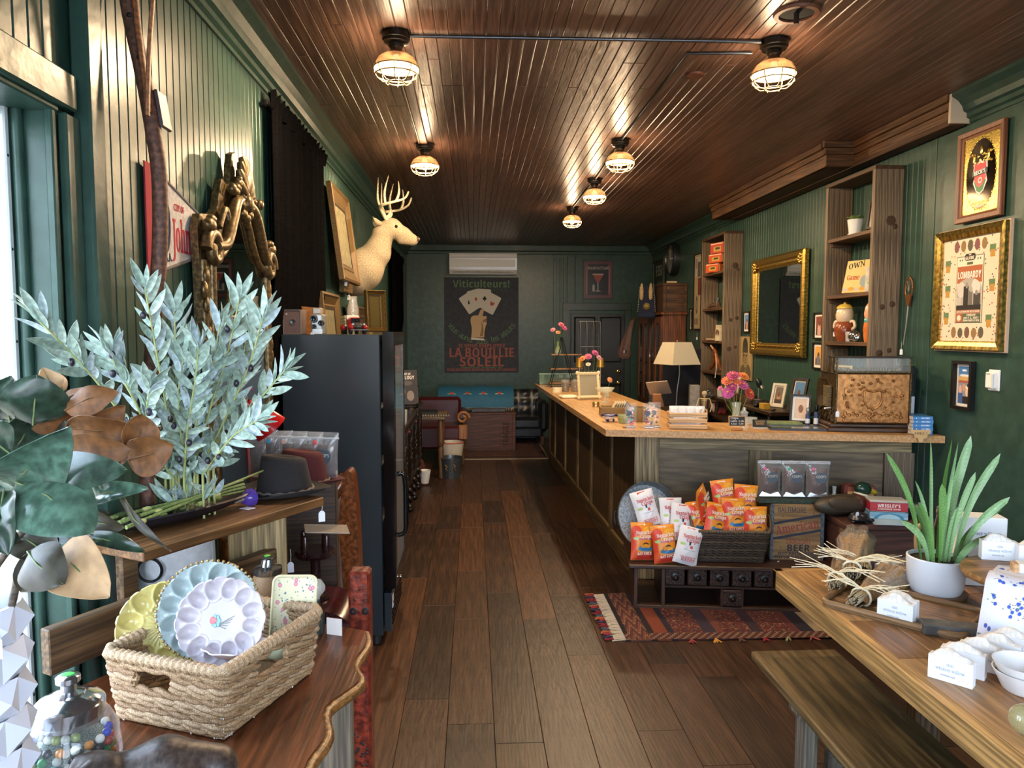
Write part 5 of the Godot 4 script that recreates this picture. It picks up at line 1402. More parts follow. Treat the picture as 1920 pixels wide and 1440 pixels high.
	part(t, "strap", bar(spl([W(0, 0.02, 0.2), W(0.02, 0.12, 0.05), W(0, 0.25, -0.05), W(0.02, 0.1, -0.1), W(0, 0.03, -0.2)], 4), 0.022, 7), mott("5a2a14", "8a4a24", 0.45))
	part(t, "strap", bar(spl([W(-0.02, 0.02, 0.1), W(0, 0.2, 0), W(-0.02, 0.3, -0.12)], 4), 0.012, 7), mott("b87a4c", "d09a6c", 0.5))
	part(t, "buckle", bar([W(-0.03, 0.05, 0.12), W(-0.05, -0.06, 0.14)], 0.006, 6), pm("b8b4a8", 0.3, 0.8))
	t = thing("olive_tin", "olive green printed tin at the foot of the far shelf", "tin", W(2.72, 0.9, -7.72))
	part(t, "tin", box(W(0.16, 0.2, 0.06), 0.008, W(0, 0.1, 0)), pm("6a6428", 0.4), Vector3.ZERO, W(0, -20, 0))
	part(t, "print", box(W(0.11, 0.02, 0.002), 0.0, W(0, 0.14, 0.031)), pm("2c2a18", 0.5), Vector3.ZERO, W(0, -20, 0))

# woven basket: rows of two-strand rope round a rounded rectangle that widens upwards
func woven(t: Node3D, bl: float, bw: float, tl: float, tw: float, h: float, rows: int, r: float, ms: Array, hole: Callable, rim_m: Material, stakes: Material):
	for k in rows:
		var f := (k + 0.5) / rows
		var l := lerpf(bl, tl, f)
		var w := lerpf(bw, tw, f)
		var y := r + f * (h - 2 * r)
		var base := rrect(l, w, 0.025, 4)
		var pts := []
		for i in base.size():
			var a: Vector2 = base[i]
			var b: Vector2 = base[(i + 1) % base.size()]
			var n: int = max(1, int(a.distance_to(b) / (r * 0.9)))
			for j in n: pts.append(a.lerp(b, float(j) / n))
		var s := g()
		for strand in 2:
			var run := []
			for i in pts.size() + 1:
				var p: Vector2 = pts[i % pts.size()]
				if hole.call(p, y):
					if run.size() > 3: tube(s, run, r * 0.62, 6)
					run = []
					continue
				var ph := i * 0.62 + strand * PI + k * 1.9
				var nrm := p.normalized()
				run.append(W(p.x + nrm.x * sin(ph) * r * 0.45, y + cos(ph) * r * 0.45, -p.y - nrm.y * sin(ph) * r * 0.45))
			if run.size() > 3: tube(s, run, r * 0.62, 6)
		part(t, "weave_row", s, ms[k % ms.size()])
	var s := g()
	var rp := rrect(tl, tw, 0.025, 6)
	var dense := []
	for i in rp.size():
		var a: Vector2 = rp[i]
		var b: Vector2 = rp[(i + 1) % rp.size()]
		var n: int = max(1, int(a.distance_to(b) / 0.004))
		for j in n: dense.append(a.lerp(b, float(j) / n))
	var loop := []
	var rad := []
	for i in dense.size() + 1:
		var p: Vector2 = dense[i % dense.size()]
		loop.append(W(p.x, h, -p.y))
		rad.append(r * (1.25 + 0.22 * sin(i * 1.5)))
	tube(s, loop, rad, 7)
	part(t, "rim", s, rim_m)
	s = g()
	var br := rrect(bl, bw, 0.025, 2)
	var tr := rrect(tl, tw, 0.025, 2)
	for i in br.size():
		for j in 4:
			var a: Vector2 = br[i].lerp(br[(i + 1) % br.size()], j / 4.0) * 1.012
			var b: Vector2 = tr[i].lerp(tr[(i + 1) % tr.size()], j / 4.0) * 1.012
			if hole.call(a.lerp(b, 0.7), h * 0.72): continue
			tube(s, [W(a.x, 0.004, -a.y), W(b.x, h, -b.y)], 0.0016, 5)
	part(t, "stakes", s, stakes)
	part(t, "bottom", box(W(bl * 0.98, 0.008, bw * 0.98), 0.0, W(0, 0.006, 0)), ms[0])

func crisp_bag(kind: String, label: String, at: Vector3, rot: Vector3, seed: int, group: String):
	var t := thing("crisp_bag", label, "crisp bag", at, 0, group)
	t.rotation_degrees = rot
	var om := blocks("crispo", 64, 96, "e8912c", [[0, 0.08, 0.42, 0.35, "d8482c", 1], [0, 0.18, 0.2, 1.0, "d8442c"], [0.05, 0.38, 0.3, 0.46, "a8c87c", 1], [0.3, 0.42, 0.95, 0.47, "c86a84"], [0.25, 0.6, 0.95, 0.76, "4a8ab8", 1], [0.45, 0.52, 0.75, 0.64, "3a2a20", 1], [0.4, 0.56, 0.8, 0.7, "e8a03c", 1], [0.35, 0.66, 0.85, 0.74, "2c6aa0", 1], [0.1, 0.8, 1, 1, "c8382c"], [0.5, 0.1, 1.0, 0.25, "f0ac3c", 1], [0, 0.7, 0.25, 0.98, "e0582c", 1]], 0.06)
	var wm := blocks("crispw", 64, 96, "e2e4ea", [[0.1, 0.44, 0.32, 0.52, "a8c46a", 1], [0.48, 0.4, 0.56, 0.5, "1c1c20"], [0.56, 0.5, 0.68, 0.58, "c8403c"], [0.3, 0.62, 0.8, 0.63, "8d8f98"], [0.35, 0.86, 0.85, 0.87, "a8aab0"]], 0.03)
	var orange := kind == "orange"
	part(t, "bag", pouch(0.155, 0.235, 0.03, seed), om if orange else wm).material_override.roughness = 0.35
	var ink := pm("f6efe0", 0.4) if orange else pm("c23a3c", 0.4)
	txt(t, "Nantucket", 0.024, ink, W(0.004, 0.056, 0.033), W(-6, 0, 3), 0.11, true, true)
	txt(t, "Crisps", 0.024, ink, W(0.012, 0.032, 0.036), W(-2, 0, 3), 0.075, true, true)
	txt(t, "BAY SPICE" if orange else "'SCONSET", 0.016, ink, W(0.005, -0.075, 0.031), W(8, 0, 2), 0.095, true, true)
	if not orange: txt(t, "SEA SALT", 0.014, ink, W(0.008, -0.09, 0.027), W(10, 0, 2), 0.085, true, true)
	part(t, "seal_label", box(W(0.05, 0.022, 0.002)), pm("dfe0e0", 0.6) if orange else pm("d03a30", 0.5), W(-0.005, 0.098, 0.012), W(-14, 0, 2))
	return t

func display_corner():
	# low apothecary cabinet
	var dk := wood("2c1d16", "4d352a", "x", 0.4, 0, 8.0)
	var dky := wood("2c1d16", "4d352a", "y", 0.4, 1, 8.0)
	var t := thing("drawer_cabinet", "low dark cabinet of small carved drawers before the counter", "cabinet", W(1.005, 0, -4.46), -7.4)
	var L := 1.2
	part(t, "top", box(W(L + 0.07, 0.026, 0.46), 0.005, W(L / 2, 0.287, -0.19)), dk)
	part(t, "bottom", box(W(L, 0.03, 0.38), 0.003, W(L / 2, 0.015, -0.19)), dk)
	for x in [0.015, 0.185, L - 0.185, L - 0.015]: part(t, "upright", box(W(0.025, 0.25, 0.38), 0.003, W(x, 0.15, -0.19)), dky)
	part(t, "back", box(W(L - 0.36, 0.25, 0.015), 0.0, W(L / 2, 0.15, -0.37)), dk)
	part(t, "mid_shelf", box(W(L - 0.38, 0.015, 0.37), 0.003, W(L / 2, 0.152, -0.187)), dk)
	for x in [0.548, 0.675]: part(t, "divider", box(W(0.014, 0.12, 0.36), 0.002, W(x, 0.09, -0.185)), dky)
	var face := func(x: float, y: float):
		var d := part(t, "drawer", box(W(0.118, 0.104, 0.03), 0.004), dk, W(x, y, -0.012))
		var s := g()
		for k in 16:
			var a := TAU * k / 16
			ball(s, W(cos(a) * 0.042 * (1.0 + 0.12 * cos(4 * a)), sin(a) * 0.038 * (1.0 + 0.12 * cos(4 * a)), 0.0155), W(0.008, 0.006, 0.003), 6, 4)
		for e in [-1, 1]:
			for f in [-1, 1]: ball(s, W(e * 0.046, f * 0.04, 0.015), W(0.008, 0.008, 0.003), 6, 4)
		part(d, "carving", s, dk)
		part(d, "knob", lat([V(0.026, 0), V(0.025, 0.006), V(0.018, 0.008), V(0.02, 0.013), V(0.014, 0.016), V(0.011, 0.026), V(0.006, 0.03), V(0, 0.031)], 20), pm("171215", 0.3), W(0, 0, 0.015), W(90, 0, 0))
	for k in 6: face.call(0.258 + k * 0.1365, 0.216)
	face.call(0.612, 0.088)
	# round galvanised tray
	t = thing("metal_tray", "large round galvanised tray leaning against the counter", "tray", W(1.135, 0.535, -4.69))
	t.rotation_degrees = W(74, 14, 0)
	part(t, "dish", lat([V(0, 0.0), V(0.205, 0.0)], 40), mott("8d969e", "c4ccd2", 0.4, 0.35, 10.0, 0.15))
	part(t, "wall", lat([V(0.205, 0.0), V(0.222, 0.055), V(0.228, 0.055), V(0.21, -0.004), V(0, -0.004)], 40), pm("8d9296", 0.25, 0.85))
	for e in [-1, 1]: part(t, "handle", bar(spl([W(e * 0.222, 0.02, 0.05), W(e * 0.24, 0.03, 0.03), W(e * 0.24, 0.03, -0.03), W(e * 0.222, 0.02, -0.05)], 4), 0.005, 6), pm("3a3c3e", 0.4, 0.7))
	var gt := "crisp bags propped on the round tray"
	crisp_bag("white", "white crisp bag highest on the round tray", W(1.105, 0.615, -4.585), W(-16, 0, 14), 1, gt)
	crisp_bag("white", "white crisp bag partly hidden at the round tray's right", W(1.275, 0.56, -4.60), W(-14, 6, -2), 2, gt)
	crisp_bag("white", "white crisp bag overlapping at the tray's right edge", W(1.325, 0.535, -4.535), W(-14, 4, -10), 3, gt)
	crisp_bag("orange", "orange crisp bag at the lower left of the tray", W(1.065, 0.424, -4.505), W(-12, 10, -4), 4, gt)
	crisp_bag("orange", "orange crisp bag second from left below the tray", W(1.195, 0.42, -4.455), W(-12, 2, 4), 5, gt)
	crisp_bag("white", "white crisp bag leaning right in front of the dark basket", W(1.335, 0.42, -4.41), W(-14, 0, -16), 6, gt)
	# dark basket with orange bags
	t = thing("dark_basket", "dark brown woven basket full of orange crisp bags", "basket", W(1.63, 0.302, -4.535), -7.4)
	var bm := []
	for c in [["2a211b", "4d4034"], ["3a2f26", "6b5a48"], ["241b16", "443528"]]: bm.append(mott(c[0], c[1], 0.6, 0, 60.0, 0.5))
	var none := func(_p: Vector2, _y: float) -> bool: return false
	woven(t, 0.40, 0.22, 0.47, 0.27, 0.2, 11, 0.0095, bm, none, bm[1], pm("55483a", 0.6))
	var s := g()
	for e in [-1, 1]:
		tube(s, spl([W(e * 0.235, 0.2, 0.12), W(e * 0.25, 0.27, 0.05), W(e * 0.25, 0.27, -0.05), W(e * 0.235, 0.2, -0.12)], 5), 0.008, 7)
	part(t, "handle", s, bm[1])
	var gb := "orange crisp bags in the dark basket"
	crisp_bag("orange", "orange crisp bag standing highest at the basket's back", W(1.62, 0.675, -4.60), W(-8, 0, 6), 11, gb)
	crisp_bag("orange", "orange crisp bag at the basket's back right", W(1.755, 0.645, -4.575), W(-10, -4, -5), 12, gb)
	crisp_bag("orange", "orange crisp bag turned sideways at the basket's back left", W(1.475, 0.64, -4.58), W(-6, 55, 12), 13, gb)
	crisp_bag("orange", "orange crisp bag in the basket's front middle", W(1.655, 0.575, -4.50), W(-10, 0, 0), 14, gb)
	crisp_bag("orange", "orange crisp bag tilted in the basket's front left", W(1.535, 0.545, -4.50), W(-10, 12, -14), 15, gb)
	crisp_bag("orange", "orange crisp bag lowest at the basket's front right", W(1.785, 0.525, -4.475), W(-10, -4, 0), 16, gb)
	crisp_bag("orange", "orange crisp bag peeking out at the basket's far left", W(1.44, 0.545, -4.56), W(-8, 10, 4), 17, gb)
	# old beer crate standing on end
	var cw := mott("6b5238", "94764f", 0.75, 0.0, 5.0, 0.2)
	t = thing("beer_crate", "old wooden beer crate standing on end with painted lettering", "crate", W(2.065, 0.302, -4.60), -7)
	part(t, "face", box(W(0.30, 0.36, 0.015), 0.002, W(0, 0.18, 0.14)), wood("6b5238", "9a7b53", "x", 0.75, 3, 5.0))
	for e in [-1, 1]: part(t, "side", box(W(0.015, 0.36, 0.27), 0.002, W(e * 0.1575, 0.18, 0)), cw)
	part(t, "base", box(W(0.33, 0.014, 0.27), 0.002, W(0, 0.007, 0)), cw)
	part(t, "base", box(W(0.33, 0.014, 0.27), 0.002, W(0, 0.353, 0)), cw)
	for e in [-1, 1]: part(t, "steel_edge", box(W(0.02, 0.36, 0.004), 0.001, W(e * 0.156, 0.18, 0.1495)), mott("4a535c", "68727c", 0.5, 0.5, 8.0))
	for p in [[-0.09, 0.28], [0.06, 0.14], [-0.1, 0.08], [0.1, 0.3]]: part(t, "nail", sphere(W(0.004, 0.004, 0.002), 8, 4), pm("3a3834", 0.5, 0.5), W(p[0], p[1], 0.148))
	var navy := pm("2c3444", 0.8)
	var red := pm("8a4038", 0.8)
	for y in [0.262, 0.165]: part(t, "painted_stripe", box(W(0.3, 0.016, 0.001)), navy, W(0, y, 0.1482), W(0, 0, 11))
	txt(t, "BALTIMORE", 0.034, navy, W(-0.035, 0.322, 0.148), Vector3.ZERO, 0.17, false)
	var am := txt(t, "American", 0.06, red, W(0, 0.213, 0.148), W(0, 0, 11), 0.27, true, true)
	am.rotation_degrees.z = 11
	txt(t, "DRAUGHT", 0.034, red, W(0.01, 0.118, 0.148), Vector3.ZERO, 0.15, false)
	txt(t, "BEER", 0.045, navy, W(0.01, 0.077, 0.148), Vector3.ZERO, 0.14)
	txt(t, "..NOT PASTEURIZED", 0.02, navy, W(0.0, 0.04, 0.148), Vector3.ZERO, 0.26)
	txt(t, "KEEP COLD AT ALL TIMES", 0.02, navy, W(0.0, 0.017, 0.148), Vector3.ZERO, 0.27)
	price_tag(W(1.92, 0.306, -4.43), 20, "white price tag lying at the foot of the beer crate", 0.002)
	one("shelf_slab", "dark green slab lying on top of the beer crate", "board", box(W(0.52, 0.02, 0.3), 0.003, W(0, 0.01, 0)), mott("22322c", "34473e", 0.4, 0, 6.0), W(2.085, 0.664, -4.6), -7)
	# three foil snack pouches
	for k in 3:
		t = thing("snack_pouch", ["clear snack pouch with pink dot, left on the green slab", "clear snack pouch with green dot, middle of the green slab", "clear snack pouch with pink dot, right on the green slab"][k], "snack pouch", W(1.915 + k * 0.15, 0.685, -4.59 + k * 0.02), -7, "snack pouches on the green slab")
		part(t, "film", pouch(0.155, 0.235, 0.035, k + 40, 0.1), glass("f2f4f6", 0.1, 0.08), W(0, 0.118, 0))
		part(t, "filling", pouch(0.12, 0.17, 0.028, k + 50), mott("33201c", "6a463c", 0.3, 0, 30.0, 0.8), W(0, 0.1, 0))
		part(t, "foil_gusset", slab([V(-0.07, 0), V(0.07, 0), V(0.05, 0.03), V(0, 0.012), V(-0.05, 0.03)], 0.0, 0.02), pm("c4c8cc", 0.15, 0.9), W(0, 0.002, 0.012), W(-10, 0, 0))
		part(t, "foil_top", box(W(0.165, 0.03, 0.012), 0.005), mott("8d7a70", "e0ddd8", 0.15, 0.9, 50.0, 1.0), W(0, 0.225, 0))
		part(t, "label", slab(arc(0, 0, 0.036, 0.036, 0, 352, 24), 0, 0.0015), pm("4c5a66", 0.6), W(0.012, 0.13, 0.037))
		txt(t, "COOP'S", 0.018, pm("d8d4c8", 0.6), W(0.012, 0.138, 0.039), Vector3.ZERO, 0.06, false)
		part(t, "dot_sticker", sphere(W(0.011, 0.011, 0.002), 12, 5), pm("e0709c" if k != 1 else "4ab88c", 0.6), W(-0.035, 0.185, 0.028))
	# old chest with curios
	t = thing("tool_chest", "old reddish-brown wooden chest at the end of the counter", "chest", W(2.54, 0, -4.39), -3)
	var rw := wood("37201a", "5e3a2e", "x", 0.6, 2, 6.0)
	part(t, "body", box(W(0.59, 0.56, 0.42), 0.006, W(0, 0.28, 0)), rw)
	part(t, "lid", box(W(0.61, 0.035, 0.44), 0.006, W(0, 0.58, 0)), rw)
	part(t, "end_batten", box(W(0.012, 0.56, 0.07), 0.003, W(-0.3, 0.28, 0.17)), mott("4a3a30", "6a574a", 0.7, 0, 8.0))
	var cy := 0.598
	# turtle box
	t = thing("turtle_box", "dark metal turtle box with a white tag on the chest", "figurine", W(2.33, cy, -4.24), -20)
	part(t, "shell", lat([V(0.0, 0.062), V(0.025, 0.058), V(0.05, 0.045), V(0.062, 0.025), V(0.05, 0.012), V(0, 0.01)], 20, 0.05, 6), pm("3c4048", 0.3, 0.8))
	s = g()
	for k in 6: ball(s, W(cos(k * 1.047) * 0.032, 0.046, sin(k * 1.047) * 0.032), W(0.018, 0.012, 0.018), 8, 5)
	ball(s, W(0, 0.056, 0), W(0.02, 0.01, 0.02), 8, 5)
	part(t, "shell_plates", s, pm("484c54", 0.28, 0.8))
	for k in 4: part(t, "foot", sphere(W(0.014, 0.01, 0.014), 8, 6), pm("34383e", 0.3, 0.8), W(cos(k * 1.57 + 0.78) * 0.05, 0.01, sin(k * 1.57 + 0.78) * 0.05))
	part(t, "head", sphere(W(0.018, 0.012, 0.013), 10, 6), pm("34383e", 0.3, 0.8), W(0.068, 0.02, 0.01))
	price_tag(W(2.30, cy + 0.075, -4.205), 10, "white price tag on the metal turtle box", 0.004)
	# mallard decoy
	t = thing("duck_decoy", "painted mallard duck decoy with green head on the chest", "decoy duck", W(2.36, cy, -4.44), 12)
	part(t, "body", sphere(W(0.19, 0.065, 0.075), 20, 12), wood("2f2820", "5c5344", "x", 0.5, 2, 12.0), W(-0.05, 0.065, 0))
	part(t, "wing", sphere(W(0.12, 0.045, 0.02), 16, 8), mott("3a3026", "5a4a38", 0.5, 0, 20.0), W(-0.07, 0.085, 0.06), W(0, 0, -8))
	part(t, "breast", sphere(W(0.07, 0.065, 0.065), 16, 10), pm("4a241c", 0.4), W(0.085, 0.07, 0))
	part(t, "collar", lat([V(0.042, 0), V(0.045, 0.008), V(0.04, 0.014)], 20), pm("d8d2b8", 0.5), W(0.1, 0.115, 0), W(0, 0, -15))
	part(t, "head", sphere(W(0.058, 0.046, 0.042), 18, 12), pm("16352a", 0.25), W(0.115, 0.155, 0), W(0, 0, -10))
	part(t, "bill", sphere(W(0.042, 0.016, 0.022), 14, 8), pm("b8a02c", 0.3), W(0.185, 0.135, 0), W(0, 0, -18))
	for e in [-1, 1]: part(t, "eye", sphere(W(0.005, 0.005, 0.003), 8, 5), pm("1a140c", 0.1), W(0.135, 0.165, e * 0.038))
	# toy bridge game box
	t = thing("toy_box", "red and blue vintage toy box with white lettering on chest", "toy box", W(2.56, cy, -4.35), -14)
	part(t, "lower", box(W(0.22, 0.05, 0.13), 0.002, W(0, 0.025, 0)), blocks("wrig", 64, 16, "7fb0cc", [[0.0, 0.7, 1, 1, "a8ccd8"], [0.1, 0.1, 0.9, 1.6, "4a8ab0", 1], [0.2, 0.3, 0.8, 1.6, "a8ccd8", 1], [0, 0, 1, 0.08, "2a2a30"]], 0.05))
	part(t, "upper", box(W(0.215, 0.055, 0.125), 0.002, W(0, 0.078, 0)), pm("b02c3a", 0.45))
	part(t, "lid", box(W(0.22, 0.012, 0.13), 0.003, W(0, 0.111, 0)), pm("b8bab4", 0.5))
	txt(t, "WRIGLEY'S", 0.022, pm("ece4da", 0.6), W(0, 0.085, 0.0635), Vector3.ZERO, 0.13)
	txt(t, "CHEWING GUM", 0.01, pm("ece4da", 0.6), W(0, 0.065, 0.0635), Vector3.ZERO, 0.13)
	t = thing("tin_case", "rounded tin case with orange pennant picture behind the duck", "tin case", W(2.49, cy, -4.55), -6)
	part(t, "body", slab(rrect(0.2, 0.17, 0.03), -0.025, 0.025), pm("5c2a24", 0.4), W(0, 0.086, 0))
	part(t, "panel", box(W(0.165, 0.12, 0.002)), blocks("balt", 48, 32, "c8a870", [[0.0, 0.0, 1, 0.22, "8a4a34"], [0.1, 0.5, 0.95, 0.75, "d8782c"]], 0.1), W(0.005, 0.09, 0.026))
	txt(t, "BALTIMORE", 0.016, pm("2a1c14", 0.7), W(0.01, 0.077, 0.0275), W(0, 0, -2), 0.11)
	one("glass_bottle", "small clear glass bottle standing behind the duck decoy", "bottle", lat([V(0, 0), V(0.026, 0), V(0.028, 0.01), V(0.028, 0.08), V(0.012, 0.11), V(0.012, 0.14), V(0.015, 0.15), V(0.012, 0.15), V(0.01, 0.11), V(0, 0.01)], 18), glass("d8e0dc", 0.22), W(2.34, cy, -4.57))
	t = thing("film_camera", "silver and black film camera behind the snake plant", "camera", W(2.735, cy, -4.36), -10)
	part(t, "body", box(W(0.13, 0.05, 0.045), 0.008, W(0, 0.03, 0)), pm("15171c", 0.5))
	part(t, "top_plate", box(W(0.13, 0.025, 0.045), 0.006, W(0, 0.067, 0)), pm("b8bcc0", 0.2, 0.8))
	part(t, "lens", lat([V(0.024, 0), V(0.024, 0.03), V(0.02, 0.034), V(0.016, 0.02), V(0, 0.018)], 20), pm("9aa0a6", 0.2, 0.85), W(0, 0.035, 0.022), W(90, 0, 0))
	part(t, "shutter_knob", lat([V(0.01, 0), V(0.01, 0.012), V(0, 0.012)], 12), pm("c8ccd0", 0.2, 0.9), W(0.045, 0.08, 0))
	part(t, "strap", bar(spl([W(0.066, 0.06, 0), W(0.09, 0.03, 0.02), W(0.1, 0.006, 0.06), W(0.06, 0.006, 0.09)], 4), 0.005, 6, 0.4), pm("4a2c1c", 0.6))
	one("plastic_sleeve", "clear plastic sleeve with blue card lying on the chest", "sleeve", box(W(0.2, 0.004, 0.13), 0.001), pm("9fb4c4", 0.15), W(2.5, cy + 0.003, -4.22), -10)
	one("rolled_map", "grey rolled map lying behind the toy box", "map roll", bar([W(-0.12, 0, 0), W(0.12, 0.02, 0)], [0.03, 0.022], 12), mott("a09a90", "c4beb2", 0.7), W(2.7, cy + 0.032, -4.53), -20)
	kilim()

func kilim():
	var im := Image.create(256, 128, false, Image.FORMAT_RGB8)
	var bands := [[0.0, 0.02, "1c1418"], [0.02, 0.11, "z"], [0.11, 0.14, "1c1418"], [0.14, 0.2, "7a3a24"], [0.2, 0.23, "1e1a2c"], [0.23, 0.36, "f"], [0.36, 0.42, "33283a"], [0.42, 0.45, "6a3a30"], [0.45, 0.58, "f"], [0.58, 0.63, "32202e"], [0.63, 0.76, "f"], [0.76, 0.8, "5a2a2c"], [0.8, 0.86, "1e1a2c"], [0.86, 0.9, "9a8a74"], [0.9, 0.98, "z"], [0.98, 1.0, "1c1418"]]
	var n := FastNoiseLite.new()
	n.seed = 5
	n.frequency = 0.16
	for b in bands:
		for x in range(int(b[0] * 256), int(b[1] * 256)):
			for y in 128:
				var c := Color("5a2a24")
				if b[2] == "z":
					var z := int(y / 4.0 + absf(fposmod(x, 12.0) - 6.0) * 0.9) % 6
					c = [Color("6a2c22"), Color("2a2438"), Color("8a5434"), Color("5a2a24"), Color("a07a54"), Color("38202a")][z]
				elif b[2] == "f":
					var w := n.get_noise_2d(x * 0.9, y) + 0.25 * sin(y * 0.39) * cos(x * 0.5)
					c = Color("54201e") if w < 0.05 else (Color("a88a6c") if w < 0.13 else (Color("6e3a2c") if w < 0.3 else Color("2c2030")))
				else:
					c = Color(b[2])
				if y > 112 and b[2] != "z": c = Color("8a7462") if (int(x / 3.0) + int(y / 3.0)) % 3 == 0 else Color("4a2420")
				im.set_pixel(x, y, c.darkened(rng.randf() * 0.12))
	var t := thing("kilim_rug", "red patterned kilim rug with white fringe under drawer cabinet", "rug", W(1.48, 0, -4.36))
	var s := g()
	q(s, W(-0.62, 0.012, 0.38), W(0.68, 0.012, 0.41), W(0.70, 0.012, -0.34), W(-0.62, 0.012, -0.36))
	bb(s, -0.62, 0.001, -0.36, 0.69, 0.0118, 0.385)
	part(t, "pile", s, printed("kilim", im, 0.95))
	s = g()
	for k in 60:
		var z := 0.37 - k * 0.0122
		tube(s, [W(-0.62, 0.008, z), W(-0.66, 0.007, z + rng.randf_range(-0.008, 0.008)), W(-0.70, 0.005, z + rng.randf_range(-0.02, 0.02))], 0.0035, 5)
	part(t, "fringe", s, pm("c4b8a4", 0.95)).set_meta("kind", "stuff")
	var cols := ["7a1f2c", "2c3048", "8a2a34", "a05a3a", "3a4a5c", "6a1c28"]
	for k in 22:
		s = g()
		var z := 0.36 - k * 0.034
		for m in 4: tube(s, [W(-0.69, 0.01, z), W(-0.73 + rng.randf_range(-0.02, 0.01), 0.009, z + rng.randf_range(-0.02, 0.02))], 0.006, 5)
		part(t, "tassel", s, pm(cols[k % 6], 0.95))
	for k in 7:
		s = g()
		for m in 5: tube(s, [W(-0.25 + k * 0.14, 0.01, 0.39), W(-0.25 + k * 0.14 + rng.randf_range(-0.03, 0.03), 0.006, 0.42 + rng.randf() * 0.012)], 0.005, 5)
		part(t, "tassel", s, pm(["8a3a34", "c8903c", "5a3a30", "8a2030", "8a8a6c", "9a4a44", "5a3426"][k], 0.95))

func soap(label: String, at: Vector3, ry: float, seed: int):
	var t := thing("soap_box", label, "soap bar", at, ry, "boxed soap bars")
	part(t, "box", box(W(0.108, 0.066, 0.032), 0.001, W(0, 0.033, 0)), pm("dfe2e6", 0.55))
	var n := FastNoiseLite.new()
	n.seed = seed
	n.frequency = 18.0
	var s := g()
	sheet(s, 14, 6, func(u: float, v: float) -> Vector3:
		var x: float = (u - 0.5) * 0.102
		var e: float = clampf(minf(minf(v, 1 - v) * 5.0, minf(u, 1 - u) * 9.0), 0.0, 1.0)
		return W(x, 0.062 + e * (0.006 + 0.022 * exp(-pow(u - 0.45, 2) * 9.0) + 0.009 * n.get_noise_2d(x * 1.5, v * 0.05 + seed)), (0.5 - v) * 0.028))
	part(t, "soap", s, mott("cdc6bc", "e6e0d6", 0.45, 0, 12.0))
	var ink := pm("9aa6b4", 0.7)
	txt(t, "whimsy willow", 0.0085, ink, W(0, 0.034, 0.0162), Vector3.ZERO, 0.07, false, true)
	s = g()
	for k in 4:
		var p := []
		for m in 7: p.append(W((k - 1.5) * 0.004 + 0.003 * cos(PI * m / 6), 0.044 + 0.007 * sin(PI * m / 6) , 0.0163))
		tube(s, p, 0.0005, 4)
	part(t, "emblem", s, ink)
	txt(t, "handmade soap", 0.005, ink, W(-0.005, 0.018, 0.0162), Vector3.ZERO, 0.035, false)
	return t

func leaf_blade(s: SurfaceTool, base: Vector3, tip: Vector3, w: float, bow: Vector3, twist := 0.0):
	sheet(s, 4, 12, func(u: float, v: float) -> Vector3:
		var c: Vector3 = base.lerp(tip, v) + bow * sin(PI * v)
		var ww: float = w * (0.55 + 0.6 * v) * (1.0 if v < 0.6 else sqrt(maxf(0.0, 1.0 - pow((v - 0.6) / 0.4, 2.0))))
		var side := (tip - base).normalized().cross(Vector3.BACK).normalized()
		var a := twist * (v - 0.4)
		var d := side * cos(a) + (tip - base).normalized().cross(side) * sin(a)
		return c + d * (u - 0.5) * ww + Vector3.BACK * (absf(u - 0.5) * ww * 0.35))

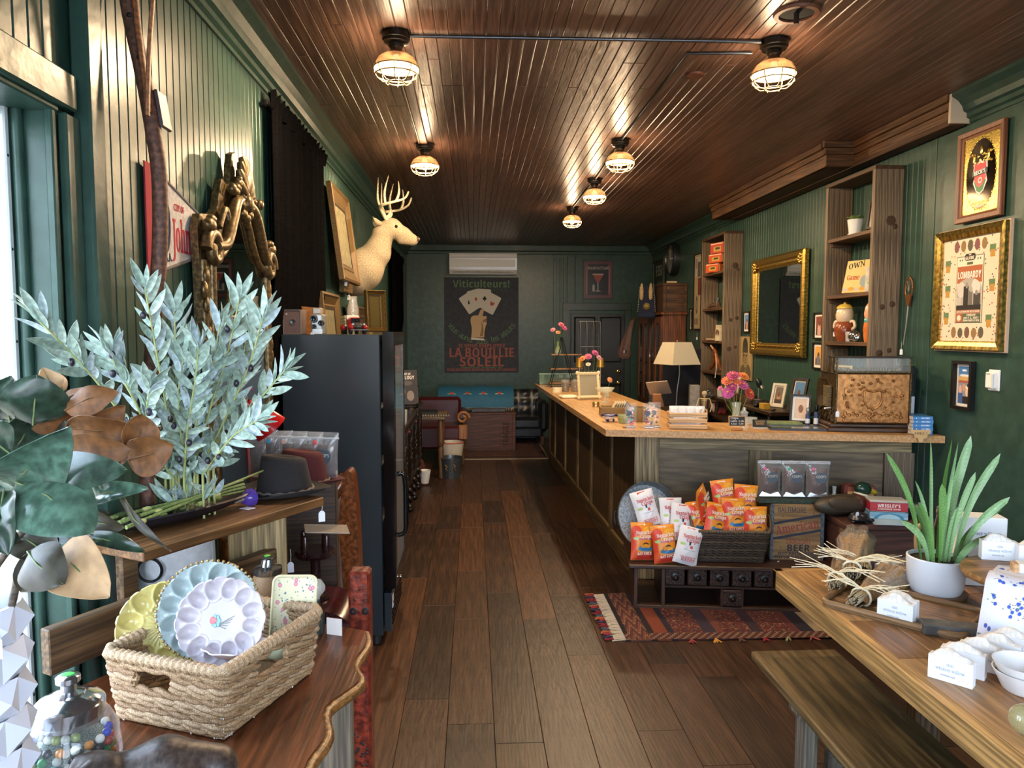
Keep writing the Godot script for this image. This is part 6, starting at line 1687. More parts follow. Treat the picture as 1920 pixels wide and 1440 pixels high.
func right_table():
	var t := thing("plank_table", "rough-sawn plank display table in the right foreground", "table", W(1.2, 0, -2.82))
	var y1 := 0.80
	var ws := []
	for c in [["7a5530", "a97c4c"], ["6b4a2a", "9a6f45"], ["86603a", "b48a58"], ["5e4026", "8a633c"]]:
		for o in 2: ws.append(wood(c[0], c[1], "z", 0.38, o * 2, 5.0))
	var edge := mott("7c5a32", "b8904f", 0.6, 0.0, 4.0, 0.3)
	# side board with saw marks
	part(t, "edge_board", box(W(0.035, 0.078, 2.3), 0.003, W(0.0175, y1 - 0.039, 1.15)), wood("8a6438", "c89c5e", "z", 0.6, 2, 9.0))
	part(t, "end_board", box(W(1.2, 0.078, 0.035), 0.003, W(0.6, y1 - 0.039, 0.0175)), wood("7a5630", "b58b50", "x", 0.6, 2, 10.0))
	for k in 9:
		var z := 0.036
		while z < 2.28:
			var l: float = min([0.22, 0.34, 0.5, 0.28][rng.randi() % 4], 2.3 - z)
			part(t, "plank", box(W(0.124, 0.03, l - 0.001), 0.0015), ws[rng.randi() % ws.size()], W(0.036 + 0.0625 + k * 0.125, y1 - 0.0152, z + l / 2))
			z += l
	for x in [0.45, 1.1]:
		for z in [0.3, 2.1]: part(t, "leg", box(W(0.09, y1 - 0.08, 0.09), 0.006, W(x, (y1 - 0.08) / 2, z)), wood("3a2c1e", "6a543a", "y", 0.6))
	part(t, "apron", box(W(1.0, 0.08, 0.03), 0.003, W(0.6, y1 - 0.12, 0.15)), wood("3a2c1e", "6a543a", "x", 0.6))
	# bench
	t = thing("wooden_bench", "dark-topped grey-legged bench in front of the plank table", "bench", W(1.117, 0, -2.8))
	part(t, "seat", box(W(0.34, 0.035, 2.0), 0.004, W(0.17, 0.452, 1.0)), wood("463823", "6e5a38", "z", 0.42, 1, 4.0))
	part(t, "seat_edge", box(W(0.008, 0.03, 2.0), 0.002, W(0.0, 0.452, 1.0)), wood("4a3c28", "8a7048", "z", 0.5, 1, 9.0))
	var lg := wood("5a5248", "8d8474", "y", 0.7, 0, 9.0)
	for z in [0.33, 1.7]:
		for x in [0.075, 0.28]: part(t, "leg", box(W(0.05, 0.40, 0.08), 0.004, W(x, 0.2, z)), lg)
		part(t, "top_cleat", box(W(0.29, 0.05, 0.09), 0.004, W(0.17, 0.41, z)), lg)
		part(t, "foot", box(W(0.32, 0.05, 0.09), 0.004, W(0.17, 0.026, z)), lg)
	part(t, "stretcher", box(W(0.03, 0.08, 1.4), 0.004, W(0.17, 0.2, 1.0)), lg)
	# soaps
	var y := y1 + 0.0005
	soap("boxed soap bar nearest, front of the diagonal soap row", W(1.297, y, -1.862), -48, 1)
	soap("boxed soap bar second in the diagonal soap row", W(1.36, y, -1.905), -46, 2)
	soap("boxed soap bar third in the diagonal soap row", W(1.43, y, -1.93), -46, 3)
	soap("boxed soap bar fourth in the diagonal soap row", W(1.50, y, -1.955), -46, 4)
	soap("boxed soap bar last in the diagonal soap row", W(1.57, y, -1.985), -46, 5)
	# tray with two soaps
	var tm := wood("6a4c30", "8f6d48", "x", 0.45, 0, 8.0)
	t = thing("wooden_tray", "brown wooden tray with raised rim holding two soaps", "tray", W(1.46, y, -2.36), -48)
	part(t, "floor", slab(rrect(0.44, 0.3, 0.03), 0, 0.008), tm, Vector3.ZERO, W(-90, 0, 0))
	var s := g()
	var rp := []
	for p in rrect(0.43, 0.29, 0.03, 5): rp.append(W(p.x, 0.014, -p.y))
	rp.append(rp[0])
	tube(s, rp, 0.011, 8)
	part(t, "rim", s, tm)
	soap("boxed soap bar standing in front on the wooden tray", W(1.375, y + 0.0085, -2.255), -48, 6)
	soap("boxed soap bar close behind the tray's front soap", W(1.405, y + 0.0085, -2.285), -48, 7)
	soap("boxed soap bar half hidden left of the snake plant pot", W(1.57, y, -2.62), -60, 8)
	# snake plant
	t = thing("snake_plant", "snake plant with banded green leaves in a white pot", "plant", W(1.665, y, -2.5))
	part(t, "saucer", lat([V(0, 0), V(0.1, 0), V(0.105, 0.018), V(0, 0.018)], 32), wood("5a3c24", "8a6540", "x", 0.5))
	part(t, "pot", lat([V(0, 0.018), V(0.082, 0.018), V(0.092, 0.04), V(0.096, 0.14), V(0.091, 0.143), V(0.086, 0.06), V(0, 0.05)], 36), pm("d3d8de", 0.45))
	part(t, "soil", lat([V(0, 0.128), V(0.089, 0.128)], 24), pm("241a14", 0.95))
	var gm := mott("4c8a3c", "9cc888", 0.4, 0.0, 34.0, 0.0, 0.03)
	gm.uv1_scale = W(8, 70, 8)
	var gm2 := mott("3a7030", "78ac58", 0.4, 0.0, 30.0, 0.0, 0.03)
	var tips := [[-0.19, 0.52, -0.02, 0.022], [0.05, 0.56, 0.02, 0.02], [0.11, 0.58, 0.0, 0.034], [0.075, 0.56, -0.05, 0.022], [0.20, 0.52, 0.03, 0.03], [-0.09, 0.42, 0.0, 0.02], [-0.03, 0.42, 0.06, 0.028], [0.0, 0.56, -0.06, 0.018], [0.22, 0.37, 0.06, 0.03], [0.24, 0.31, 0.0, 0.026], [-0.17, 0.29, 0.05, 0.026], [0.12, 0.38, -0.06, 0.03], [-0.05, 0.32, -0.05, 0.03], [0.16, 0.25, 0.09, 0.034], [0.05, 0.34, 0.05, 0.03], [-0.10, 0.35, 0.04, 0.024], [0.09, 0.46, 0.06, 0.024], [0.02, 0.28, -0.07, 0.03]]
	for i in tips.size():
		var p: Array = tips[i]
		s = g()
		leaf_blade(s, W(p[0] * 0.26, 0.12, p[2] * 0.5), W(p[0], p[1], p[2]), p[3], W(-p[0] * 0.12, 0.02, 0), 1.2 if i % 2 else -0.8)
		part(t, "leaf", s, gm if i % 3 else gm2)
	# riser board with towel, brushes and soaps
	var bw := wood("7a5430", "b48450", "x", 0.45, 1, 7.0)
	t = thing("board_riser", "round wooden board raised on a turned foot, dark rail beneath", "riser", W(1.80, y, -2.22))
	part(t, "board", lat([V(0, 0.15), V(0.195, 0.15), V(0.2, 0.16), V(0.195, 0.172), V(0, 0.172)], 40), bw)
	part(t, "foot", lat([V(0.09, 0), V(0.1, 0.015), V(0.06, 0.05), V(0.05, 0.09), V(0.09, 0.13), V(0.11, 0.15)], 28), mott("8a6430", "c09a58", 0.3))
	one("dark_rail", "dark grey painted wooden rail lying under the round board", "rail", box(W(0.3, 0.035, 0.06), 0.004, W(0, 0.0175, 0)), mott("3a3a3a", "5a5854", 0.6), W(1.56, y, -2.14), -18)
	var ry2 := y + 0.1725
	t = thing("floral_towel", "white towel with blue flowers draped over the round board", "towel", W(1.668, y, -2.075), -42)
	s = g()
	sheet(s, 16, 30, func(u: float, v: float) -> Vector3:
		# v runs from the table top up over the board's rim and back across it; u across the width
		var w: float = 0.17 + 0.07 * v
		var yy: float
		var zz: float
		if v < 0.45:
			var k: float = v / 0.45
			zz = 0.07 - 0.06 * sin(k * PI / 2)
			yy = 0.008 + 0.172 * pow(k, 0.85)
		else:
			var k: float = (v - 0.45) / 0.55
			zz = 0.01 - 0.22 * k
			yy = 0.18 + 0.012 * sin(PI * minf(1.0, k * 2.0)) + 0.004 * sin(u * 11.0 + k * 4)
		return W((u - 0.5) * w - 0.03 + 0.06 * v, yy + 0.004 * sin(u * 9.0), zz + 0.012 * sin(u * 8.0) * (1.0 - v)), 0.004)
	var list := []
	for k in 16:
		var cx := rng.randf_range(0.05, 0.88)
		var cy := rng.randf_range(0.03, 0.93)
		for m in 3:
			var fx := cx + rng.randf_range(-0.06, 0.06)
			var fy := cy + rng.randf_range(-0.04, 0.04)
			list.append([fx, fy, fx + 0.05, fy + 0.03, "3450b0", 1])
		for m in 6:
			var fx := cx + rng.randf_range(-0.09, 0.09)
			var fy := cy + rng.randf_range(-0.05, 0.05)
			list.append([fx, fy, fx + 0.03, fy + 0.008, "62765c"])
	part(t, "cloth", s, blocks("towel", 160, 256, "d6d8e4", list, 0.03))
	soap("boxed soap bar at the left on the round board", W(1.79, ry2, -2.36), -18, 9)
	soap("boxed soap bar at the middle of the round board", W(1.875, ry2, -2.30), -18, 10)
	soap("boxed soap bar at right end of the round board", W(1.925, ry2, -2.21), -18, 11)
	for b in [["pale wooden nail brush with white paper band, left on board", 1.79, -2.20, -24], ["pale wooden brush at the right of the round board", 1.87, -2.15, -24]]:
		t = thing("nail_brush", b[0], "brush", W(b[1], ry2, b[2]), b[3], "wooden brushes on the round board")
		part(t, "block", box(W(0.12, 0.035, 0.045), 0.004, W(0, 0.0175, 0)), wood("b5854f", "dcae7c", "x", 0.5, 3, 9.0))
		s = g()
		for k in 5: ext(s, [V(0.005 + k * 0.011, 0.036), V(0.013 + k * 0.011, 0.036), V(0.009 + k * 0.011, 0.026)], 0.0226, 0.0235)
		part(t, "notches", s, pm("5a3a20", 0.7))
		part(t, "band", box(W(0.028, 0.037, 0.047), 0.001, W(-0.03, 0.018, 0)), pm("e4e6e4", 0.6))
	# dried grass bouquets in brown paper
	var paper := mott("7a5a34", "a88250", 0.75, 0, 10.0, 0.6)
	var straw := pm("e6dcbc", 0.8)
	var bq := [["dried grass bouquet in brown paper, nearest the table edge", W(1.29, y + 0.035, -2.36), 40.0, 0.42], ["dried grass bouquet in brown paper, second from table edge", W(1.30, y + 0.035, -2.52), 52.0, 0.40], ["dried grass bouquet in brown paper, third from table edge", W(1.385, y + 0.06, -2.56), 60.0, 0.42], ["dried grass bouquet in brown paper, farthest from table edge", W(1.46, y + 0.05, -2.62), 64.0, 0.44]]
	for i in bq.size():
		var b: Array = bq[i]
		t = thing("dried_bouquet", b[0], "dried bouquet", b[1], b[2], "dried bouquets in brown paper")
		s = g()
		go(0, 0, 0, 0, 0, -90)
		lathe(s, [V(0.024, 0.03), V(0.028, 0.1), V(0.04, 0.22), V(0.056, b[3] * 0.8), V(0.053, b[3] * 0.8), V(0.036, 0.22), V(0.024, 0.1), V(0.02, 0.03)], 22, 0.16, 5)
		part(t, "paper", s, paper)
		s = g()
		go(0, 0, 0, 0, 0, -90)
		lathe(s, [V(0.03, 0.1), V(0.05, 0.22), V(0.07, b[3])], 22, 0.14, 7)
		part(t, "clear_film", s, glass("e8e4dc", 0.1, 0.06))
		s = g()
		for k in 46:
			var a := rng.randf() * TAU
			var r := sqrt(rng.randf()) * 0.026
			tube(s, [W(rng.randf_range(-0.015, 0.0), cos(a) * r, sin(a) * r), W(0.1, cos(a) * r, sin(a) * r)], 0.0022, 5)
		part(t, "stems", s, pm("a3977c", 0.8)).set_meta("kind", "stuff")
		s = g()
		for k in 120:
			var a := rng.randf() * TAU
			var r := sqrt(rng.randf()) * 0.058
			var x := b[3] * rng.randf_range(0.55, 1.02) as float
			tube(s, [W(x - 0.12, cos(a) * r * 0.6, sin(a) * r * 0.6), W(x, cos(a) * r + rng.randf_range(-0.01, 0.01), sin(a) * r)], 0.0014, 4)
		part(t, "dry_grass", s, mott("5a4a34", "8a7450", 0.85, 0, 20.0)).set_meta("kind", "stuff")
		s = g()
		for k in 14:
			var a := rng.randf_range(-0.9, 0.9)
			var e := -1.0 if k % 2 else 1.0
			tube(s, spl([W(0.06, 0.03, 0), W(0.05 + rng.randf_range(-0.03, 0.03), 0.045 + rng.randf() * 0.01, e * 0.05), W(0.05 + a * 0.06, 0.03 + rng.randf() * 0.05, e * rng.randf_range(0.1, 0.17))], 3), 0.003, 5, 0.4)
		var kp := []
		for m in 13: kp.append(W(0.06, cos(TAU * m / 12) * 0.032, sin(TAU * m / 12) * 0.032))
		tube(s, kp, 0.005, 6)
		part(t, "raffia", s, straw)
	# white printed tin and kettle behind
	t = thing("soap_carton", "white illustrated carton with a bottle drawing, far right edge", "carton", W(1.90, y, -2.62), -14)
	part(t, "box", box(W(0.17, 0.26, 0.09), 0.003, W(0, 0.13, 0)), pm("e6e9ec", 0.5))
	var ink := pm("8a97a8", 0.7)
	txt(t, "whimsy willow", 0.012, ink, W(0, 0.2, 0.0455), Vector3.ZERO, 0.11, false, true)
	txt(t, "mint", 0.03, pm("4a5a78", 0.7), W(0.03, 0.12, 0.0455), W(0, 0, 90), 0.08)
	part(t, "drawing", slab([V(-0.06, 0.03), V(-0.03, 0.03), V(-0.035, 0.07), V(-0.03, 0.09), V(-0.05, 0.12), V(-0.065, 0.12), V(-0.045, 0.09), V(-0.055, 0.07)], 0.045, 0.0465), pm("6a7080", 0.7))
	t = thing("percolator", "dark glass and chrome coffee pot with tan handle behind", "coffee pot", W(1.93, y, -2.80))
	part(t, "body", lat([V(0, 0), V(0.075, 0), V(0.085, 0.03), V(0.08, 0.12), V(0.06, 0.2), V(0.06, 0.22)], 24), pm("2a211c", 0.15))
	part(t, "lid", lat([V(0.062, 0.22), V(0.06, 0.24), V(0.02, 0.25), V(0.012, 0.262), V(0.018, 0.28), V(0, 0.29)], 20), pm("b8bcc0", 0.12, 0.9))
	part(t, "handle", bar(spl([W(-0.08, 0.16, 0), W(-0.13, 0.16, 0), W(-0.13, 0.06, 0), W(-0.08, 0.05, 0)], 5), 0.011, 8), pm("b8986c", 0.5), Vector3.ZERO, W(0, -10, 0))
	for k in 2:
		one("ceramic_bowl", ["white ceramic bowl at the far right edge, lower of two", "white ceramic bowl stacked on top at the far right edge"][k], "bowl", lat([V(0, 0), V(0.045, 0), V(0.05, 0.004), V(0.075, 0.055), V(0.072, 0.055), V(0.046, 0.008), V(0, 0.008)], 28), pm("dcdad8", 0.3), W(1.455, y + k * 0.022, -1.80), 0, "white bowls at the table's right")
	one("glass_float", "olive glass ball at the far right edge of table", "glass ball", sphere(W(0.035, 0.035, 0.035), 18, 12), glass("a8a878", 0.4), W(1.30, y + 0.035, -1.60))

const MAGNOLIA := [
		[-0.762, 1.590, -1.300, -0.734, 1.677, -1.270, 0.086, "g"],
		[-0.811, 1.593, -1.320, -0.783, 1.675, -1.280, 0.066, "g"],
		[-0.754, 1.517, -1.180, -0.593, 1.611, -1.100, 0.087, "G"],
		[-0.709, 1.508, -1.200, -0.522, 1.543, -1.120, 0.058, "g"],
		[-0.677, 1.541, -1.220, -0.549, 1.558, -1.200, 0.055, "b"],
		[-0.684, 1.591, -1.260, -0.587, 1.587, -1.280, 0.054, "b"],
		[-0.707, 1.613, -1.300, -0.625, 1.644, -1.320, 0.044, "b"],
		[-0.585, 1.535, -1.260, -0.509, 1.557, -1.260, 0.057, "b"],
		[-0.585, 1.541, -1.280, -0.576, 1.606, -1.300, 0.049, "b"],
		[-0.732, 1.627, -1.340, -0.679, 1.643, -1.340, 0.025, "b"],
		[-0.764, 1.636, -1.360, -0.776, 1.685, -1.360, 0.034, "t"],
		[-0.753, 1.640, -1.380, -0.764, 1.674, -1.380, 0.022, "t"],
		[-0.697, 1.520, -1.140, -0.557, 1.456, -1.080, 0.093, "G"],
		[-0.701, 1.512, -1.120, -0.664, 1.432, -1.060, 0.049, "g"],
		[-0.644, 1.467, -1.240, -0.528, 1.497, -1.200, 0.030, "G"],
		[-0.636, 1.463, -1.200, -0.618, 1.492, -1.200, 0.023, "d"],
		[-0.639, 1.450, -1.220, -0.566, 1.432, -1.200, 0.032, "d"],
		[-0.652, 1.411, -1.200, -0.525, 1.396, -1.180, 0.023, "g"],
		[-0.677, 1.415, -1.130, -0.601, 1.381, -1.080, 0.063, "d"],
		[-0.648, 1.410, -1.160, -0.546, 1.353, -1.100, 0.073, "t"],
		[-0.740, 1.556, -1.200, -0.779, 1.599, -1.200, 0.070, "g"],
		[-0.590, 1.502, -1.220, -0.495, 1.391, -1.200, 0.011, "d"],
		[-0.699, 1.465, -1.100, -0.698, 1.436, -1.050, 0.047, "g"],
		[-0.709, 1.548, -1.330, -0.719, 1.594, -1.320, 0.039, "d"],
	[-0.801, 1.530, -1.360, -0.702, 1.638, -1.340, 0.059, "b"],
	[-0.831, 1.546, -1.380, -0.749, 1.646, -1.360, 0.070, "g"],
	[-0.716, 1.539, -1.360, -0.624, 1.618, -1.340, 0.053, "b"],
	[-0.678, 1.532, -1.340, -0.547, 1.584, -1.300, 0.050, "b"],
	[-0.729, 1.515, -1.280, -0.612, 1.498, -1.240, 0.055, "g"],
	[-0.836, 1.524, -1.340, -0.765, 1.621, -1.320, 0.078, "g"],
	[-0.752, 1.471, -1.270, -0.659, 1.529, -1.250, 0.055, "d"],
	[-0.791, 1.456, -1.220, -0.708, 1.530, -1.200, 0.071, "g"],
	[-0.718, 1.450, -1.240, -0.606, 1.418, -1.220, 0.045, "g"],
	[-0.696, 1.408, -1.260, -0.615, 1.446, -1.250, 0.037, "d"],
	[-0.750, 1.420, -1.220, -0.673, 1.372, -1.200, 0.053, "d"],
	[-0.687, 1.492, -1.300, -0.608, 1.532, -1.280, 0.045, "d"],
	[-0.670, 1.509, -1.360, -0.578, 1.589, -1.340, 0.049, "b"],
	[-0.874, 1.579, -1.360, -0.821, 1.657, -1.340, 0.069, "G"],
	[-0.681, 1.398, -1.200, -0.722, 1.335, -1.180, 0.043, "d"],
]
func olive_paths() -> Array:
	return [
		[W(-0.925, 1.291, -2.300), W(-0.907, 1.467, -2.220), W(-0.891, 1.663, -2.120), W(-0.891, 1.869, -2.050)],
		[W(-0.917, 1.291, -2.300), W(-0.899, 1.496, -2.250), W(-0.874, 1.659, -2.200), W(-0.874, 1.808, -2.200)],
		[W(-0.861, 1.305, -2.280), W(-0.786, 1.501, -2.200), W(-0.711, 1.676, -2.150), W(-0.661, 1.843, -2.120)],
		[W(-0.852, 1.310, -2.280), W(-0.740, 1.484, -2.200), W(-0.651, 1.645, -2.150), W(-0.591, 1.787, -2.100)],
		[W(-0.810, 1.322, -2.300), W(-0.709, 1.468, -2.200), W(-0.606, 1.563, -2.120), W(-0.521, 1.643, -2.050)],
		[W(-0.885, 1.310, -2.280), W(-0.808, 1.533, -2.200), W(-0.752, 1.661, -2.160), W(-0.728, 1.768, -2.150)],
		[W(-0.933, 1.302, -2.280), W(-0.904, 1.560, -2.000), W(-0.918, 1.642, -1.950), W(-0.930, 1.696, -1.920)],
		[W(-0.949, 1.302, -2.280), W(-0.929, 1.591, -1.900), W(-0.951, 1.689, -1.800), W(-0.982, 1.772, -1.720)],
		[W(-0.881, 1.311, -2.250), W(-0.807, 1.482, -2.100), W(-0.766, 1.606, -2.050), W(-0.734, 1.710, -2.000)],
		[W(-0.825, 1.315, -2.250), W(-0.741, 1.397, -2.150), W(-0.678, 1.458, -2.100), W(-0.602, 1.502, -2.050)],
		[W(-0.913, 1.305, -2.250), W(-0.901, 1.422, -2.100), W(-0.876, 1.524, -2.000), W(-0.845, 1.600, -1.950)],
		[W(-0.884, 1.301, -2.300), W(-0.846, 1.445, -2.150), W(-0.830, 1.573, -2.100), W(-0.792, 1.687, -2.050)],
		[W(-0.827, 1.314, -2.300), W(-0.750, 1.508, -2.280), W(-0.712, 1.655, -2.300), W(-0.698, 1.753, -2.300)],
	]

# smooth body from tapered bones, meshed as surface nets; bones are [a, b, ra, rb]
func blob(s: SurfaceTool, bones: Array, cell: float, k := 0.03):
	var lo := Vector3.ONE * 1e9
	var hi := -lo
	for b in bones:
		var r: float = max(b[2], b[3]) + k + cell * 2
		lo = lo.min(b[0] - Vector3.ONE * r).min(b[1] - Vector3.ONE * r)
		hi = hi.max(b[0] + Vector3.ONE * r).max(b[1] + Vector3.ONE * r)
	var n := Vector3i(((hi - lo) / cell).ceil()) + Vector3i.ONE
	var val := PackedFloat32Array()
	val.resize(n.x * n.y * n.z)
	for z in n.z:
		for y in n.y:
			for x in n.x:
				var p := lo + W(x, y, z) * cell
				var d := 1e3
				for b in bones:
					var a: Vector3 = b[0]
					var ab: Vector3 = b[1] - a
					var t := clampf((p - a).dot(ab) / maxf(ab.length_squared(), 1e-9), 0.0, 1.0)
					var e: float = p.distance_to(a + ab * t) - lerpf(b[2], b[3], t)
					var h := clampf(0.5 + 0.5 * (d - e) / k, 0.0, 1.0)
					d = lerpf(d, e, h) - k * h * (1.0 - h)
				val[x + n.x * (y + n.y * z)] = d
	var vert := {}
	for z in n.z - 1:
		for y in n.y - 1:
			for x in n.x - 1:
				var sum := Vector3.ZERO
				var c := 0
				for e in 12:
					var ax := e / 4
					var u := e % 2
					var w := (e / 2) % 2
					var o := Vector3i.ZERO
					o[(ax + 1) % 3] = u
					o[(ax + 2) % 3] = w
					var o2 := o
					o2[ax] = 1
					var v0 := val[x + o.x + n.x * (y + o.y + n.y * (z + o.z))]
					var v1 := val[x + o2.x + n.x * (y + o2.y + n.y * (z + o2.z))]
					if (v0 < 0) != (v1 < 0):
						sum += Vector3(o).lerp(Vector3(o2), v0 / (v0 - v1))
						c += 1
				if c: vert[Vector3i(x, y, z)] = lo + (W(x, y, z) + sum / c) * cell
	smooth(s)
	for key in vert:
		for ax in 3:
			var o := Vector3i.ZERO
			o[ax] = 1
			var v0 := val[key.x + n.x * (key.y + n.y * key.z)]
			var k2: Vector3i = key + o
			var v1 := val[k2.x + n.x * (k2.y + n.y * k2.z)]
			if (v0 < 0) == (v1 < 0): continue
			var u := Vector3i.ZERO
			u[(ax + 1) % 3] = 1
			var w := Vector3i.ZERO
			w[(ax + 2) % 3] = 1
			if not (vert.has(key - u) and vert.has(key - w) and vert.has(key - u - w)): continue
			if v0 < 0: q(s, vert[key - u - w], vert[key - w], vert[key], vert[key - u])
			else: q(s, vert[key - u], vert[key], vert[key - w], vert[key - u - w])

func egg_plate(s: SurfaceTool, r: float, n: int, dr: float, scallop: float, ribs := 0.0):
	# dish facing +z with a ring of egg hollows
	sheet(s, 156, 30, func(u: float, v: float) -> Vector3:
		var a: float = -u * TAU
		var rr: float = r * v * (1.0 + scallop * cos(n * a))
		var z: float = 0.012 * pow(v, 6)
		var ka: float = fposmod(a * n / TAU, 1.0) - 0.5
		var dx: float = ka * TAU / n * rr / dr
		var dy: float = (rr - r * 0.74) / (dr * 1.35)
		var q2 := dx * dx + dy * dy
		if q2 < 1.0: z -= 0.015 * pow(1.0 - q2, 0.75)
		elif q2 < 1.7: z += 0.003 * sin((q2 - 1.0) / 0.7 * PI)
		if ribs > 0.0 and v < 0.55: z += ribs * cos(a * 30) * v
		return W(cos(a) * rr, sin(a) * rr, z), 0.004)

func left_shelf():
	# console table with a live edge
	var top := wood("4a2412", "6e3c20", "z", 0.28, 2, 4.0)
	var t := thing("console_table", "glossy brown live-edge console table in the left foreground", "table", W(0, 0, 0))
	var pl := [V(-1.065, 0.9), V(-0.42, 0.9), V(-0.37, 1.1), V(-0.40, 1.25), V(-0.355, 1.4), V(-0.352, 1.5), V(-0.335, 1.6), V(-0.36, 1.72), V(-0.30, 1.85), V(-0.33, 1.95), V(-0.315, 2.08), V(-0.332, 2.17), V(-0.40, 2.2), V(-0.55, 2.26), V(-0.72, 2.33), V(-1.065, 1.75)]
	var curve := spl(pl.slice(1, 12), 4)
	curve.append_array(pl.slice(12))
	curve.push_front(pl[0])
	part(t, "slab", plan(curve, 0.815, 0.85), top)
	var s := g()
	var eg := []
	for p in spl(pl.slice(1, 12), 4): eg.append(W(p.x + 0.006, 0.834, -p.y))
	tube(s, eg, 0.014, 7)
	part(t, "live_edge", s, mott("5a3417", "9a6a38", 0.35, 0, 9.0, 0.5))
	for p in [[-0.43, 2.05, 0.07], [-0.47, 1.35, 0.07], [-0.95, 1.1, 0.07]]:
		part(t, "leg", box(W(0.16, 0.81, 0.045), 0.004, W(p[0], 0.405, -p[1])), wood("4a4034", "7d6f5c", "y", 0.65, int(p[1] * 3), 9.0), Vector3.ZERO, Vector3.ZERO)
	# angled wooden shelf behind it: rail, wide plank, top board
	var pw := wood("3d2c1c", "6e5438", "x", 0.6, 1, 8.0)
	t = thing("corner_shelf", "angled plank shelf with back rail behind the console table", "shelf", W(-0.69, 0, -2.46), -60.7)
	# local x points away from the street end along the rail; seen side is +z
	t.rotation_degrees.y = 60.7
	part(t, "rail", box(W(0.76, 0.115, 0.035), 0.003, W(-0.38, 0.97, 0.02)), pw)
	part(t, "top_board", box(W(0.70, 0.03, 0.20), 0.003, W(-0.21, 1.165, 0.02)), wood("4a3018", "7d5630", "x", 0.5, 2, 7.0))
	var pb := wood("6a5638", "b39a6a", "y", 0.6, 4, 8.0)
	part(t, "plank_post", box(W(0.185, 1.15, 0.03), 0.003, W(0.0, 0.575, 0.0)), pb, W(-0.03, 0, -0.02), W(0, -52, 0))
	part(t, "back_post", box(W(0.05, 1.15, 0.03), 0.003, W(-0.5, 0.575, -0.03)), pw)
	# reddish post
	t = thing("red_post", "worn red-brown wooden post standing behind the console table", "post", W(-0.365, 0, -2.32))
	var rp := mott("4a140c", "8a3420", 0.35, 0.0, 6.0, 0.6)
	part(t, "shaft", box(W(0.068, 0.99, 0.07), 0.008, W(0, 0.495, 0)), rp)
	for e in [-0.018, 0.02]: part(t, "bolt_hole", lat([V(0.004, 0.0), V(0.011, 0.0005), V(0.012, 0)], 12), pm("16161a", 0.5, 0.4), W(e, 0.865, 0.0352), W(90, 0, 0))
	for k in 18: part(t, "worn_pit", sphere(W(0.006, 0.005, 0.002), 6, 4), pm("1c0c08", 0.6), W(rng.randf_range(-0.025, 0.025), rng.randf_range(0.3, 0.46), 0.0345))

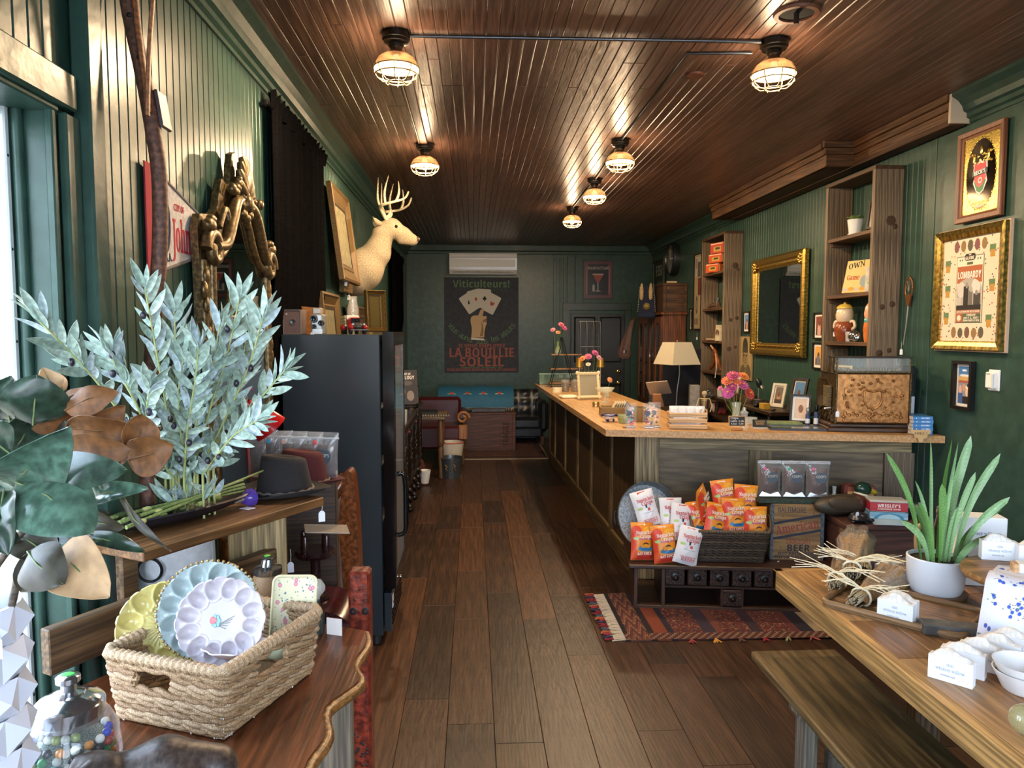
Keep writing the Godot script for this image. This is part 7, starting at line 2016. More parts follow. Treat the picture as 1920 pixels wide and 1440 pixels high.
func left_plants():
	# white faceted vase with a magnolia arrangement
	var t := thing("faceted_vase", "tall white vase with pyramid facets at the left edge", "vase", W(-0.855, 0.8505, -1.25))
	var s := g()
	flat(s)
	var n := 8
	var rows := 7
	for j in rows:
		for k in n:
			var f := func(kk: float, jj: float, rr: float) -> Vector3:
				var a: float = TAU * kk / n
				return W(cos(a) * rr, jj * 0.0625, -sin(a) * rr)
			var off := 0.5 * (j % 2)
			var a: Vector3 = f.call(k + off, j, 0.078)
			var b: Vector3 = f.call(k + 1 + off, j, 0.078)
			var c: Vector3 = f.call(k + 1 + off, j + 1, 0.078)
			var d: Vector3 = f.call(k + off, j + 1, 0.078)
			var m: Vector3 = f.call(k + 0.5 + off, j + 0.5, 0.096)
			tri(s, a, b, m)
			tri(s, b, c, m)
			tri(s, c, d, m)
			tri(s, d, a, m)
	lathe(s, [V(0.072, 0.43), V(0.078, 0.4375), V(0.07, 0.4375), V(0.066, 0.1), V(0, 0.1)], 24)
	lathe(s, [V(0, 0), V(0.078, 0)], 16)
	part(t, "body", s, pm("d4d9e6", 0.12))
	price_tag(W(-0.755, 1.30, -1.16), 20, "blank white price tag on the faceted vase", 0.03)
	t = thing("magnolia_bunch", "glossy green and brown magnolia leaves in the faceted vase", "branch", W(-0.82, 1.25, -1.25))
	var hub := W(-0.82, 1.25, -1.25)
	s = g()
	for k in 6:
		var a := k * 1.05
		tube(s, spl([W(cos(a) * 0.03, -0.1, sin(a) * 0.03), W(cos(a) * 0.05, 0.08, sin(a) * 0.05), W(0.09 + cos(a) * 0.08, 0.22, sin(a) * 0.06)], 4), 0.006, 7)
	part(t, "stems", s, mott("3a3028", "6a5c4c", 0.7, 0, 20.0, 0.5))
	var leafm := {"g": mott("202f26", "3a5040", 0.22, 0, 8.0), "G": mott("385345", "5f806c", 0.16, 0, 8.0), "b": mott("5e3a1c", "86572c", 0.6, 0, 10.0), "t": mott("b88e60", "cfa87c", 0.65, 0, 8.0), "d": mott("2c2a1e", "454030", 0.45, 0, 9.0)}
	for i in MAGNOLIA.size():
		var m: Array = MAGNOLIA[i]
		var b := W(m[0], m[1], m[2])
		var e := W(m[3], m[4], m[5])
		var dir := (e - b).normalized()
		var toc := (W(0, 1.75, 0) - b).normalized()
		var side := dir.cross(toc).normalized()
		var nrm := side.cross(dir).normalized()
		var tw := 0.5 * sin(i * 2.3)
		var sd := side * cos(tw) + nrm * sin(tw)
		var nr := nrm * cos(tw) - side * sin(tw)
		var len := b.distance_to(e)
		var cup := 0.22 if i % 3 else -0.12
		s = g()
		sheet(s, 8, 14, func(u: float, v: float) -> Vector3:
			var w: float = m[6] * 1.22 * pow(sin(PI * clampf(pow(v, 0.85), 0.001, 0.999)), 0.65)
			var x: float = u - 0.5
			return (b - hub) + dir * len * v + sd * x * w + nr * (w * cup * 4.0 * x * x + len * 0.16 * sin(PI * v) + 0.006 * sin(v * 9.0 + i) * x), 0.0012)
		var o := part(t, "leaf", s, leafm[m[7]])
		s = g()
		tube(s, [b - hub + nr * 0.003, (b + e) / 2 - hub + nr * (len * 0.16 + 0.002), e - hub], [0.0018, 0.0014, 0.0006], 5)
		part(o, "midrib", s, pm("6a7c4a" if m[7] != "b" else "6e4a26", 0.5))
	# white crock on a stool, with olive branches
	t = thing("round_stool", "low dark stool carrying the white crock in the corner", "stool", W(-0.935, 0, -2.31))
	part(t, "seat", lat([V(0, 0.47), V(0.12, 0.47), V(0.12, 0.5), V(0, 0.5)], 24), wood("2a1c12", "4a3320", "x", 0.5))
	for k in 3: part(t, "leg", bar([W(cos(k * 2.1) * 0.11, 0, sin(k * 2.1) * 0.11), W(cos(k * 2.1) * 0.08, 0.47, sin(k * 2.1) * 0.08)], 0.016, 8), wood("2a1c12", "4a3320", "y", 0.5))
	t = thing("white_crock", "white enamel crock with black wire ring handle", "crock", W(-0.935, 0.501, -2.31))
	part(t, "body", lat([V(0, 0), V(0.105, 0), V(0.112, 0.02), V(0.118, 0.4), V(0.112, 0.6), V(0.10, 0.62), V(0.095, 0.6), V(0.1, 0.4), V(0, 0.05)], 36), mott("c9ced4", "e9ecf0", 0.4, 0, 5.0, 0.3))
	s = g()
	var rg := []
	for k in 25: rg.append(W(-0.03 + cos(TAU * k / 24) * 0.035, 0.54 + sin(TAU * k / 24) * 0.035, 0.123))
	tube(s, rg, 0.004, 6)
	part(t, "ring_handle", s, pm("14161a", 0.4, 0.5))
	var lm := g()
	sheet(lm, 4, 8, func(u: float, v: float) -> Vector3:
		var w: float = 0.0185 * pow(sin(PI * clampf(pow(v, 0.8), 0.001, 0.999)), 0.8)
		return W((u - 0.5) * w, v * 0.078, absf(u - 0.5) * w * 0.5 - 0.008 * sin(PI * v)), 0.0008)
	var leaf := mesh_of(lm)
	var tones := [mott("9cb8a8", "c4dacb", 0.55, 0, 12.0), mott("84a094", "aec6b8", 0.55, 0, 12.0), mott("8ea4a4", "b8cacc", 0.55, 0, 12.0), mott("748c80", "9cb4a4", 0.6, 0, 12.0)]
	var names := ["tallest at the left", "straight up behind the wooden pole", "tallest at the right, before the mirror", "reaching to the right edge of the mirror", "lowest at the right, before the fridge", "upright in the middle", "short, leaning left", "farthest left, leaning over the window side", "short in the front middle", "drooping low in front of the red lamp", "low in front at the left", "medium, just left of the middle", "tall, at the back right"]
	var paths := olive_paths()
	for bi in paths.size():
		var pts := spl(paths[bi], 7)
		var o: Vector3 = pts[0]
		t = thing("olive_branch", "faux olive branch, " + names[bi], "branch", o, 0, "olive branches in the white crock")
		var loc := [W(0, -0.16, 0), W(0, -0.08, 0.0)]
		for p in pts: loc.append(p - o)
		var rad := []
		for k in loc.size(): rad.append(lerpf(0.004, 0.0018, float(k) / loc.size()))
		part(t, "stem", bar(loc, rad, 6), pm("a8b070", 0.6))
		var cnt := loc.size()
		for k in range(1, cnt):
			var d: Vector3 = (loc[k] - loc[k - 1]).normalized()
			if k < 3: d = (d + W(0, 0.2, 0.5)).normalized()
			for e in [-1.0, 1.0]:
				if rng.randf() < 0.1 and k < cnt - 3: continue
				var side := d.cross(Vector3.BACK).normalized().rotated(d, rng.randf_range(-1.2, 1.2) + (PI if e > 0 else 0.0))
				var y := (d * rng.randf_range(0.7, 1.1) + side * rng.randf_range(0.35, 0.8)).normalized()
				if k == cnt - 1: y = (d + side * 0.25).normalized()
				var z := y.cross(side).cross(y).normalized().rotated(y, rng.randf_range(-0.7, 0.7) + PI / 2)
				if z.z < 0: z = -z
				var x := y.cross(z).normalized()
				var f := rng.randf_range(0.85, 1.3)
				var lf := part(t, "leaf", leaf, tones[rng.randi() % 4], loc[k])
				lf.transform = Transform3D(Basis(x * f, y * f, z * f), loc[k])
		for k in 2:
			var p: Vector3 = loc[4 + rng.randi() % (cnt - 5)]
			part(t, "olive", sphere(W(0.008, 0.011, 0.008), 10, 7), pm("2a2430", 0.3), p + W(0.012 * (1 if k else -1), 0, 0.012))

func left_goods():
	var s: SurfaceTool
	# dough bowl with bamboo twigs on the shelf
	var sy := 1.1805
	var dir := Vector2(0.49, -0.87)
	var t := thing("dough_bowl", "long dark wooden dough bowl on the corner shelf", "bowl", W(-0.90, sy, -2.20), 55)
	s = g()
	sheet(s, 28, 8, func(u: float, v: float) -> Vector3:
		var a: float = -u * TAU
		var rr: float = v
		return W(cos(a) * 0.28 * rr, 0.004 + 0.04 * pow(rr, 3.0), sin(a) * 0.085 * rr), 0.006)
	part(t, "bowl", s, mott("14121a", "24222a", 0.35, 0, 8.0))
	for k in 7:
		t = thing("bamboo_twig", ["green bamboo twig lowest in the dough bowl", "green bamboo twig second from below in the bowl", "green bamboo twig in the middle of the bowl", "green bamboo twig near the back of the bowl", "green bamboo twig at the back of the bowl", "green bamboo twig across the others in the bowl", "longest bamboo twig with pale tip reaching over the hat"][k], "twig", W(-0.90, sy + 0.040 + 0.006 * (k % 3), -2.2), 50 + k * 3, "bamboo twigs in the dough bowl")
		s = g()
		var l := 0.26 if k < 6 else 0.42
		var z := -0.03 + k * 0.011
		tube(s, [W(-0.2, 0, z), W(l, 0.01 + (0.05 if k == 6 else 0.004 * k), z + 0.012)], [0.006, 0.003], 7)
		part(t, "stalk", s, mott("5a6a34", "8a9a58", 0.5, 0, 14.0))
		for m in 5: part(t, "node", lat([V(0.006, -0.012), V(0.009, 0), V(0.0065, 0.014)], 8), pm(["c0c078", "6a7a3c", "3a4a2a"][(k + m) % 3], 0.5), W(-0.15 + m * 0.075, 0.004, z + 0.003), W(0, 0, 90))
	# purple glass knob
	t = thing("glass_ornament", "purple faceted glass doorknob in front of the hat", "doorknob", W(-0.735, sy + 0.029, -2.39), 60)
	s = g()
	go(0, 0, 0, 0, 0, -90)
	lathe(s, [V(0, -0.02), V(0.016, -0.018), V(0.022, -0.006), V(0.03, 0.004), V(0.03, 0.016), V(0.02, 0.026), V(0, 0.028)], 12)
	flat(s)
	part(t, "knob", s, glass("5a44b0", 0.55, 0.05))
	part(t, "shank", bar([W(-0.02, 0, 0), W(-0.06, 0.0, 0)], 0.007, 8), pm("b8b4a8", 0.3, 0.8))
	part(t, "tag", box(W(0.03, 0.001, 0.04)), pm("d8d8e4", 0.8), W(-0.02, -0.027, 0.02))
	# hats
	var felt := mott("1a1719", "2c282a", 0.95, 0, 40.0, 0.4)
	for h in [["dark felt fedora with braided band on the corner shelf", W(-0.665, sy + 0.002, -2.58), 40.0, 0], ["maroon felt hat half hidden behind the dark fedora", W(-0.66, sy - 0.02, -2.84), 40.0, 1]]:
		t = thing("felt_hat", h[0], "hat", h[1], h[2])
		var m: Material = felt if h[3] == 0 else mott("3a1216", "54191f", 0.9, 0, 40.0, 0.3)
		s = g()
		sheet(s, 36, 20, func(u: float, v: float) -> Vector3:
			var a: float = -u * TAU
			var ex := 1.12
			if v < 0.4:
				var k: float = v / 0.4
				var r: float = lerpf(0.145, 0.088, k)
				return W(cos(a) * r * ex, 0.006 + 0.03 * pow(1 - k, 2.2) * (0.5 - 0.35 * cos(2 * a)), sin(a) * r)
			elif v < 0.8:
				var k: float = (v - 0.4) / 0.4
				var r: float = lerpf(0.088, 0.068, k)
				return W(cos(a) * r * ex, 0.008 + 0.12 * k - 0.012 * k * k * cos(a), sin(a) * r)
			var k: float = (v - 0.8) / 0.2
			var r: float = 0.068 * (1 - k)
			return W(cos(a) * r * ex, 0.128 - 0.012 * cos(a) * (1 - k) + 0.008 * sin(k * PI) - 0.03 * smoothstep(0.2, 1.0, k), sin(a) * r * 0.95), 0.003)
		part(t, "felt", s, m)
		s = g()
		var bp := []
		for k in 61: bp.append(W(cos(TAU * k / 60) * 0.1, 0.016 + 0.0025 * sin(k * 1.6), sin(TAU * k / 60) * 0.09))
		tube(s, bp, 0.0045, 6)
		part(t, "braided_band", s, mott("4a4244", "8d8480", 0.8, 0, 80.0))
	price_tag(W(-0.525, sy - 0.02, -2.52), 20, "white price tag hanging off the fedora brim", 0.03)
	# snack pouches behind the hats, on a crate
	one("display_crate", "plain dark crate under the pouches behind the hats", "crate", box(W(0.34, 1.16, 0.16), 0.005, W(0, 0.58, 0)), wood("2a1c12", "4a3320", "x", 0.6), W(-0.74, 0, -3.03), 8)
	for k in 5:
		t = thing("snack_pouch", ["clear snack pouch at far left behind the hats", "clear snack pouch with blue dot behind the hats", "clear snack pouch with pale dot behind the hats", "clear snack pouch with round grey label beside the fedora", "clear snack pouch with red dot nearest the fridge"][k], "snack pouch", W(-0.86 + k * 0.066, 1.161, -3.0 + k * 0.018), 6 - k * 4, "snack pouches behind the hats")
		part(t, "film", pouch(0.12, 0.19, 0.025, k + 60, 0.1), glass("f2f4f6", 0.12, 0.1), W(0, 0.095, 0))
		part(t, "filling", pouch(0.095, 0.13, 0.02, k + 70), mott("2a1a18", "5a4038", 0.4, 0, 30.0, 0.8), W(0, 0.075, 0))
		part(t, "zip_strip", box(W(0.125, 0.008, 0.006), 0.002), pm("b8bcbe", 0.2), W(0, 0.165, 0))
		if k > 2:
			part(t, "label", slab(arc(0, 0, 0.03, 0.03, 0, 352, 24), 0, 0.0015), pm("48535c", 0.6), W(0.008, 0.095, 0.027))
			txt(t, "COOP'S", 0.014, pm("d0d4d0", 0.6), W(0.008, 0.1, 0.0288), Vector3.ZERO, 0.045, false)
		if k != 0 and k != 3: part(t, "dot_sticker", sphere(W(0.01, 0.01, 0.002), 12, 5), pm(["", "4a9ac0", "d8b0a0", "", "d8585c"][k], 0.6), W(-0.03, 0.15, 0.02))
	# red enamel lamp, red glass jar
	t = thing("red_lamp", "red enamel desk lamp head showing behind the olive branches", "lamp", W(-0.90, 0.9, -3.02))
	part(t, "base", lat([V(0, 0), V(0.06, 0), V(0.055, 0.015), V(0.01, 0.02)], 20), pm("8a1418", 0.2))
	part(t, "arm", bar(spl([W(0, 0.01, 0), W(-0.02, 0.3, 0), W(-0.03, 0.58, 0), W(0.0, 0.62, 0)], 4), 0.008, 8), pm("8a1418", 0.25))
	s = g()
	go(0.05, 0.49, 0.03, 20, 0, 35)
	lathe(s, [V(0.022, 0.1), V(0.026, 0.06), V(0.055, 0.02), V(0.072, -0.045), V(0.069, -0.045), V(0.05, 0.018), V(0, 0.055)], 24)
	part(t, "shade", s, pm("b0181c", 0.18))
	one("red_glass_jar", "red glass jar glimpsed beneath the corner shelf", "jar", lat([V(0, 0), V(0.04, 0), V(0.043, 0.03), V(0.04, 0.034), V(0.043, 0.038), V(0.043, 0.11), V(0.03, 0.13), V(0, 0.13)], 22), pm("b01424", 0.1), W(-0.835, 1.02, -2.62))
	one("copper_pedestal", "brown wooden pedestal with peeling white paint under red jar", "pedestal", box(W(0.14, 1.02, 0.14), 0.006, W(0, 0.51, 0)), mott("6a3a1c", "a8683a", 0.5, 0, 4.0), W(-0.835, 0, -2.64), 30)
	# yarn spool stand on a dark saddle stool
	var mh := mott("1c0e10", "3a2022", 0.2, 0, 8.0)
	t = thing("spool_stand", "dark turned stand with round disc and upright pegs", "spool stand", W(-0.60, 0.742, -2.75))
	part(t, "stem", lat([V(0.05, 0), V(0.045, 0.012), V(0.02, 0.02), V(0.018, 0.16), V(0.03, 0.165)], 20), mh)
	part(t, "disc", lat([V(0, 0.163), V(0.07, 0.163), V(0.077, 0.175), V(0.07, 0.187), V(0, 0.187)], 32), mh)
	for k in 4: part(t, "peg", lat([V(0.012, 0), V(0.012, 0.055), V(0.008, 0.064), V(0, 0.066)], 12), mh, W(cos(k * 1.57 + 0.5) * 0.055, 0.187, sin(k * 1.57 + 0.5) * 0.055))
	t = thing("saddle_stool", "dark cherry saddle-shaped stool under the spool stand", "stool", W(-0.58, 0, -2.75))
	s = g()
	sheet(s, 16, 10, func(u: float, v: float) -> Vector3:
		var x: float = (u - 0.5) * 0.36
		return W(x, 0.74 - 0.10 * pow(absf(2 * u - 1), 2.2), (0.5 - v) * 0.26), 0.03)
	part(t, "seat", s, mott("2a0c10", "4a181c", 0.15, 0, 6.0))
	for e in [-0.13, 0.13]:
		for z in [-0.09, 0.09]: part(t, "leg", bar([W(e * 1.2, 0, z * 1.2), W(e, 0.66, z)], 0.016, 8), mh)
	price_tag(W(-0.66, 0.97, -2.62), 10, "pale blue-white price tag hanging by the plank post", 0.05)
	# bentwood chair end
	var ch := mott("5a2c14", "8a4c26", 0.22, 0, 6.0, 0.2)
	t = thing("curved_chair", "curved glossy brown wooden chair in front of the fridge", "chair", W(-0.60, 0, -3.28))
	s = g()
	go(0, 0, 0, 0, 0)
	ext(s, spl([V(0.02, 1.12), V(0.05, 1.135), V(0.07, 1.08), V(0.085, 0.85), V(0.09, 0.5), V(0.09, 0.0)], 5) + [V(0.03, 0.0), V(0.02, 0.5), V(0.0, 0.9)], -0.05, 0.05)
	part(t, "back_leg", s, ch)
	part(t, "arm", bar([W(0.03, 1.10, 0), W(-0.06, 0.98, 0.06), W(-0.16, 0.86, 0.1)], [0.032, 0.03, 0.026], 10), ch)
	part(t, "side_panel", box(W(0.2, 0.28, 0.03), 0.008, W(-0.16, 0.72, 0.06)), ch)
	part(t, "seat", box(W(0.3, 0.05, 0.34), 0.015, W(-0.12, 0.45, -0.1)), ch)
	part(t, "front_leg", box(W(0.05, 0.45, 0.05), 0.008, W(-0.24, 0.225, 0.04)), ch)
	one("white_board", "narrow white painted board standing beside the fridge", "board", box(W(0.09, 1.02, 0.03), 0.003, W(0, 0.51, 0)), pm("c8d0d8", 0.6), W(-0.655, 0, -3.55), 0)
	one("clear_sleeve", "clear plastic sleeve with pink card on the plank post", "sleeve", box(W(0.16, 0.004, 0.12), 0.001), glass("d8d0c4", 0.4, 0.1), W(-0.55, 1.015, -2.72), 15).rotation_degrees.z = -6

func basket_goods():
	var s: SurfaceTool
	var straw := []
	for c in [["6a4a2e", "c09c72"], ["7a5a3a", "d2b088"], ["5c4026", "b08a62"]]: straw.append(mott(c[0], c[1], 0.7, 0, 50.0, 0.5))
	var t := thing("straw_basket", "natural woven straw basket of plates on the console table", "basket", W(-0.6275, 0.8505, -1.795), -21)
	var hole := func(p: Vector2, y: float) -> bool:
		return y > 0.095 and y < 0.145 and ((p.y < -0.1 and p.x > -0.075 and p.x < 0.02) or (p.x > 0.1 and absf(p.y + 0.02) < 0.05))
	woven(t, 0.30, 0.35, 0.33, 0.38, 0.165, 10, 0.0112, straw, hole, straw[1], pm("d8d2c4", 0.7))
	# egg plates
	s = g()
	egg_plate(s, 0.098, 12, 0.0158, 0.018)
	t = thing("egg_plate", "white deviled-egg plate with painted flower in the straw basket", "plate", W(-0.598, 1.068, -1.72))
	t.rotation_degrees = W(-16, 12, 0)
	part(t, "dish", s, pm("b9b2b8", 0.1))
	s = g()
	for k in 7: ball(s, W(-0.012 + cos(k * 0.9) * 0.008, 0.0 + sin(k * 0.9) * 0.01, 0.0012), W(0.004, 0.006, 0.0008), 6, 4)
	part(t, "painted_petals", s, pm("7ab0c4", 0.3))
	part(t, "painted_bloom", sphere(W(0.008, 0.009, 0.001), 10, 5), pm("c86a6c", 0.3), W(-0.018, 0.002, 0.0015))
	s = g()
	for k in 5: tube(s, [W(-0.01, -0.01, 0.001), W(0.01 + k * 0.005, -0.02 + k * 0.007, 0.001)], 0.0008, 4)
	part(t, "painted_leaves", s, pm("8a9088", 0.4))
	s = g()
	egg_plate(s, 0.105, 10, 0.019, 0.0, 0.0025)
	t = thing("egg_plate", "yellow shell-moulded egg plate at the left in the basket", "plate", W(-0.765, 1.025, -1.80))
	t.rotation_degrees = W(-14, 24, 0)
	part(t, "dish", s, mott("b8a855", "ccbd74", 0.12, 0, 4.0))
	part(t, "shell_centre", lat([V(0, 0.008), V(0.014, 0.005), V(0.02, 0)], 16), pm("d8ca84", 0.12), W(0.01, -0.035, 0.001), W(90, 0, 0))
	s = g()
	egg_plate(s, 0.115, 12, 0.018, 0.03)
	t = thing("egg_plate", "pale blue egg plate with amber gilt beaded rim behind the white one", "plate", W(-0.655, 1.065, -1.80))
	t.rotation_degrees = W(-14, 18, 0)
	part(t, "dish", s, pm("9fb0b0", 0.12))
	s = g()
	for k in 60:
		var a := TAU * k / 60
		ball(s, W(cos(a) * 0.118, sin(a) * 0.118, 0.012), W(0.004, 0.004, 0.004), 6, 4)
	part(t, "beaded_rim", s, mott("6a4a18", "c8a468", 0.25, 0.3, 60.0))
	s = g()
	sheet(s, 40, 8, func(u: float, v: float) -> Vector3:
		var a: float = -u * TAU
		return W(cos(a) * 0.075 * v * (1 + 0.05 * cos(9 * a)), 0.03 * v * v, sin(a) * 0.055 * v * (1 + 0.05 * cos(9 * a))), 0.003)
	one("pink_dish", "pale pink fluted dish lying in front inside the basket", "dish", s, pm("d2c4c8", 0.1), W(-0.56, 0.985, -1.70), 0)
	# floral tray and green dish
	t = thing("floral_tray", "cream floral tray standing upright at the basket's far end", "tray", W(-0.485, 1.0, -1.945))
	t.rotation_degrees = W(-10, 10, -4)
	var list := []
	for k in 120:
		var x := rng.randf()
		var y := rng.randf()
		list.append([x, y, x + rng.randf_range(0.02, 0.05), y + rng.randf_range(0.01, 0.03), ["8aa088", "5a7080", "6a8068", "98a8a0"][rng.randi() % 4], 1])
	for k in 14:
		var x := rng.randf() * 0.9
		var y := rng.randf() * 0.95
		list.append([x, y, x + 0.09, y + 0.06, "c87a8c", 1])
		list.append([x + 0.02, y + 0.015, x + 0.07, y + 0.045, "d89aa8", 1])
	part(t, "tray", slab(rrect(0.115, 0.19, 0.018), -0.003, 0.003), blocks("floral", 96, 160, "ddd7b4", list, 0.03))
	s = g()
	var rp := []
	for p in rrect(0.112, 0.187, 0.018, 5): rp.append(W(p.x, p.y, 0.004))
	rp.append(rp[0])
	tube(s, rp, 0.004, 6)
	part(t, "rim", s, pm("cfc8a0", 0.3))
	one("green_dish", "pale green glazed dish seen through the basket's side handle", "dish", lat([V(0, 0), V(0.03, 0), V(0.05, 0.03), V(0.047, 0.03), V(0.028, 0.005), V(0, 0.005)], 20), mott("a8b890", "c8d4b4", 0.15), W(-0.50, 0.93, -1.84))
	# tall jar behind the basket
	t = thing("storage_jar", "woven-covered jar with steel lid and green sticker behind basket", "jar", W(-0.60, 0.8505, -2.12))
	part(t, "body", lat([V(0, 0), V(0.042, 0), V(0.046, 0.02), V(0.046, 0.18), V(0.036, 0.2)], 22), mott("6a5036", "a8845c", 0.6, 0, 60.0, 0.8))
	part(t, "lid", lat([V(0.04, 0.198), V(0.04, 0.215), V(0.02, 0.22), V(0.016, 0.24), V(0.02, 0.245), V(0, 0.25)], 20), pm("8a8c8c", 0.15, 0.9))
	part(t, "sticker", sphere(W(0.01, 0.0015, 0.01), 10, 4), pm("58b03c", 0.6), W(0, 0.25, 0))
	t = thing("glass_stopper", "faceted clear glass stopper on a dark bottle by the post", "stopper", W(-0.47, 0.8505, -2.16))
	part(t, "bottle", lat([V(0, 0), V(0.022, 0), V(0.024, 0.06), V(0.012, 0.08), V(0.012, 0.1)], 16), pm("2c3430", 0.2))
	s = g()
	lathe(s, [V(0.008, 0.1), V(0.01, 0.11), V(0.026, 0.13), V(0.026, 0.145), V(0.016, 0.16), V(0, 0.163)], 8)
	part(t, "stopper", s, glass("e4e4dc", 0.3))
	one("white_card", "small white card leaning beside the glass stopper", "card", box(W(0.05, 0.05, 0.003), 0.0, W(0, 0.025, 0)), pm("d8d2cc", 0.7), W(-0.415, 0.8505, -2.14), -20)
	# jar of marbles
	var jc := W(-0.80, 0.8505, -1.44)
	t = thing("marble_jar", "ribbed glass jar of marbles with steel lid and green sticker", "jar", jc)
	part(t, "glass", lat([V(0, 0), V(0.07, 0), V(0.086, 0.02), V(0.09, 0.06), V(0.086, 0.105), V(0.07, 0.14), V(0.062, 0.145)], 40, 0.012, 20), glass("f0f6f6", 0.06, 0.02))
	part(t, "lid", lat([V(0.063, 0.135), V(0.064, 0.168), V(0.058, 0.175), V(0.03, 0.186), V(0.028, 0.19), V(0.014, 0.194), V(0.013, 0.206), V(0.022, 0.212), V(0.022, 0.222), V(0.016, 0.226), V(0, 0.227)], 36), pm("b4b6b8", 0.12, 0.95))
	part(t, "sticker", sphere(W(0.014, 0.0015, 0.01), 12, 4), pm("48c04c", 0.6), W(0, 0.227, 0))
	var cols := [["blue", "2038b0"], ["green", "3a8a54"], ["white", "d4d8d0"], ["amber", "c07a28"], ["red swirl", "b03a28"], ["teal", "5a9a98"], ["dark", "24282c"], ["clear grey", "a8b0a8"], ["olive", "7a8a4a"]]
	var ball_mesh := mesh_of(sphere(W(0.0088, 0.0088, 0.0088), 14, 9))
	var made := 0
	for ring in 8:
		for k in 17:
			if made >= 128: break
			var a := TAU * (k + 0.5 * (ring % 2)) / 17 + 0.1 * ring
			var r := 0.071 - 0.002 * (k % 3) if ring < 7 else 0.045
			var y := 0.0125 + ring * 0.0148
			if ring == 0: r = 0.06
			if ring == 6: r = 0.066
			var c: Array = cols[(made * 7 + ring * 3 + k * k) % cols.size()]
			one("glass_marble", "small %s glass marble in the ribbed jar" % c[0], "marble", ball_mesh, pm(c[1], 0.08), jc + W(cos(a) * r, y, sin(a) * r), 0, c[0] + " marbles in the ribbed jar")
			made += 1
	one("marble_heap", "many more glass marbles in the middle of the ribbed jar", "marbles", lat([V(0, 0.004), V(0.05, 0.004), V(0.058, 0.1), V(0, 0.11)], 20), mott("3a4a54", "8a9a90", 0.2, 0, 40.0), jc).set_meta("kind", "stuff")
	# bronze dog
	s = g()
	t = thing("dog_sculpture", "dark bronze sleeping bulldog sculpture at the bottom left", "sculpture", W(-0.62, 0.8505, -1.36), 6)
	blob(s, [[W(-0.09, 0.07, 0.0), W(-0.07, 0.08, 0.02), 0.045, 0.042], [W(-0.05, 0.06, 0), W(0.03, 0.07, -0.01), 0.045, 0.055], [W(0.03, 0.07, -0.01), W(0.12, 0.055, -0.02), 0.055, 0.042], [W(0.07, 0.06, 0.02), W(0.1, 0.04, 0.04), 0.035, 0.03], [W(0.12, 0.05, -0.02), W(0.15, 0.03, 0.01), 0.035, 0.022], [W(-0.12, 0.055, 0.03), W(-0.1, 0.045, 0.045), 0.028, 0.026], [W(-0.02, 0.03, 0.04), W(-0.1, 0.018, 0.055), 0.022, 0.018], [W(0.06, 0.02, 0.05), W(0.14, 0.016, 0.05), 0.02, 0.016], [W(-0.06, 0.105, 0.015), W(-0.045, 0.085, 0.05), 0.014, 0.012], [W(-0.115, 0.1, 0.0), W(-0.13, 0.075, 0.02), 0.013, 0.01], [W(-0.085, 0.112, 0.035), W(-0.085, 0.07, 0.06), 0.008, 0.008], [W(-0.105, 0.105, 0.04), W(-0.115, 0.07, 0.055), 0.007, 0.007]], 0.006, 0.012)
	part(t, "body", s, mott("2a221e", "54463e", 0.42, 0.2, 14.0, 0.3))
	part(t, "plinth", slab(rrect(0.32, 0.13, 0.04), 0, 0.012), mott("1c1512", "33261f", 0.4, 0.2, 9.0), W(0.01, 0, 0.01), W(-90, 0, 0))

func curtain(label: String, z0: float, z1: float, top: float, bottom: float, folds: int, hex: String):
	var t := thing("velvet_curtain", label, "curtain", W(XL + 0.05, 0, (z0 + z1) / 2))
	var h := (z0 - z1) / 2
	var m := mott(hex, Color(hex).lightened(0.02).to_html(false), 0.95, 0, 8.0)
	m.metallic_specular = 0.0
	var s := g()
	sheet(s, folds * 6, 10, func(u: float, v: float) -> Vector3:
		var k: float = 0.022 * sin(u * folds * TAU) + 0.012 * sin(u * folds * 2.7 * TAU + v * 2.0)
		k *= lerpf(0.25, 0.8, smoothstep(0.55, 0.7, v))
		return W(lerpf(-0.03, 0.0, smoothstep(0.55, 0.7, v)) + k, lerpf(bottom, top - 0.06, v), h - 2 * h * u + 0.01 * sin(v * 5 + u * 20)), 0.004)
	part(t, "drape", s, m)
	s = g()
	sheet(s, folds * 10, 4, func(u: float, v: float) -> Vector3:
		return W(0.005 + 0.02 * sin(u * folds * 1.7 * TAU) * (0.4 + v), top - 0.07 + 0.085 * v + 0.012 * sin(u * folds * 3.1 * TAU) * v, h - 2 * h * u), 0.004)
	part(t, "ruffle", s, m)
	part(t, "rod", bar([W(-0.028, top - 0.055, h + 0.03), W(-0.028, top - 0.055, -h - 0.03)], 0.012, 8), pm("1a1a1a", 0.4, 0.5))
	return t

func gilt_frame(label: String, at: Vector3, rot: Vector3, w: float, h: float, wide: float, face: Material, m: Material):
	var t := thing("gilt_frame", label, "picture frame", at)
	t.rotation_degrees = rot
	var s := g()
	frame(s, w, h, [V(0, 0), V(0, 0.01), V(wide * 0.2, 0.016), V(wide * 0.3, 0.012), V(wide * 0.75, 0.03), V(wide * 0.85, 0.04), V(wide, 0.036), V(wide, 0)])
	part(t, "moulding", s, m)
	s = g()
	frame(s, w - 0.004, h - 0.004, [V(0, 0.008), V(0, 0.013), V(wide * 0.12, 0.013), V(wide * 0.12, 0.008)])
	part(t, "inner_slip", s, pm("2a1c12", 0.4))
	part(t, "picture", box(W(w, h, 0.004)), face, W(0, 0, 0.006))
	return t

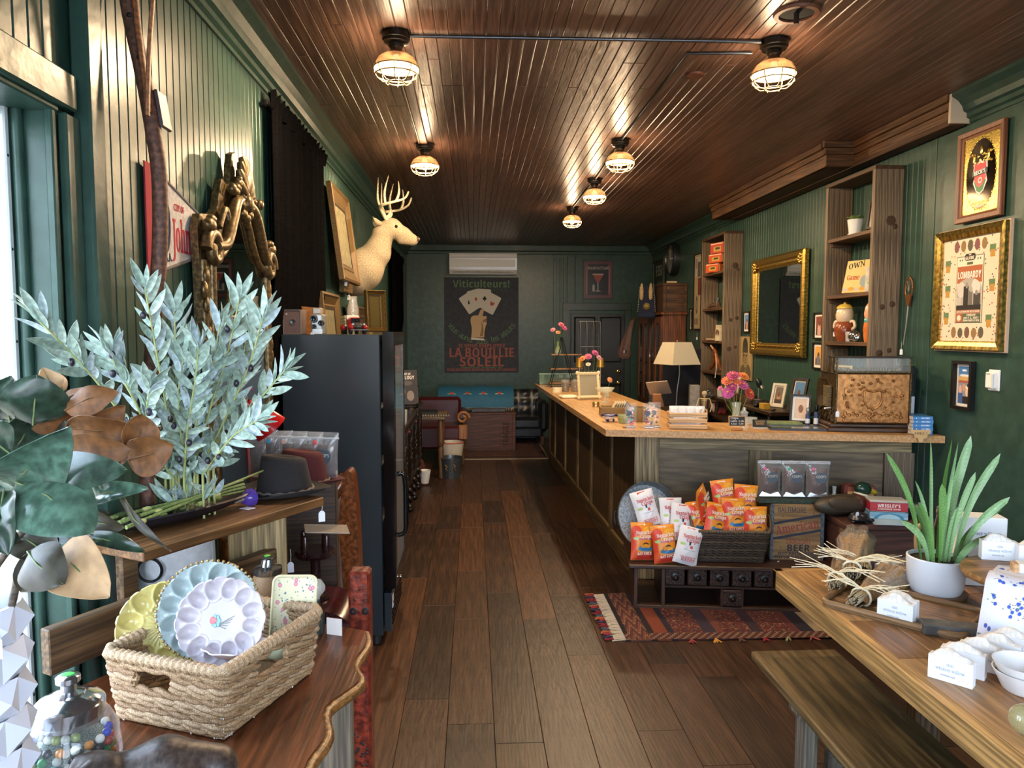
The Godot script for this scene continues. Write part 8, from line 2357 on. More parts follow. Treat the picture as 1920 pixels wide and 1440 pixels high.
func left_wall_things():
	var s: SurfaceTool
	curtain("black velvet curtain hanging behind the fridge", -3.84, -5.17, 2.95, 0.05, 9, "0d0c0d")
	curtain("far black curtain hung near the back wall on the left", -9.3, -10.75, 2.78, 0.05, 9, "0a090b")
	# pennant
	var t := thing("felt_pennant", "white felt pennant with red edge and red lettering", "pennant", W(XL + 0.012, 2.12, -2.49))
	t.rotation_degrees.y = 90
	part(t, "felt", slab([V(0, -0.175), V(0, 0.175), V(0.75, 0.0)], 0, 0.003), mott("b4b0b0", "ccc8c8", 0.9, 0, 6.0))
	part(t, "red_edge", slab([V(-0.035, -0.18), V(0.01, -0.18), V(0.01, 0.18), V(-0.035, 0.18)], 0, 0.005), pm("a83440", 0.9))
	s = g()
	var tl := []
	tl.append(W(0.01, 0.178, 0.003))
	tl.append(W(0.75, 0.003, 0.003))
	tube(s, tl, 0.006, 5)
	tube(s, [W(0.01, -0.178, 0.003), W(0.75, -0.003, 0.003)], 0.006, 5)
	part(t, "piping", s, pm("6a6468", 0.9))
	txt(t, "Johns", 0.12, pm("b03038", 0.9), W(0.27, -0.03, 0.004), Vector3.ZERO, 0.19, true, true)
	txt(t, "CITY OF", 0.025, pm("b03038", 0.9), W(0.235, 0.07, 0.004), Vector3.ZERO, 0.09)
	s = g()
	var ec := []
	for k in 21: ec.append(W(0.1 + cos(TAU * k / 20) * 0.045, sin(TAU * k / 20) * 0.1, 0.004))
	tube(s, ec, 0.005, 5)
	part(t, "emblem", s, pm("4a4a58", 0.9))
	txt(t, "U.S.A.", 0.03, pm("3c3c50", 0.9), W(0.12, -0.115, 0.004), W(0, 0, 8), 0.08)
	# old wooden fork pole leaning in the corner
	t = thing("wooden_hay_fork", "old curved wooden hay fork with metal bracket leaning by the window", "hay fork", W(-0.938, 0, -2.30))
	var bw := mott("4a2c22", "7d5240", 0.6, 0, 9.0, 0.4)
	var pts := spl([W(-0.02, 0.02, 0.1), W(-0.06, 0.9, 0.05), W(-0.064, 1.526, 0), W(-0.053, 1.620, 0), W(-0.031, 1.821, 0), W(-0.011, 2.028, 0), W(-0.007, 2.219, 0), W(-0.020, 2.346, 0), W(-0.042, 2.501, 0), W(-0.067, 2.639, 0), W(-0.081, 2.731, 0), W(-0.100, 2.929, 0)], 4)
	part(t, "shaft", bar(pts, 0.0225, 10), bw)
	part(t, "tine", bar(spl([W(-0.02, 2.40, 0.03), W(-0.024, 2.47, 0.03), W(-0.04, 2.63, 0.03), W(-0.05, 2.8, 0.03), W(-0.054, 3.0, 0.03)], 4), 0.015, 8, 0.5), mott("6a3a20", "a06438", 0.55, 0, 9.0))
	part(t, "tine", bar(spl([W(-0.01, 2.38, 0.06), W(0.0, 2.55, 0.06), W(0.024, 2.8, 0.06), W(0.03, 3.0, 0.06)], 4), 0.011, 8, 0.5), mott("7a4a28", "b0744a", 0.55, 0, 9.0))
	part(t, "bracket", box(W(0.012, 0.11, 0.07), 0.003), pm("5a5054", 0.5, 0.4), W(-0.002, 2.42, -0.03), W(0, 0, 8))
	for y in [2.56, 2.68]: part(t, "rivet", sphere(W(0.008, 0.008, 0.005), 8, 5), pm("2a2424", 0.5, 0.5), W(-0.045 - (y - 2.56) * 0.2, y, 0.022))
	# ornate arched mirror
	var gold := mott("4a3a26", "8d7650", 0.38, 0.65, 9.0, 0.4)
	t = thing("arched_mirror", "tall arched mirror in carved antique gold rococo frame", "mirror", W(XL + 0.045, 0, -3.265))
	t.rotation_degrees.y = 90
	# local x runs along the wall towards the back, z out of the wall
	var half := [V(-0.37, 1.0), V(-0.37, 2.0), V(-0.33, 2.04), V(-0.24, 2.07), V(-0.16, 2.14), V(-0.1, 2.22), V(0, 2.25)]
	var outline := []
	for p in half: outline.append(p)
	for i in range(half.size() - 2, -1, -1): outline.append(V(-half[i].x, half[i].y))
	part(t, "glass", slab(outline, 0.0, 0.008), pm("aab0ae", 0.02, 1.0), W(0, 0, 0.012))
	var path := []
	for p in outline: path.append(W(p.x, p.y, 0.02))
	s = g()
	tube(s, spl(path, 3), 0.02, 8)
	part(t, "inner_moulding", s, gold)
	s = g()
	for e in [-1.0, 1.0]:
		tube(s, [W(e * 0.402, 1.0, 0.012), W(e * 0.402, 2.02, 0.012)], 0.014, 8)
		tube(s, [W(e * 0.43, 1.0, 0.01), W(e * 0.43, 2.02, 0.01)], 0.017, 8)
	tube(s, [W(-0.42, 1.0, 0.015), W(0.42, 1.0, 0.015)], 0.04, 8)
	part(t, "side_moulding", s, gold)
	for e in [-1.0, 1.0]:
		# shoulder scroll
		s = g()
		var sp := []
		for k in 24:
			var a := 0.3 * k
			var r := 0.075 * (1.0 - k / 30.0)
			sp.append(W(e * (0.385 + cos(a) * r), 2.06 + sin(a) * r, 0.035))
		tube(s, sp, 0.024, 7)
		for k in 7: ball(s, W(e * (0.425 + 0.02 * sin(k * 1.4)), 1.96 - k * 0.055, 0.018), W(0.024 - k * 0.002, 0.038, 0.014), 8, 6)
		ball(s, W(e * 0.42, 2.15, 0.035), W(0.045, 0.03, 0.025), 9, 6)
		ball(s, W(e * 0.40, 2.175, 0.035), W(0.03, 0.02, 0.02), 9, 6)
		part(t, "shoulder_scroll", s, gold)
		s = g()
		tube(s, spl([W(e * 0.36, 2.08, 0.04), W(e * 0.27, 2.1, 0.045), W(e * 0.20, 2.19, 0.045), W(e * 0.13, 2.28, 0.045), W(e * 0.05, 2.31, 0.04)], 5), [0.02, 0.021, 0.022, 0.023, 0.024, 0.025, 0.026, 0.027, 0.028, 0.028, 0.028, 0.028, 0.028, 0.027, 0.026, 0.025, 0.024, 0.023, 0.022, 0.021, 0.02], 8)
		tube(s, spl([W(e * 0.3, 2.16, 0.03), W(e * 0.24, 2.24, 0.035), W(e * 0.22, 2.2, 0.04)], 5), 0.014, 7)
		ball(s, W(e * 0.19, 2.33, 0.05), W(0.025, 0.025, 0.02), 9, 6)
		for k in 4: ball(s, W(e * (0.12 - 0.02 * k), 2.33 + 0.02 * k, 0.04), W(0.03, 0.02, 0.02), 8, 6)
		part(t, "arch_scroll", s, gold)
	s = g()
	for k in 9:
		var a := deg_to_rad(90.0 + (k - 4) * 16.0)
		tube(s, spl([W(0, 2.3, 0.03), W(cos(a) * 0.05, 2.3 + sin(a) * 0.09, 0.05), W(cos(a) * 0.085, 2.3 + sin(a) * 0.2, 0.04)], 3), [0.014, 0.017, 0.02, 0.022, 0.022, 0.02, 0.014], 7)
	for k in 8: ball(s, W(0.06 * cos(k * 0.8), 2.29 + 0.05 * sin(k * 0.8), 0.045), W(0.03, 0.022, 0.02), 8, 6)
	ball(s, W(0, 2.30, 0.055), W(0.035, 0.04, 0.025), 10, 7)
	part(t, "crest", s, gold)
	var carved := []
	for e in [-1.0, 1.0]:
		var side := [V(0.0, 2.52), V(0.05, 2.5), V(0.075, 2.44), V(0.085, 2.37), V(0.13, 2.36), V(0.19, 2.37), V(0.22, 2.32), V(0.25, 2.25), V(0.31, 2.2), V(0.37, 2.2), V(0.44, 2.19), V(0.47, 2.13), V(0.46, 2.03), V(0.45, 1.9), V(0.455, 1.7), V(0.43, 1.6), V(0.43, 0.97)]
		if e < 0: side.reverse()
		for p in side: carved.append(V(e * p.x, p.y))
	carved.reverse()
	part(t, "carved_backing", slab(carved, -0.02, 0.008), gold, W(0, 0, 0.0))
	# gilt frames round the deer
	var gf := mott("3c2a12", "86683a", 0.4, 0.5, 22.0, 0.8)
	var pale := mott("5c5638", "7d7654", 0.5, 0, 3.0)
	gilt_frame("large gilt frame with pale antique print behind the curtain", W(XL + 0.07, 2.47, -5.72), W(-7, 90, 0), 0.5, 0.44, 0.13, pale, gf)
	gilt_frame("narrow gilt frame overlapped by the deer mount", W(XL + 0.03, 2.28, -6.0), W(0, 90, 0), 0.28, 0.32, 0.06, pm("4a4630", 0.4), gf)
	gilt_frame("wide gilt frame just above the fridge top", W(XL + 0.05, 1.80, -5.25), W(-4, 90, 0), 0.4, 0.22, 0.11, pale, gf)
	gilt_frame("carved wooden frame beneath the deer mount", W(XL + 0.05, 1.72, -6.55), W(-4, 90, 0), 0.75, 0.3, 0.1, pm("3a3826", 0.4), mott("3a2a18", "6a5030", 0.5, 0.2, 22.0, 0.8))
	gilt_frame("tall gilt beaded frame right of the toy truck", W(XL + 0.05, 1.72, -7.6), W(-3, 90, 0), 0.5, 0.42, 0.1, pm("6a5a34", 0.3, 0.4), mott("5a4420", "c0a060", 0.3, 0.7, 26.0, 0.9))
	price_tag(W(XL + 0.115, 2.2, -5.6), 20, "white price tag under the large gilt frame", 0.07)
	price_tag(W(XL + 0.085, 2.10, -5.9), 20, "white price tag under the narrow gilt frame", 0.06)
	deer()

func deer():
	var t := thing("deer_mount", "mounted pale tan deer head with branching antlers", "deer head", W(XL, 2.27, -6.45))
	var s := g()
	blob(s, [[W(0.05, -0.02, 0), W(0.12, 0.02, 0), 0.19, 0.175], [W(0.04, -0.09, 0), W(0.14, -0.04, 0), 0.1, 0.11], [W(0.12, 0.02, 0), W(0.24, 0.16, 0), 0.165, 0.115], [W(0.24, 0.16, 0), W(0.29, 0.30, 0.0), 0.115, 0.09], [W(0.29, 0.34, 0), W(0.37, 0.375, 0), 0.085, 0.083], [W(0.37, 0.37, 0), W(0.47, 0.325, 0), 0.08, 0.058], [W(0.47, 0.325, 0), W(0.56, 0.275, 0), 0.055, 0.042], [W(0.45, 0.27, 0), W(0.545, 0.25, 0), 0.036, 0.026], [W(0.40, 0.40, 0.03), W(0.42, 0.395, 0.035), 0.03, 0.028], [W(0.40, 0.40, -0.03), W(0.42, 0.395, -0.035), 0.03, 0.028]], 0.016, 0.03)
	var fur := mott("84755a", "b9a888", 0.95, 0, 9.0, 1.0, 0.035)
	part(t, "body", s, fur)
	for e in [-1.0, 1.0]:
		s = g()
		sheet(s, 6, 8, func(u: float, v: float) -> Vector3:
			var w: float = 0.075 * pow(sin(PI * clampf(pow(v, 0.8), 0.001, 0.999)), 0.7)
			return W(0.30 - v * 0.07, 0.385 + v * 0.06, e * (0.05 + v * 0.09)) + W((u - 0.5) * w, (u - 0.5) * w * 0.4 - 0.02 * sin(PI * v), e * (0.02 - absf(u - 0.5) * 0.05)), 0.006)
		part(t, "ear", s, fur)
		part(t, "eye", sphere(W(0.015, 0.014, 0.008), 12, 8), pm("120a06", 0.05), W(0.415, 0.378, e * 0.076))
		var bone := mott("b89e70", "e4d4b0", 0.5, 0, 12.0)
		var beam := spl([W(0.345, 0.42, e * 0.03), W(0.31, 0.48, e * 0.06), W(0.29, 0.53, e * 0.13), W(0.33, 0.545, e * 0.19), W(0.42, 0.565, e * 0.21), W(0.50, 0.60, e * 0.17), W(0.53, 0.66, e * 0.14)], 4)
		var rad := []
		for k in beam.size(): rad.append(lerpf(0.019, 0.006, float(k) / beam.size()))
		var an := part(t, "antler", bar(beam, rad, 9), bone)
		for tn in [[W(0.30, 0.52, e * 0.12), W(0.27, 0.6, e * 0.13), W(0.275, 0.78, e * 0.12)], [W(0.34, 0.545, e * 0.19), W(0.335, 0.65, e * 0.19), W(0.37, 0.79, e * 0.18)], [W(0.43, 0.565, e * 0.21), W(0.455, 0.64, e * 0.2), W(0.45, 0.74, e * 0.18)], [W(0.33, 0.45, e * 0.045), W(0.365, 0.5, e * 0.05), W(0.36, 0.55, e * 0.05)]]:
			part(an, "tine", bar(spl(tn, 4), [0.012, 0.0115, 0.011, 0.0105, 0.01, 0.008, 0.006, 0.004, 0.0015], 8), bone)
	part(t, "nose", sphere(W(0.02, 0.024, 0.03), 12, 8), pm("4a3a30", 0.4), W(0.592, 0.28, 0))
	part(t, "back_board", slab([V(-0.16, -0.2), V(-0.14, 0.12), V(0, 0.19), V(0.14, 0.12), V(0.16, -0.2), V(0, -0.26)], 0, 0.02), wood("2a1a10", "4a3018", "y", 0.5), Vector3.ZERO, W(0, 90, 0))

func fridge():
	var t := thing("display_fridge", "tall black display fridge with glass door on the left", "fridge", W(0, 0, 0))
	var blk := pm("2c343a", 0.24)
	var gl := pm("0b0c0e", 0.12)
	var s := g()
	bb(s, -1.03, 0.06, -4.58, -1.015, 1.735, -4.0)
	bb(s, -1.03, 1.70, -4.58, -0.505, 1.735, -4.0, 0.004)
	bb(s, -1.03, 0.06, -4.58, -0.505, 0.32, -4.0, 0.004)
	bb(s, -1.03, 0.06, -4.02, -0.505, 1.735, -3.99, 0.004)
	bb(s, -1.03, 0.06, -4.6, -0.505, 1.735, -4.57, 0.004)
	part(t, "cabinet", s, blk)
	part(t, "liner", box(W(0.01, 1.38, 0.53), 0.0, W(-1.0, 1.01, -4.29)), pm("c8ccd0", 0.5))
	for y in [0.65, 0.98, 1.31]: part(t, "wire_shelf", box(W(0.46, 0.008, 0.53), 0.0, W(-0.76, y, -4.29)), pm("9a9ea2", 0.35, 0.7))
	var d := part(t, "door", box(W(0.035, 0.0, 0.0)), gl)
	s = g()
	go(-0.46, 1.04, -4.29, 0, 90)
	frame(s, 0.46, 1.27, [V(0, -0.03), V(0, 0.03), V(0.075, 0.03), V(0.075, -0.03)])
	d.mesh = mesh_of(s)
	s = g()
	go(-0.437, 1.04, -4.29, 0, 90)
	bx(s, W(0.46, 1.27, 0.006))
	part(d, "pane", s, glass("b8ccd8", 0.3, 0.03))
	s = g()
	tube(s, spl([W(-0.43, 0.95, -4.10), W(-0.39, 0.93, -4.10), W(-0.385, 0.7, -4.10), W(-0.39, 0.62, -4.10), W(-0.43, 0.6, -4.10)], 4), 0.014, 8)
	part(d, "handle", s, gl)
	s = g()
	bb(s, -0.5, 0.08, -4.58, -0.46, 0.3, -4.0, 0.004)
	part(t, "kick_plate", s, blk)
	for k in 5: part(t, "vent_slat", box(W(0.006, 0.012, 0.5), 0.002, W(-0.457, 0.11 + k * 0.03, -4.29)), gl)
	part(t, "lock", lat([V(0.012, 0), V(0.012, 0.008), V(0.006, 0.012), V(0, 0.012)], 14), pm("b8b4ac", 0.2, 0.9), W(-0.425, 0.345, -4.15), W(0, 0, -90))
	part(t, "energy_label", box(W(0.002, 0.07, 0.05)), pm("d8d8e0", 0.7), W(-0.456, 0.24, -4.05))
	for x in [-0.98, -0.55]:
		for z in [-4.05, -4.53]: part(t, "foot", lat([V(0.025, 0), V(0.025, 0.06), V(0, 0.06)], 12), pm("2a2a2c", 0.5), W(x, 0, z))
	# things on top
	var y := 1.7355
	t = thing("box_camera", "old brown box camera with grey trim on the fridge", "camera", W(-0.985, y, -4.12))
	part(t, "body", box(W(0.098, 0.135, 0.13), 0.003, W(0, 0.0675, 0)), mott("5a4642", "6e5852", 0.8, 0, 40.0))
	s = g()
	go(0, 0.0675, 0.0655)
	frame(s, 0.09, 0.127, [V(0, 0), V(0, 0.003), V(0.004, 0.003), V(0.004, 0)])
	part(t, "trim", s, pm("9a948c", 0.3, 0.6))
	part(t, "lens", lat([V(0.014, 0), V(0.014, 0.003), V(0.011, 0.001), V(0, 0.001)], 16), pm("5a6264", 0.15, 0.4), W(0.004, 0.068, 0.066), W(90, 0, 0))
	part(t, "finder", sphere(W(0.005, 0.004, 0.002), 8, 5), pm("d0ccc4", 0.2), W(-0.03, 0.11, 0.066))
	price_tag(W(-1.047, y + 0.095, -4.03), 5, "white price tag hanging left of the box camera", 0.05)
	t = thing("movie_camera", "chrome turret movie camera with three lenses on the fridge", "movie camera", W(-0.85, y, -4.1))
	part(t, "body", box(W(0.062, 0.11, 0.11), 0.006, W(0, 0.055, 0)), pm("b8bcbe", 0.25, 0.6))
	part(t, "light_meter", box(W(0.05, 0.035, 0.04), 0.006, W(-0.002, 0.128, 0.02)), pm("a8a49c", 0.3, 0.3))
	for l in [[-0.014, 0.085, 0.019], [0.024, 0.062, 0.014], [-0.014, 0.042, 0.011]]: part(t, "lens", lat([V(l[2] + 0.003, 0), V(l[2] + 0.003, 0.012), V(l[2], 0.022), V(l[2] * 0.8, 0.022), V(l[2] * 0.7, 0.014), V(0, 0.012)], 18), pm("15171a", 0.1, 0.3), W(l[0], l[1], 0.055), W(90, 0, 0))
	part(t, "plate", box(W(0.05, 0.025, 0.002), 0.0, W(0.004, 0.016, 0.056)), pm("dfe2e2", 0.3, 0.5))
	price_tag(W(-0.873, y + 0.02, -4.035), 4, "white price tag hanging over the fridge edge", 0.01)
	one("orange_box", "slanted orange-brown box behind the movie camera", "box", slab([V(-0.055, 0.16), V(0.06, 0.15), V(0.045, 0), V(-0.03, 0)], -0.04, 0.04), mott("8a5420", "a86c30", 0.6, 0, 6.0), W(-0.93, y, -4.32))
	var mb := thing("milk_bottle", "clear glass bottle standing behind the red toy truck", "bottle", W(-0.715, y, -4.42))
	part(mb, "glass", lat([V(0, 0), V(0.035, 0), V(0.037, 0.01), V(0.037, 0.14), V(0.026, 0.19), V(0.026, 0.22), V(0.03, 0.225), V(0.027, 0.225), V(0.023, 0.19), V(0.034, 0.14), V(0, 0.01)], 20), glass("e4e0d0", 0.2))
	t = thing("toy_truck", "red toy pickup truck with cream bed on the fridge", "toy truck", W(-0.68, y, -4.2), -62)
	var red := pm("9a1c22", 0.2)
	part(t, "cab", box(W(0.075, 0.05, 0.07), 0.012, W(0.01, 0.07, 0)), red)
	part(t, "hood", box(W(0.07, 0.04, 0.05), 0.014, W(0.07, 0.045, 0)), mott("3a3432", "5a5450", 0.3, 0.3, 9.0))
	part(t, "windscreen", box(W(0.004, 0.025, 0.055), 0.001, W(0.048, 0.078, 0)), pm("15181a", 0.1))
	for z in [-0.04, 0.04]:
		part(t, "front_fender", sphere(W(0.03, 0.02, 0.016), 12, 8), red, W(0.075, 0.038, z))
		part(t, "rear_fender", sphere(W(0.03, 0.02, 0.014), 12, 8), red, W(-0.055, 0.036, z))
		part(t, "headlamp", sphere(W(0.007, 0.009, 0.009), 10, 6), pm("c8ccce", 0.1, 0.8), W(0.095, 0.055, z * 0.8))
		for x in [0.075, -0.055]: part(t, "wheel", lat([V(0, -0.007), V(0.019, -0.007), V(0.02, 0), V(0.019, 0.007), V(0, 0.007)], 18), pm("1c1c1e", 0.7), W(x, 0.02, z), W(90, 0, 0))
	part(t, "bumper", box(W(0.006, 0.008, 0.1), 0.002, W(0.108, 0.025, 0)), pm("b0b4b6", 0.15, 0.9))
	part(t, "bed", box(W(0.1, 0.012, 0.085), 0.002, W(-0.06, 0.05, 0)), pm("cbb98c", 0.6))
	for z in [-0.04, 0.04]:
		for k in 3: part(t, "stake_rail", box(W(0.1, 0.01, 0.005), 0.001, W(-0.06, 0.064 + k * 0.016, z)), pm("cbb98c", 0.6))
	part(t, "load", box(W(0.06, 0.05, 0.07), 0.003, W(-0.03, 0.082, 0)), pm("e0d8c4", 0.6))
	gilt_frame("slim gilt frame leaning at the right end of fridge top", W(-0.60, y + 0.138, -4.5), W(-4, 35, 0), 0.07, 0.19, 0.03, pm("6a5a30", 0.2, 0.5), mott("4a3818", "b09050", 0.3, 0.7, 30.0, 0.8))

func back_wall_things():
	var s: SurfaceTool
	var zb := ZB + 0.005
	# air conditioner
	var t := thing("air_conditioner", "white wall air conditioner above the French poster", "air conditioner", W(0.166, 2.84, zb))
	var wh := pm("e4e6e6", 0.12)
	s = g()
	go(0, 0, 0, 0, 90)
	ext(s, [V(0, -0.17), V(-0.13, -0.17), V(-0.2, -0.1), V(-0.22, 0.08), V(-0.2, 0.16), V(0, 0.17)], -0.54, 0.54)
	part(t, "housing", s, wh)
	part(t, "front_panel", box(W(1.02, 0.2, 0.012), 0.004), pm("eef0f0", 0.06), W(0, 0.045, 0.214), W(-6, 0, 0))
	part(t, "louvre", box(W(0.98, 0.05, 0.01), 0.003), pm("a8aaaa", 0.4), W(0, -0.125, 0.175), W(-38, 0, 0))
	for k in 6: part(t, "vane", box(W(0.006, 0.045, 0.012), 0.001), pm("6a6c6c", 0.5), W(-0.4 + k * 0.16, -0.125, 0.185), W(-38, 0, 0))
	# French poster: printed canvas
	t = thing("vintage_poster", "large dark French poster of a hand holding four cards", "poster", W(0.14, 1.857, zb))
	part(t, "canvas", box(W(1.205, 1.545, 0.03), 0.004, W(0, 0, 0.015)), mott("2b3038", "343a43", 0.75, 0, 2.0))
	var z := 0.031
	var gr := pm("5c7c5c", 0.8)
	var rd := pm("96564a", 0.8)
	txt(t, "Viticulteurs!", 0.12, gr, W(0.0, 0.665, z), Vector3.ZERO, 0.92)
	txt(t, "pour sauver vos recoltes", 0.06, pm("3c5244", 0.8), W(0, 0.575, z), Vector3.ZERO, 0.85, false, true)
	txt(t, "SI VOUS EMPLOYEZ", 0.06, rd, W(0.0, -0.335, z), Vector3.ZERO, 0.76)
	txt(t, "LA BOUILLIE", 0.155, rd, W(0.0, -0.45, z), Vector3.ZERO, 1.05)
	txt(t, "SOLEIL", 0.155, rd, W(0.0, -0.6, z), Vector3.ZERO, 0.72)
	txt(t, "GARANTIE NE TOURNANT PAS", 0.022, gr, W(0, -0.69, z), Vector3.ZERO, 0.68)
	txt(t, "ETABLISSEMENTS EDMOND MILH BLAYE GIRONDE", 0.038, rd, W(0, -0.728, z), Vector3.ZERO, 1.12)
	var words := "vous aurez tous les atouts"
	for i in words.length():
		if words[i] == " ": continue
		var a := deg_to_rad(-90.0 + (i - 12.5) * 4.35)
		var c := W(0.0 + cos(a) * 0.62, 0.36 + sin(a) * 0.62, z)
		txt(t, words[i], 0.095, gr, c, W(0, 0, rad_to_deg(a) + 90.0), 0.0, false)
	# hand and cards
	var card := [["fan card with spade at left of the poster's hand", -0.20, 0.36, 34.0, "1e1c1c", "spade"], ["", -0.10, 0.42, 16.0, "a8483c", "diamond"], ["", 0.04, 0.43, -4.0, "1e1c1c", "club"], ["", 0.16, 0.35, -28.0, "a8483c", "heart"]]
	for i in 4:
		var c: Array = card[i]
		var o := part(t, "printed_card", slab(rrect(0.21, 0.31, 0.02), 0, 0.0012), pm("c6c3b8", 0.8), W(c[1], c[2], z + i * 0.0013), W(0, 0, c[3]))
		var pip := g()
		if c[5] == "diamond": ext(pip, [V(0, 0.035), V(0.026, 0), V(0, -0.035), V(-0.026, 0)], 0, 0.001)
		elif c[5] == "heart": ext(pip, spl([V(0, -0.04), V(0.034, 0.0), V(0.03, 0.03), V(0.012, 0.032), V(0, 0.015), V(-0.012, 0.032), V(-0.03, 0.03), V(-0.034, 0.0)], 3), 0, 0.001)
		else:
			for k in 3: ext(pip, arc([0, -0.018, 0.018][k], [0.022, -0.002, -0.002][k], 0.017, 0.017, 0, 330, 10), 0, 0.001)
			ext(pip, [V(-0.012, -0.04), V(0.012, -0.04), V(0, 0.01)], 0, 0.001)
		part(o, "pip", pip, pm(c[4], 0.8), W(0.01, 0, 0.0014))
	var skin := pm("bfa27c", 0.8)
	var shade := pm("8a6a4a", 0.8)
	var hz := z + 0.0062
	part(t, "printed_palm", slab(spl([V(-0.17, -0.2), V(-0.16, -0.05), V(-0.18, 0.06), V(-0.16, 0.14), V(-0.06, 0.16), V(0.02, 0.15), V(0.07, 0.12), V(0.075, 0.03), V(0.05, -0.08), V(0.04, -0.2)], 4), 0, 0.001), skin, W(0, 0, hz))
	part(t, "printed_thumb", slab(spl([V(-0.12, 0.06), V(-0.06, 0.15), V(-0.02, 0.24), V(0.02, 0.27), V(0.035, 0.24), V(0.02, 0.17), V(-0.02, 0.08), V(-0.07, 0.0)], 4), 0, 0.001), skin, W(0, 0, hz + 0.001))
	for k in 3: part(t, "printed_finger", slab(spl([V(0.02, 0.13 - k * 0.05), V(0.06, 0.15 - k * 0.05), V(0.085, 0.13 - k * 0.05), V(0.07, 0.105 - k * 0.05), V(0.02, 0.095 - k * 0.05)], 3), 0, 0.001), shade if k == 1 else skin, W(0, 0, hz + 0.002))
	part(t, "printed_shadow", slab(spl([V(-0.03, -0.18), V(0.0, -0.03), V(-0.01, 0.06), V(0.02, 0.0), V(0.03, -0.1), V(0.02, -0.18)], 3), 0, 0.0006), shade, W(0, 0, hz + 0.0011))  # shadow drawn on the hand in a darker tone, part of the poster print
	part(t, "printed_cuff", slab([V(-0.17, -0.2), V(0.04, -0.22), V(0.045, -0.25), V(-0.17, -0.235)], 0, 0.0012), pm("d2cec2", 0.8), W(0, 0, hz + 0.001))
	# cocktail poster
	t = thing("cocktail_poster", "framed dark red cocktail poster above the back door", "framed poster", W(2.05, 2.6, zb))
	s = g()
	frame(s, 0.46, 0.6, [V(0, 0), V(0, 0.025), V(0.016, 0.025), V(0.016, 0)])
	part(t, "frame", s, pm("0e0c0c", 0.4))
	part(t, "border", box(W(0.46, 0.6, 0.006)), pm("55292e", 0.35), W(0, 0, 0.004))
	part(t, "field", box(W(0.33, 0.5, 0.002)), pm("24262a", 0.25), W(0, 0, 0.008))
	for e in [-1, 1]: part(t, "stripe", box(W(0.02, 0.46, 0.002)), pm("7a5a5e", 0.4), W(e * 0.19, 0, 0.008))
	txt(t, "MANHATTAN", 0.045, pm("c8c4bc", 0.7), W(0, 0.19, 0.0095), Vector3.ZERO, 0.34, false, true)
	part(t, "printed_drink", slab([V(-0.085, 0.08), V(0.085, 0.08), V(0.02, -0.04), V(-0.02, -0.04)], 0.009, 0.011), pm("8a3c34", 0.5))
	part(t, "printed_rim", slab([V(-0.095, 0.1), V(0.095, 0.1), V(0.085, 0.08), V(-0.085, 0.08)], 0.009, 0.0112), pm("b8a8a0", 0.5))
	part(t, "printed_stem", slab([V(-0.008, -0.04), V(0.008, -0.04), V(0.006, -0.17), V(0.06, -0.19), V(-0.06, -0.19), V(-0.006, -0.17)], 0.009, 0.011), pm("a8a4a0", 0.5))
	part(t, "printed_bottle", slab([V(-0.09, -0.19), V(-0.055, -0.19), V(-0.055, -0.1), V(-0.068, -0.07), V(-0.077, -0.07), V(-0.09, -0.1)], 0.009, 0.011), pm("9aa0a4", 0.5))
	# back door
	var dk := mott("171c1d", "1f2526", 0.4, 0, 2.0)
	var fr := mott("1f342e", "263c35", 0.4, 0, 2.0)
	var d := struct("door_1", box(W(0.88, 2.04, 0.04), 0.003, W(2.045, 1.02, ZB + 0.03)), dk)
	for r in [[1.83, 1.62, 0.3, 0.7], [2.26, 1.62, 0.3, 0.7], [1.83, 0.5, 0.3, 0.72], [2.26, 0.5, 0.3, 0.72]]:
		s = g()
		go(r[0], r[1], ZB + 0.05)
		frame(s, r[2], r[3], [V(0, 0), V(0, 0.006), V(0.012, 0.014), V(0.025, 0.004), V(0.025, 0)])
		part(d, "panel_moulding", s, dk)
	for y in [1.095, 0.91]:
		s = g()
		go(2.4, y, ZB + 0.05, 90)
		lathe(s, [V(0.03, 0), V(0.03, 0.008), V(0.012, 0.012), V(0.012, 0.03), V(0.028, 0.045), V(0.03, 0.06), V(0.018, 0.072), V(0, 0.075)], 18)
		part(d, "knob", s, pm("c8a858", 0.15, 0.95))
	part(d, "casing", box(W(0.12, 2.2, 0.03), 0.004), fr, W(1.53, 1.1, ZB + 0.015))
	part(d, "casing", box(W(0.1, 2.2, 0.03), 0.004), fr, W(2.55, 1.1, ZB + 0.015))
	part(d, "head_casing", box(W(1.14, 0.12, 0.035), 0.004), fr, W(2.04, 2.16, ZB + 0.017))
	# zither on the back wall
	t = thing("wooden_zither", "brown wooden zither hanging near the back corner", "zither", W(2.52, 1.55, ZB + 0.02))
	t.rotation_degrees.z = -8
	var zb2 := spl([V(-0.1, -0.05), V(-0.12, -0.16), V(-0.08, -0.23), V(0.0, -0.25), V(0.08, -0.22), V(0.1, -0.14), V(0.07, -0.02), V(0.075, 0.4), V(0.03, 0.42), V(-0.06, 0.12)], 3)
	part(t, "body", slab(zb2, 0, 0.05), wood("4a2814", "7a4a26", "y", 0.4))
	part(t, "sound_hole", lat([V(0, 0), V(0.028, 0)], 16), pm("0a0806", 0.8), W(0.01, -0.13, 0.051), W(90, 0, 0))
	for k in 5: part(t, "string", bar([W(-0.03 + k * 0.018, -0.2, 0.055), W(0.02 + k * 0.008, 0.4, 0.055)], 0.0012, 4), pm("b8b4a8", 0.3, 0.8))
	price_tag(W(2.48, 1.46, ZB + 0.085), 0, "white price tag on the wooden zither", 0.02)

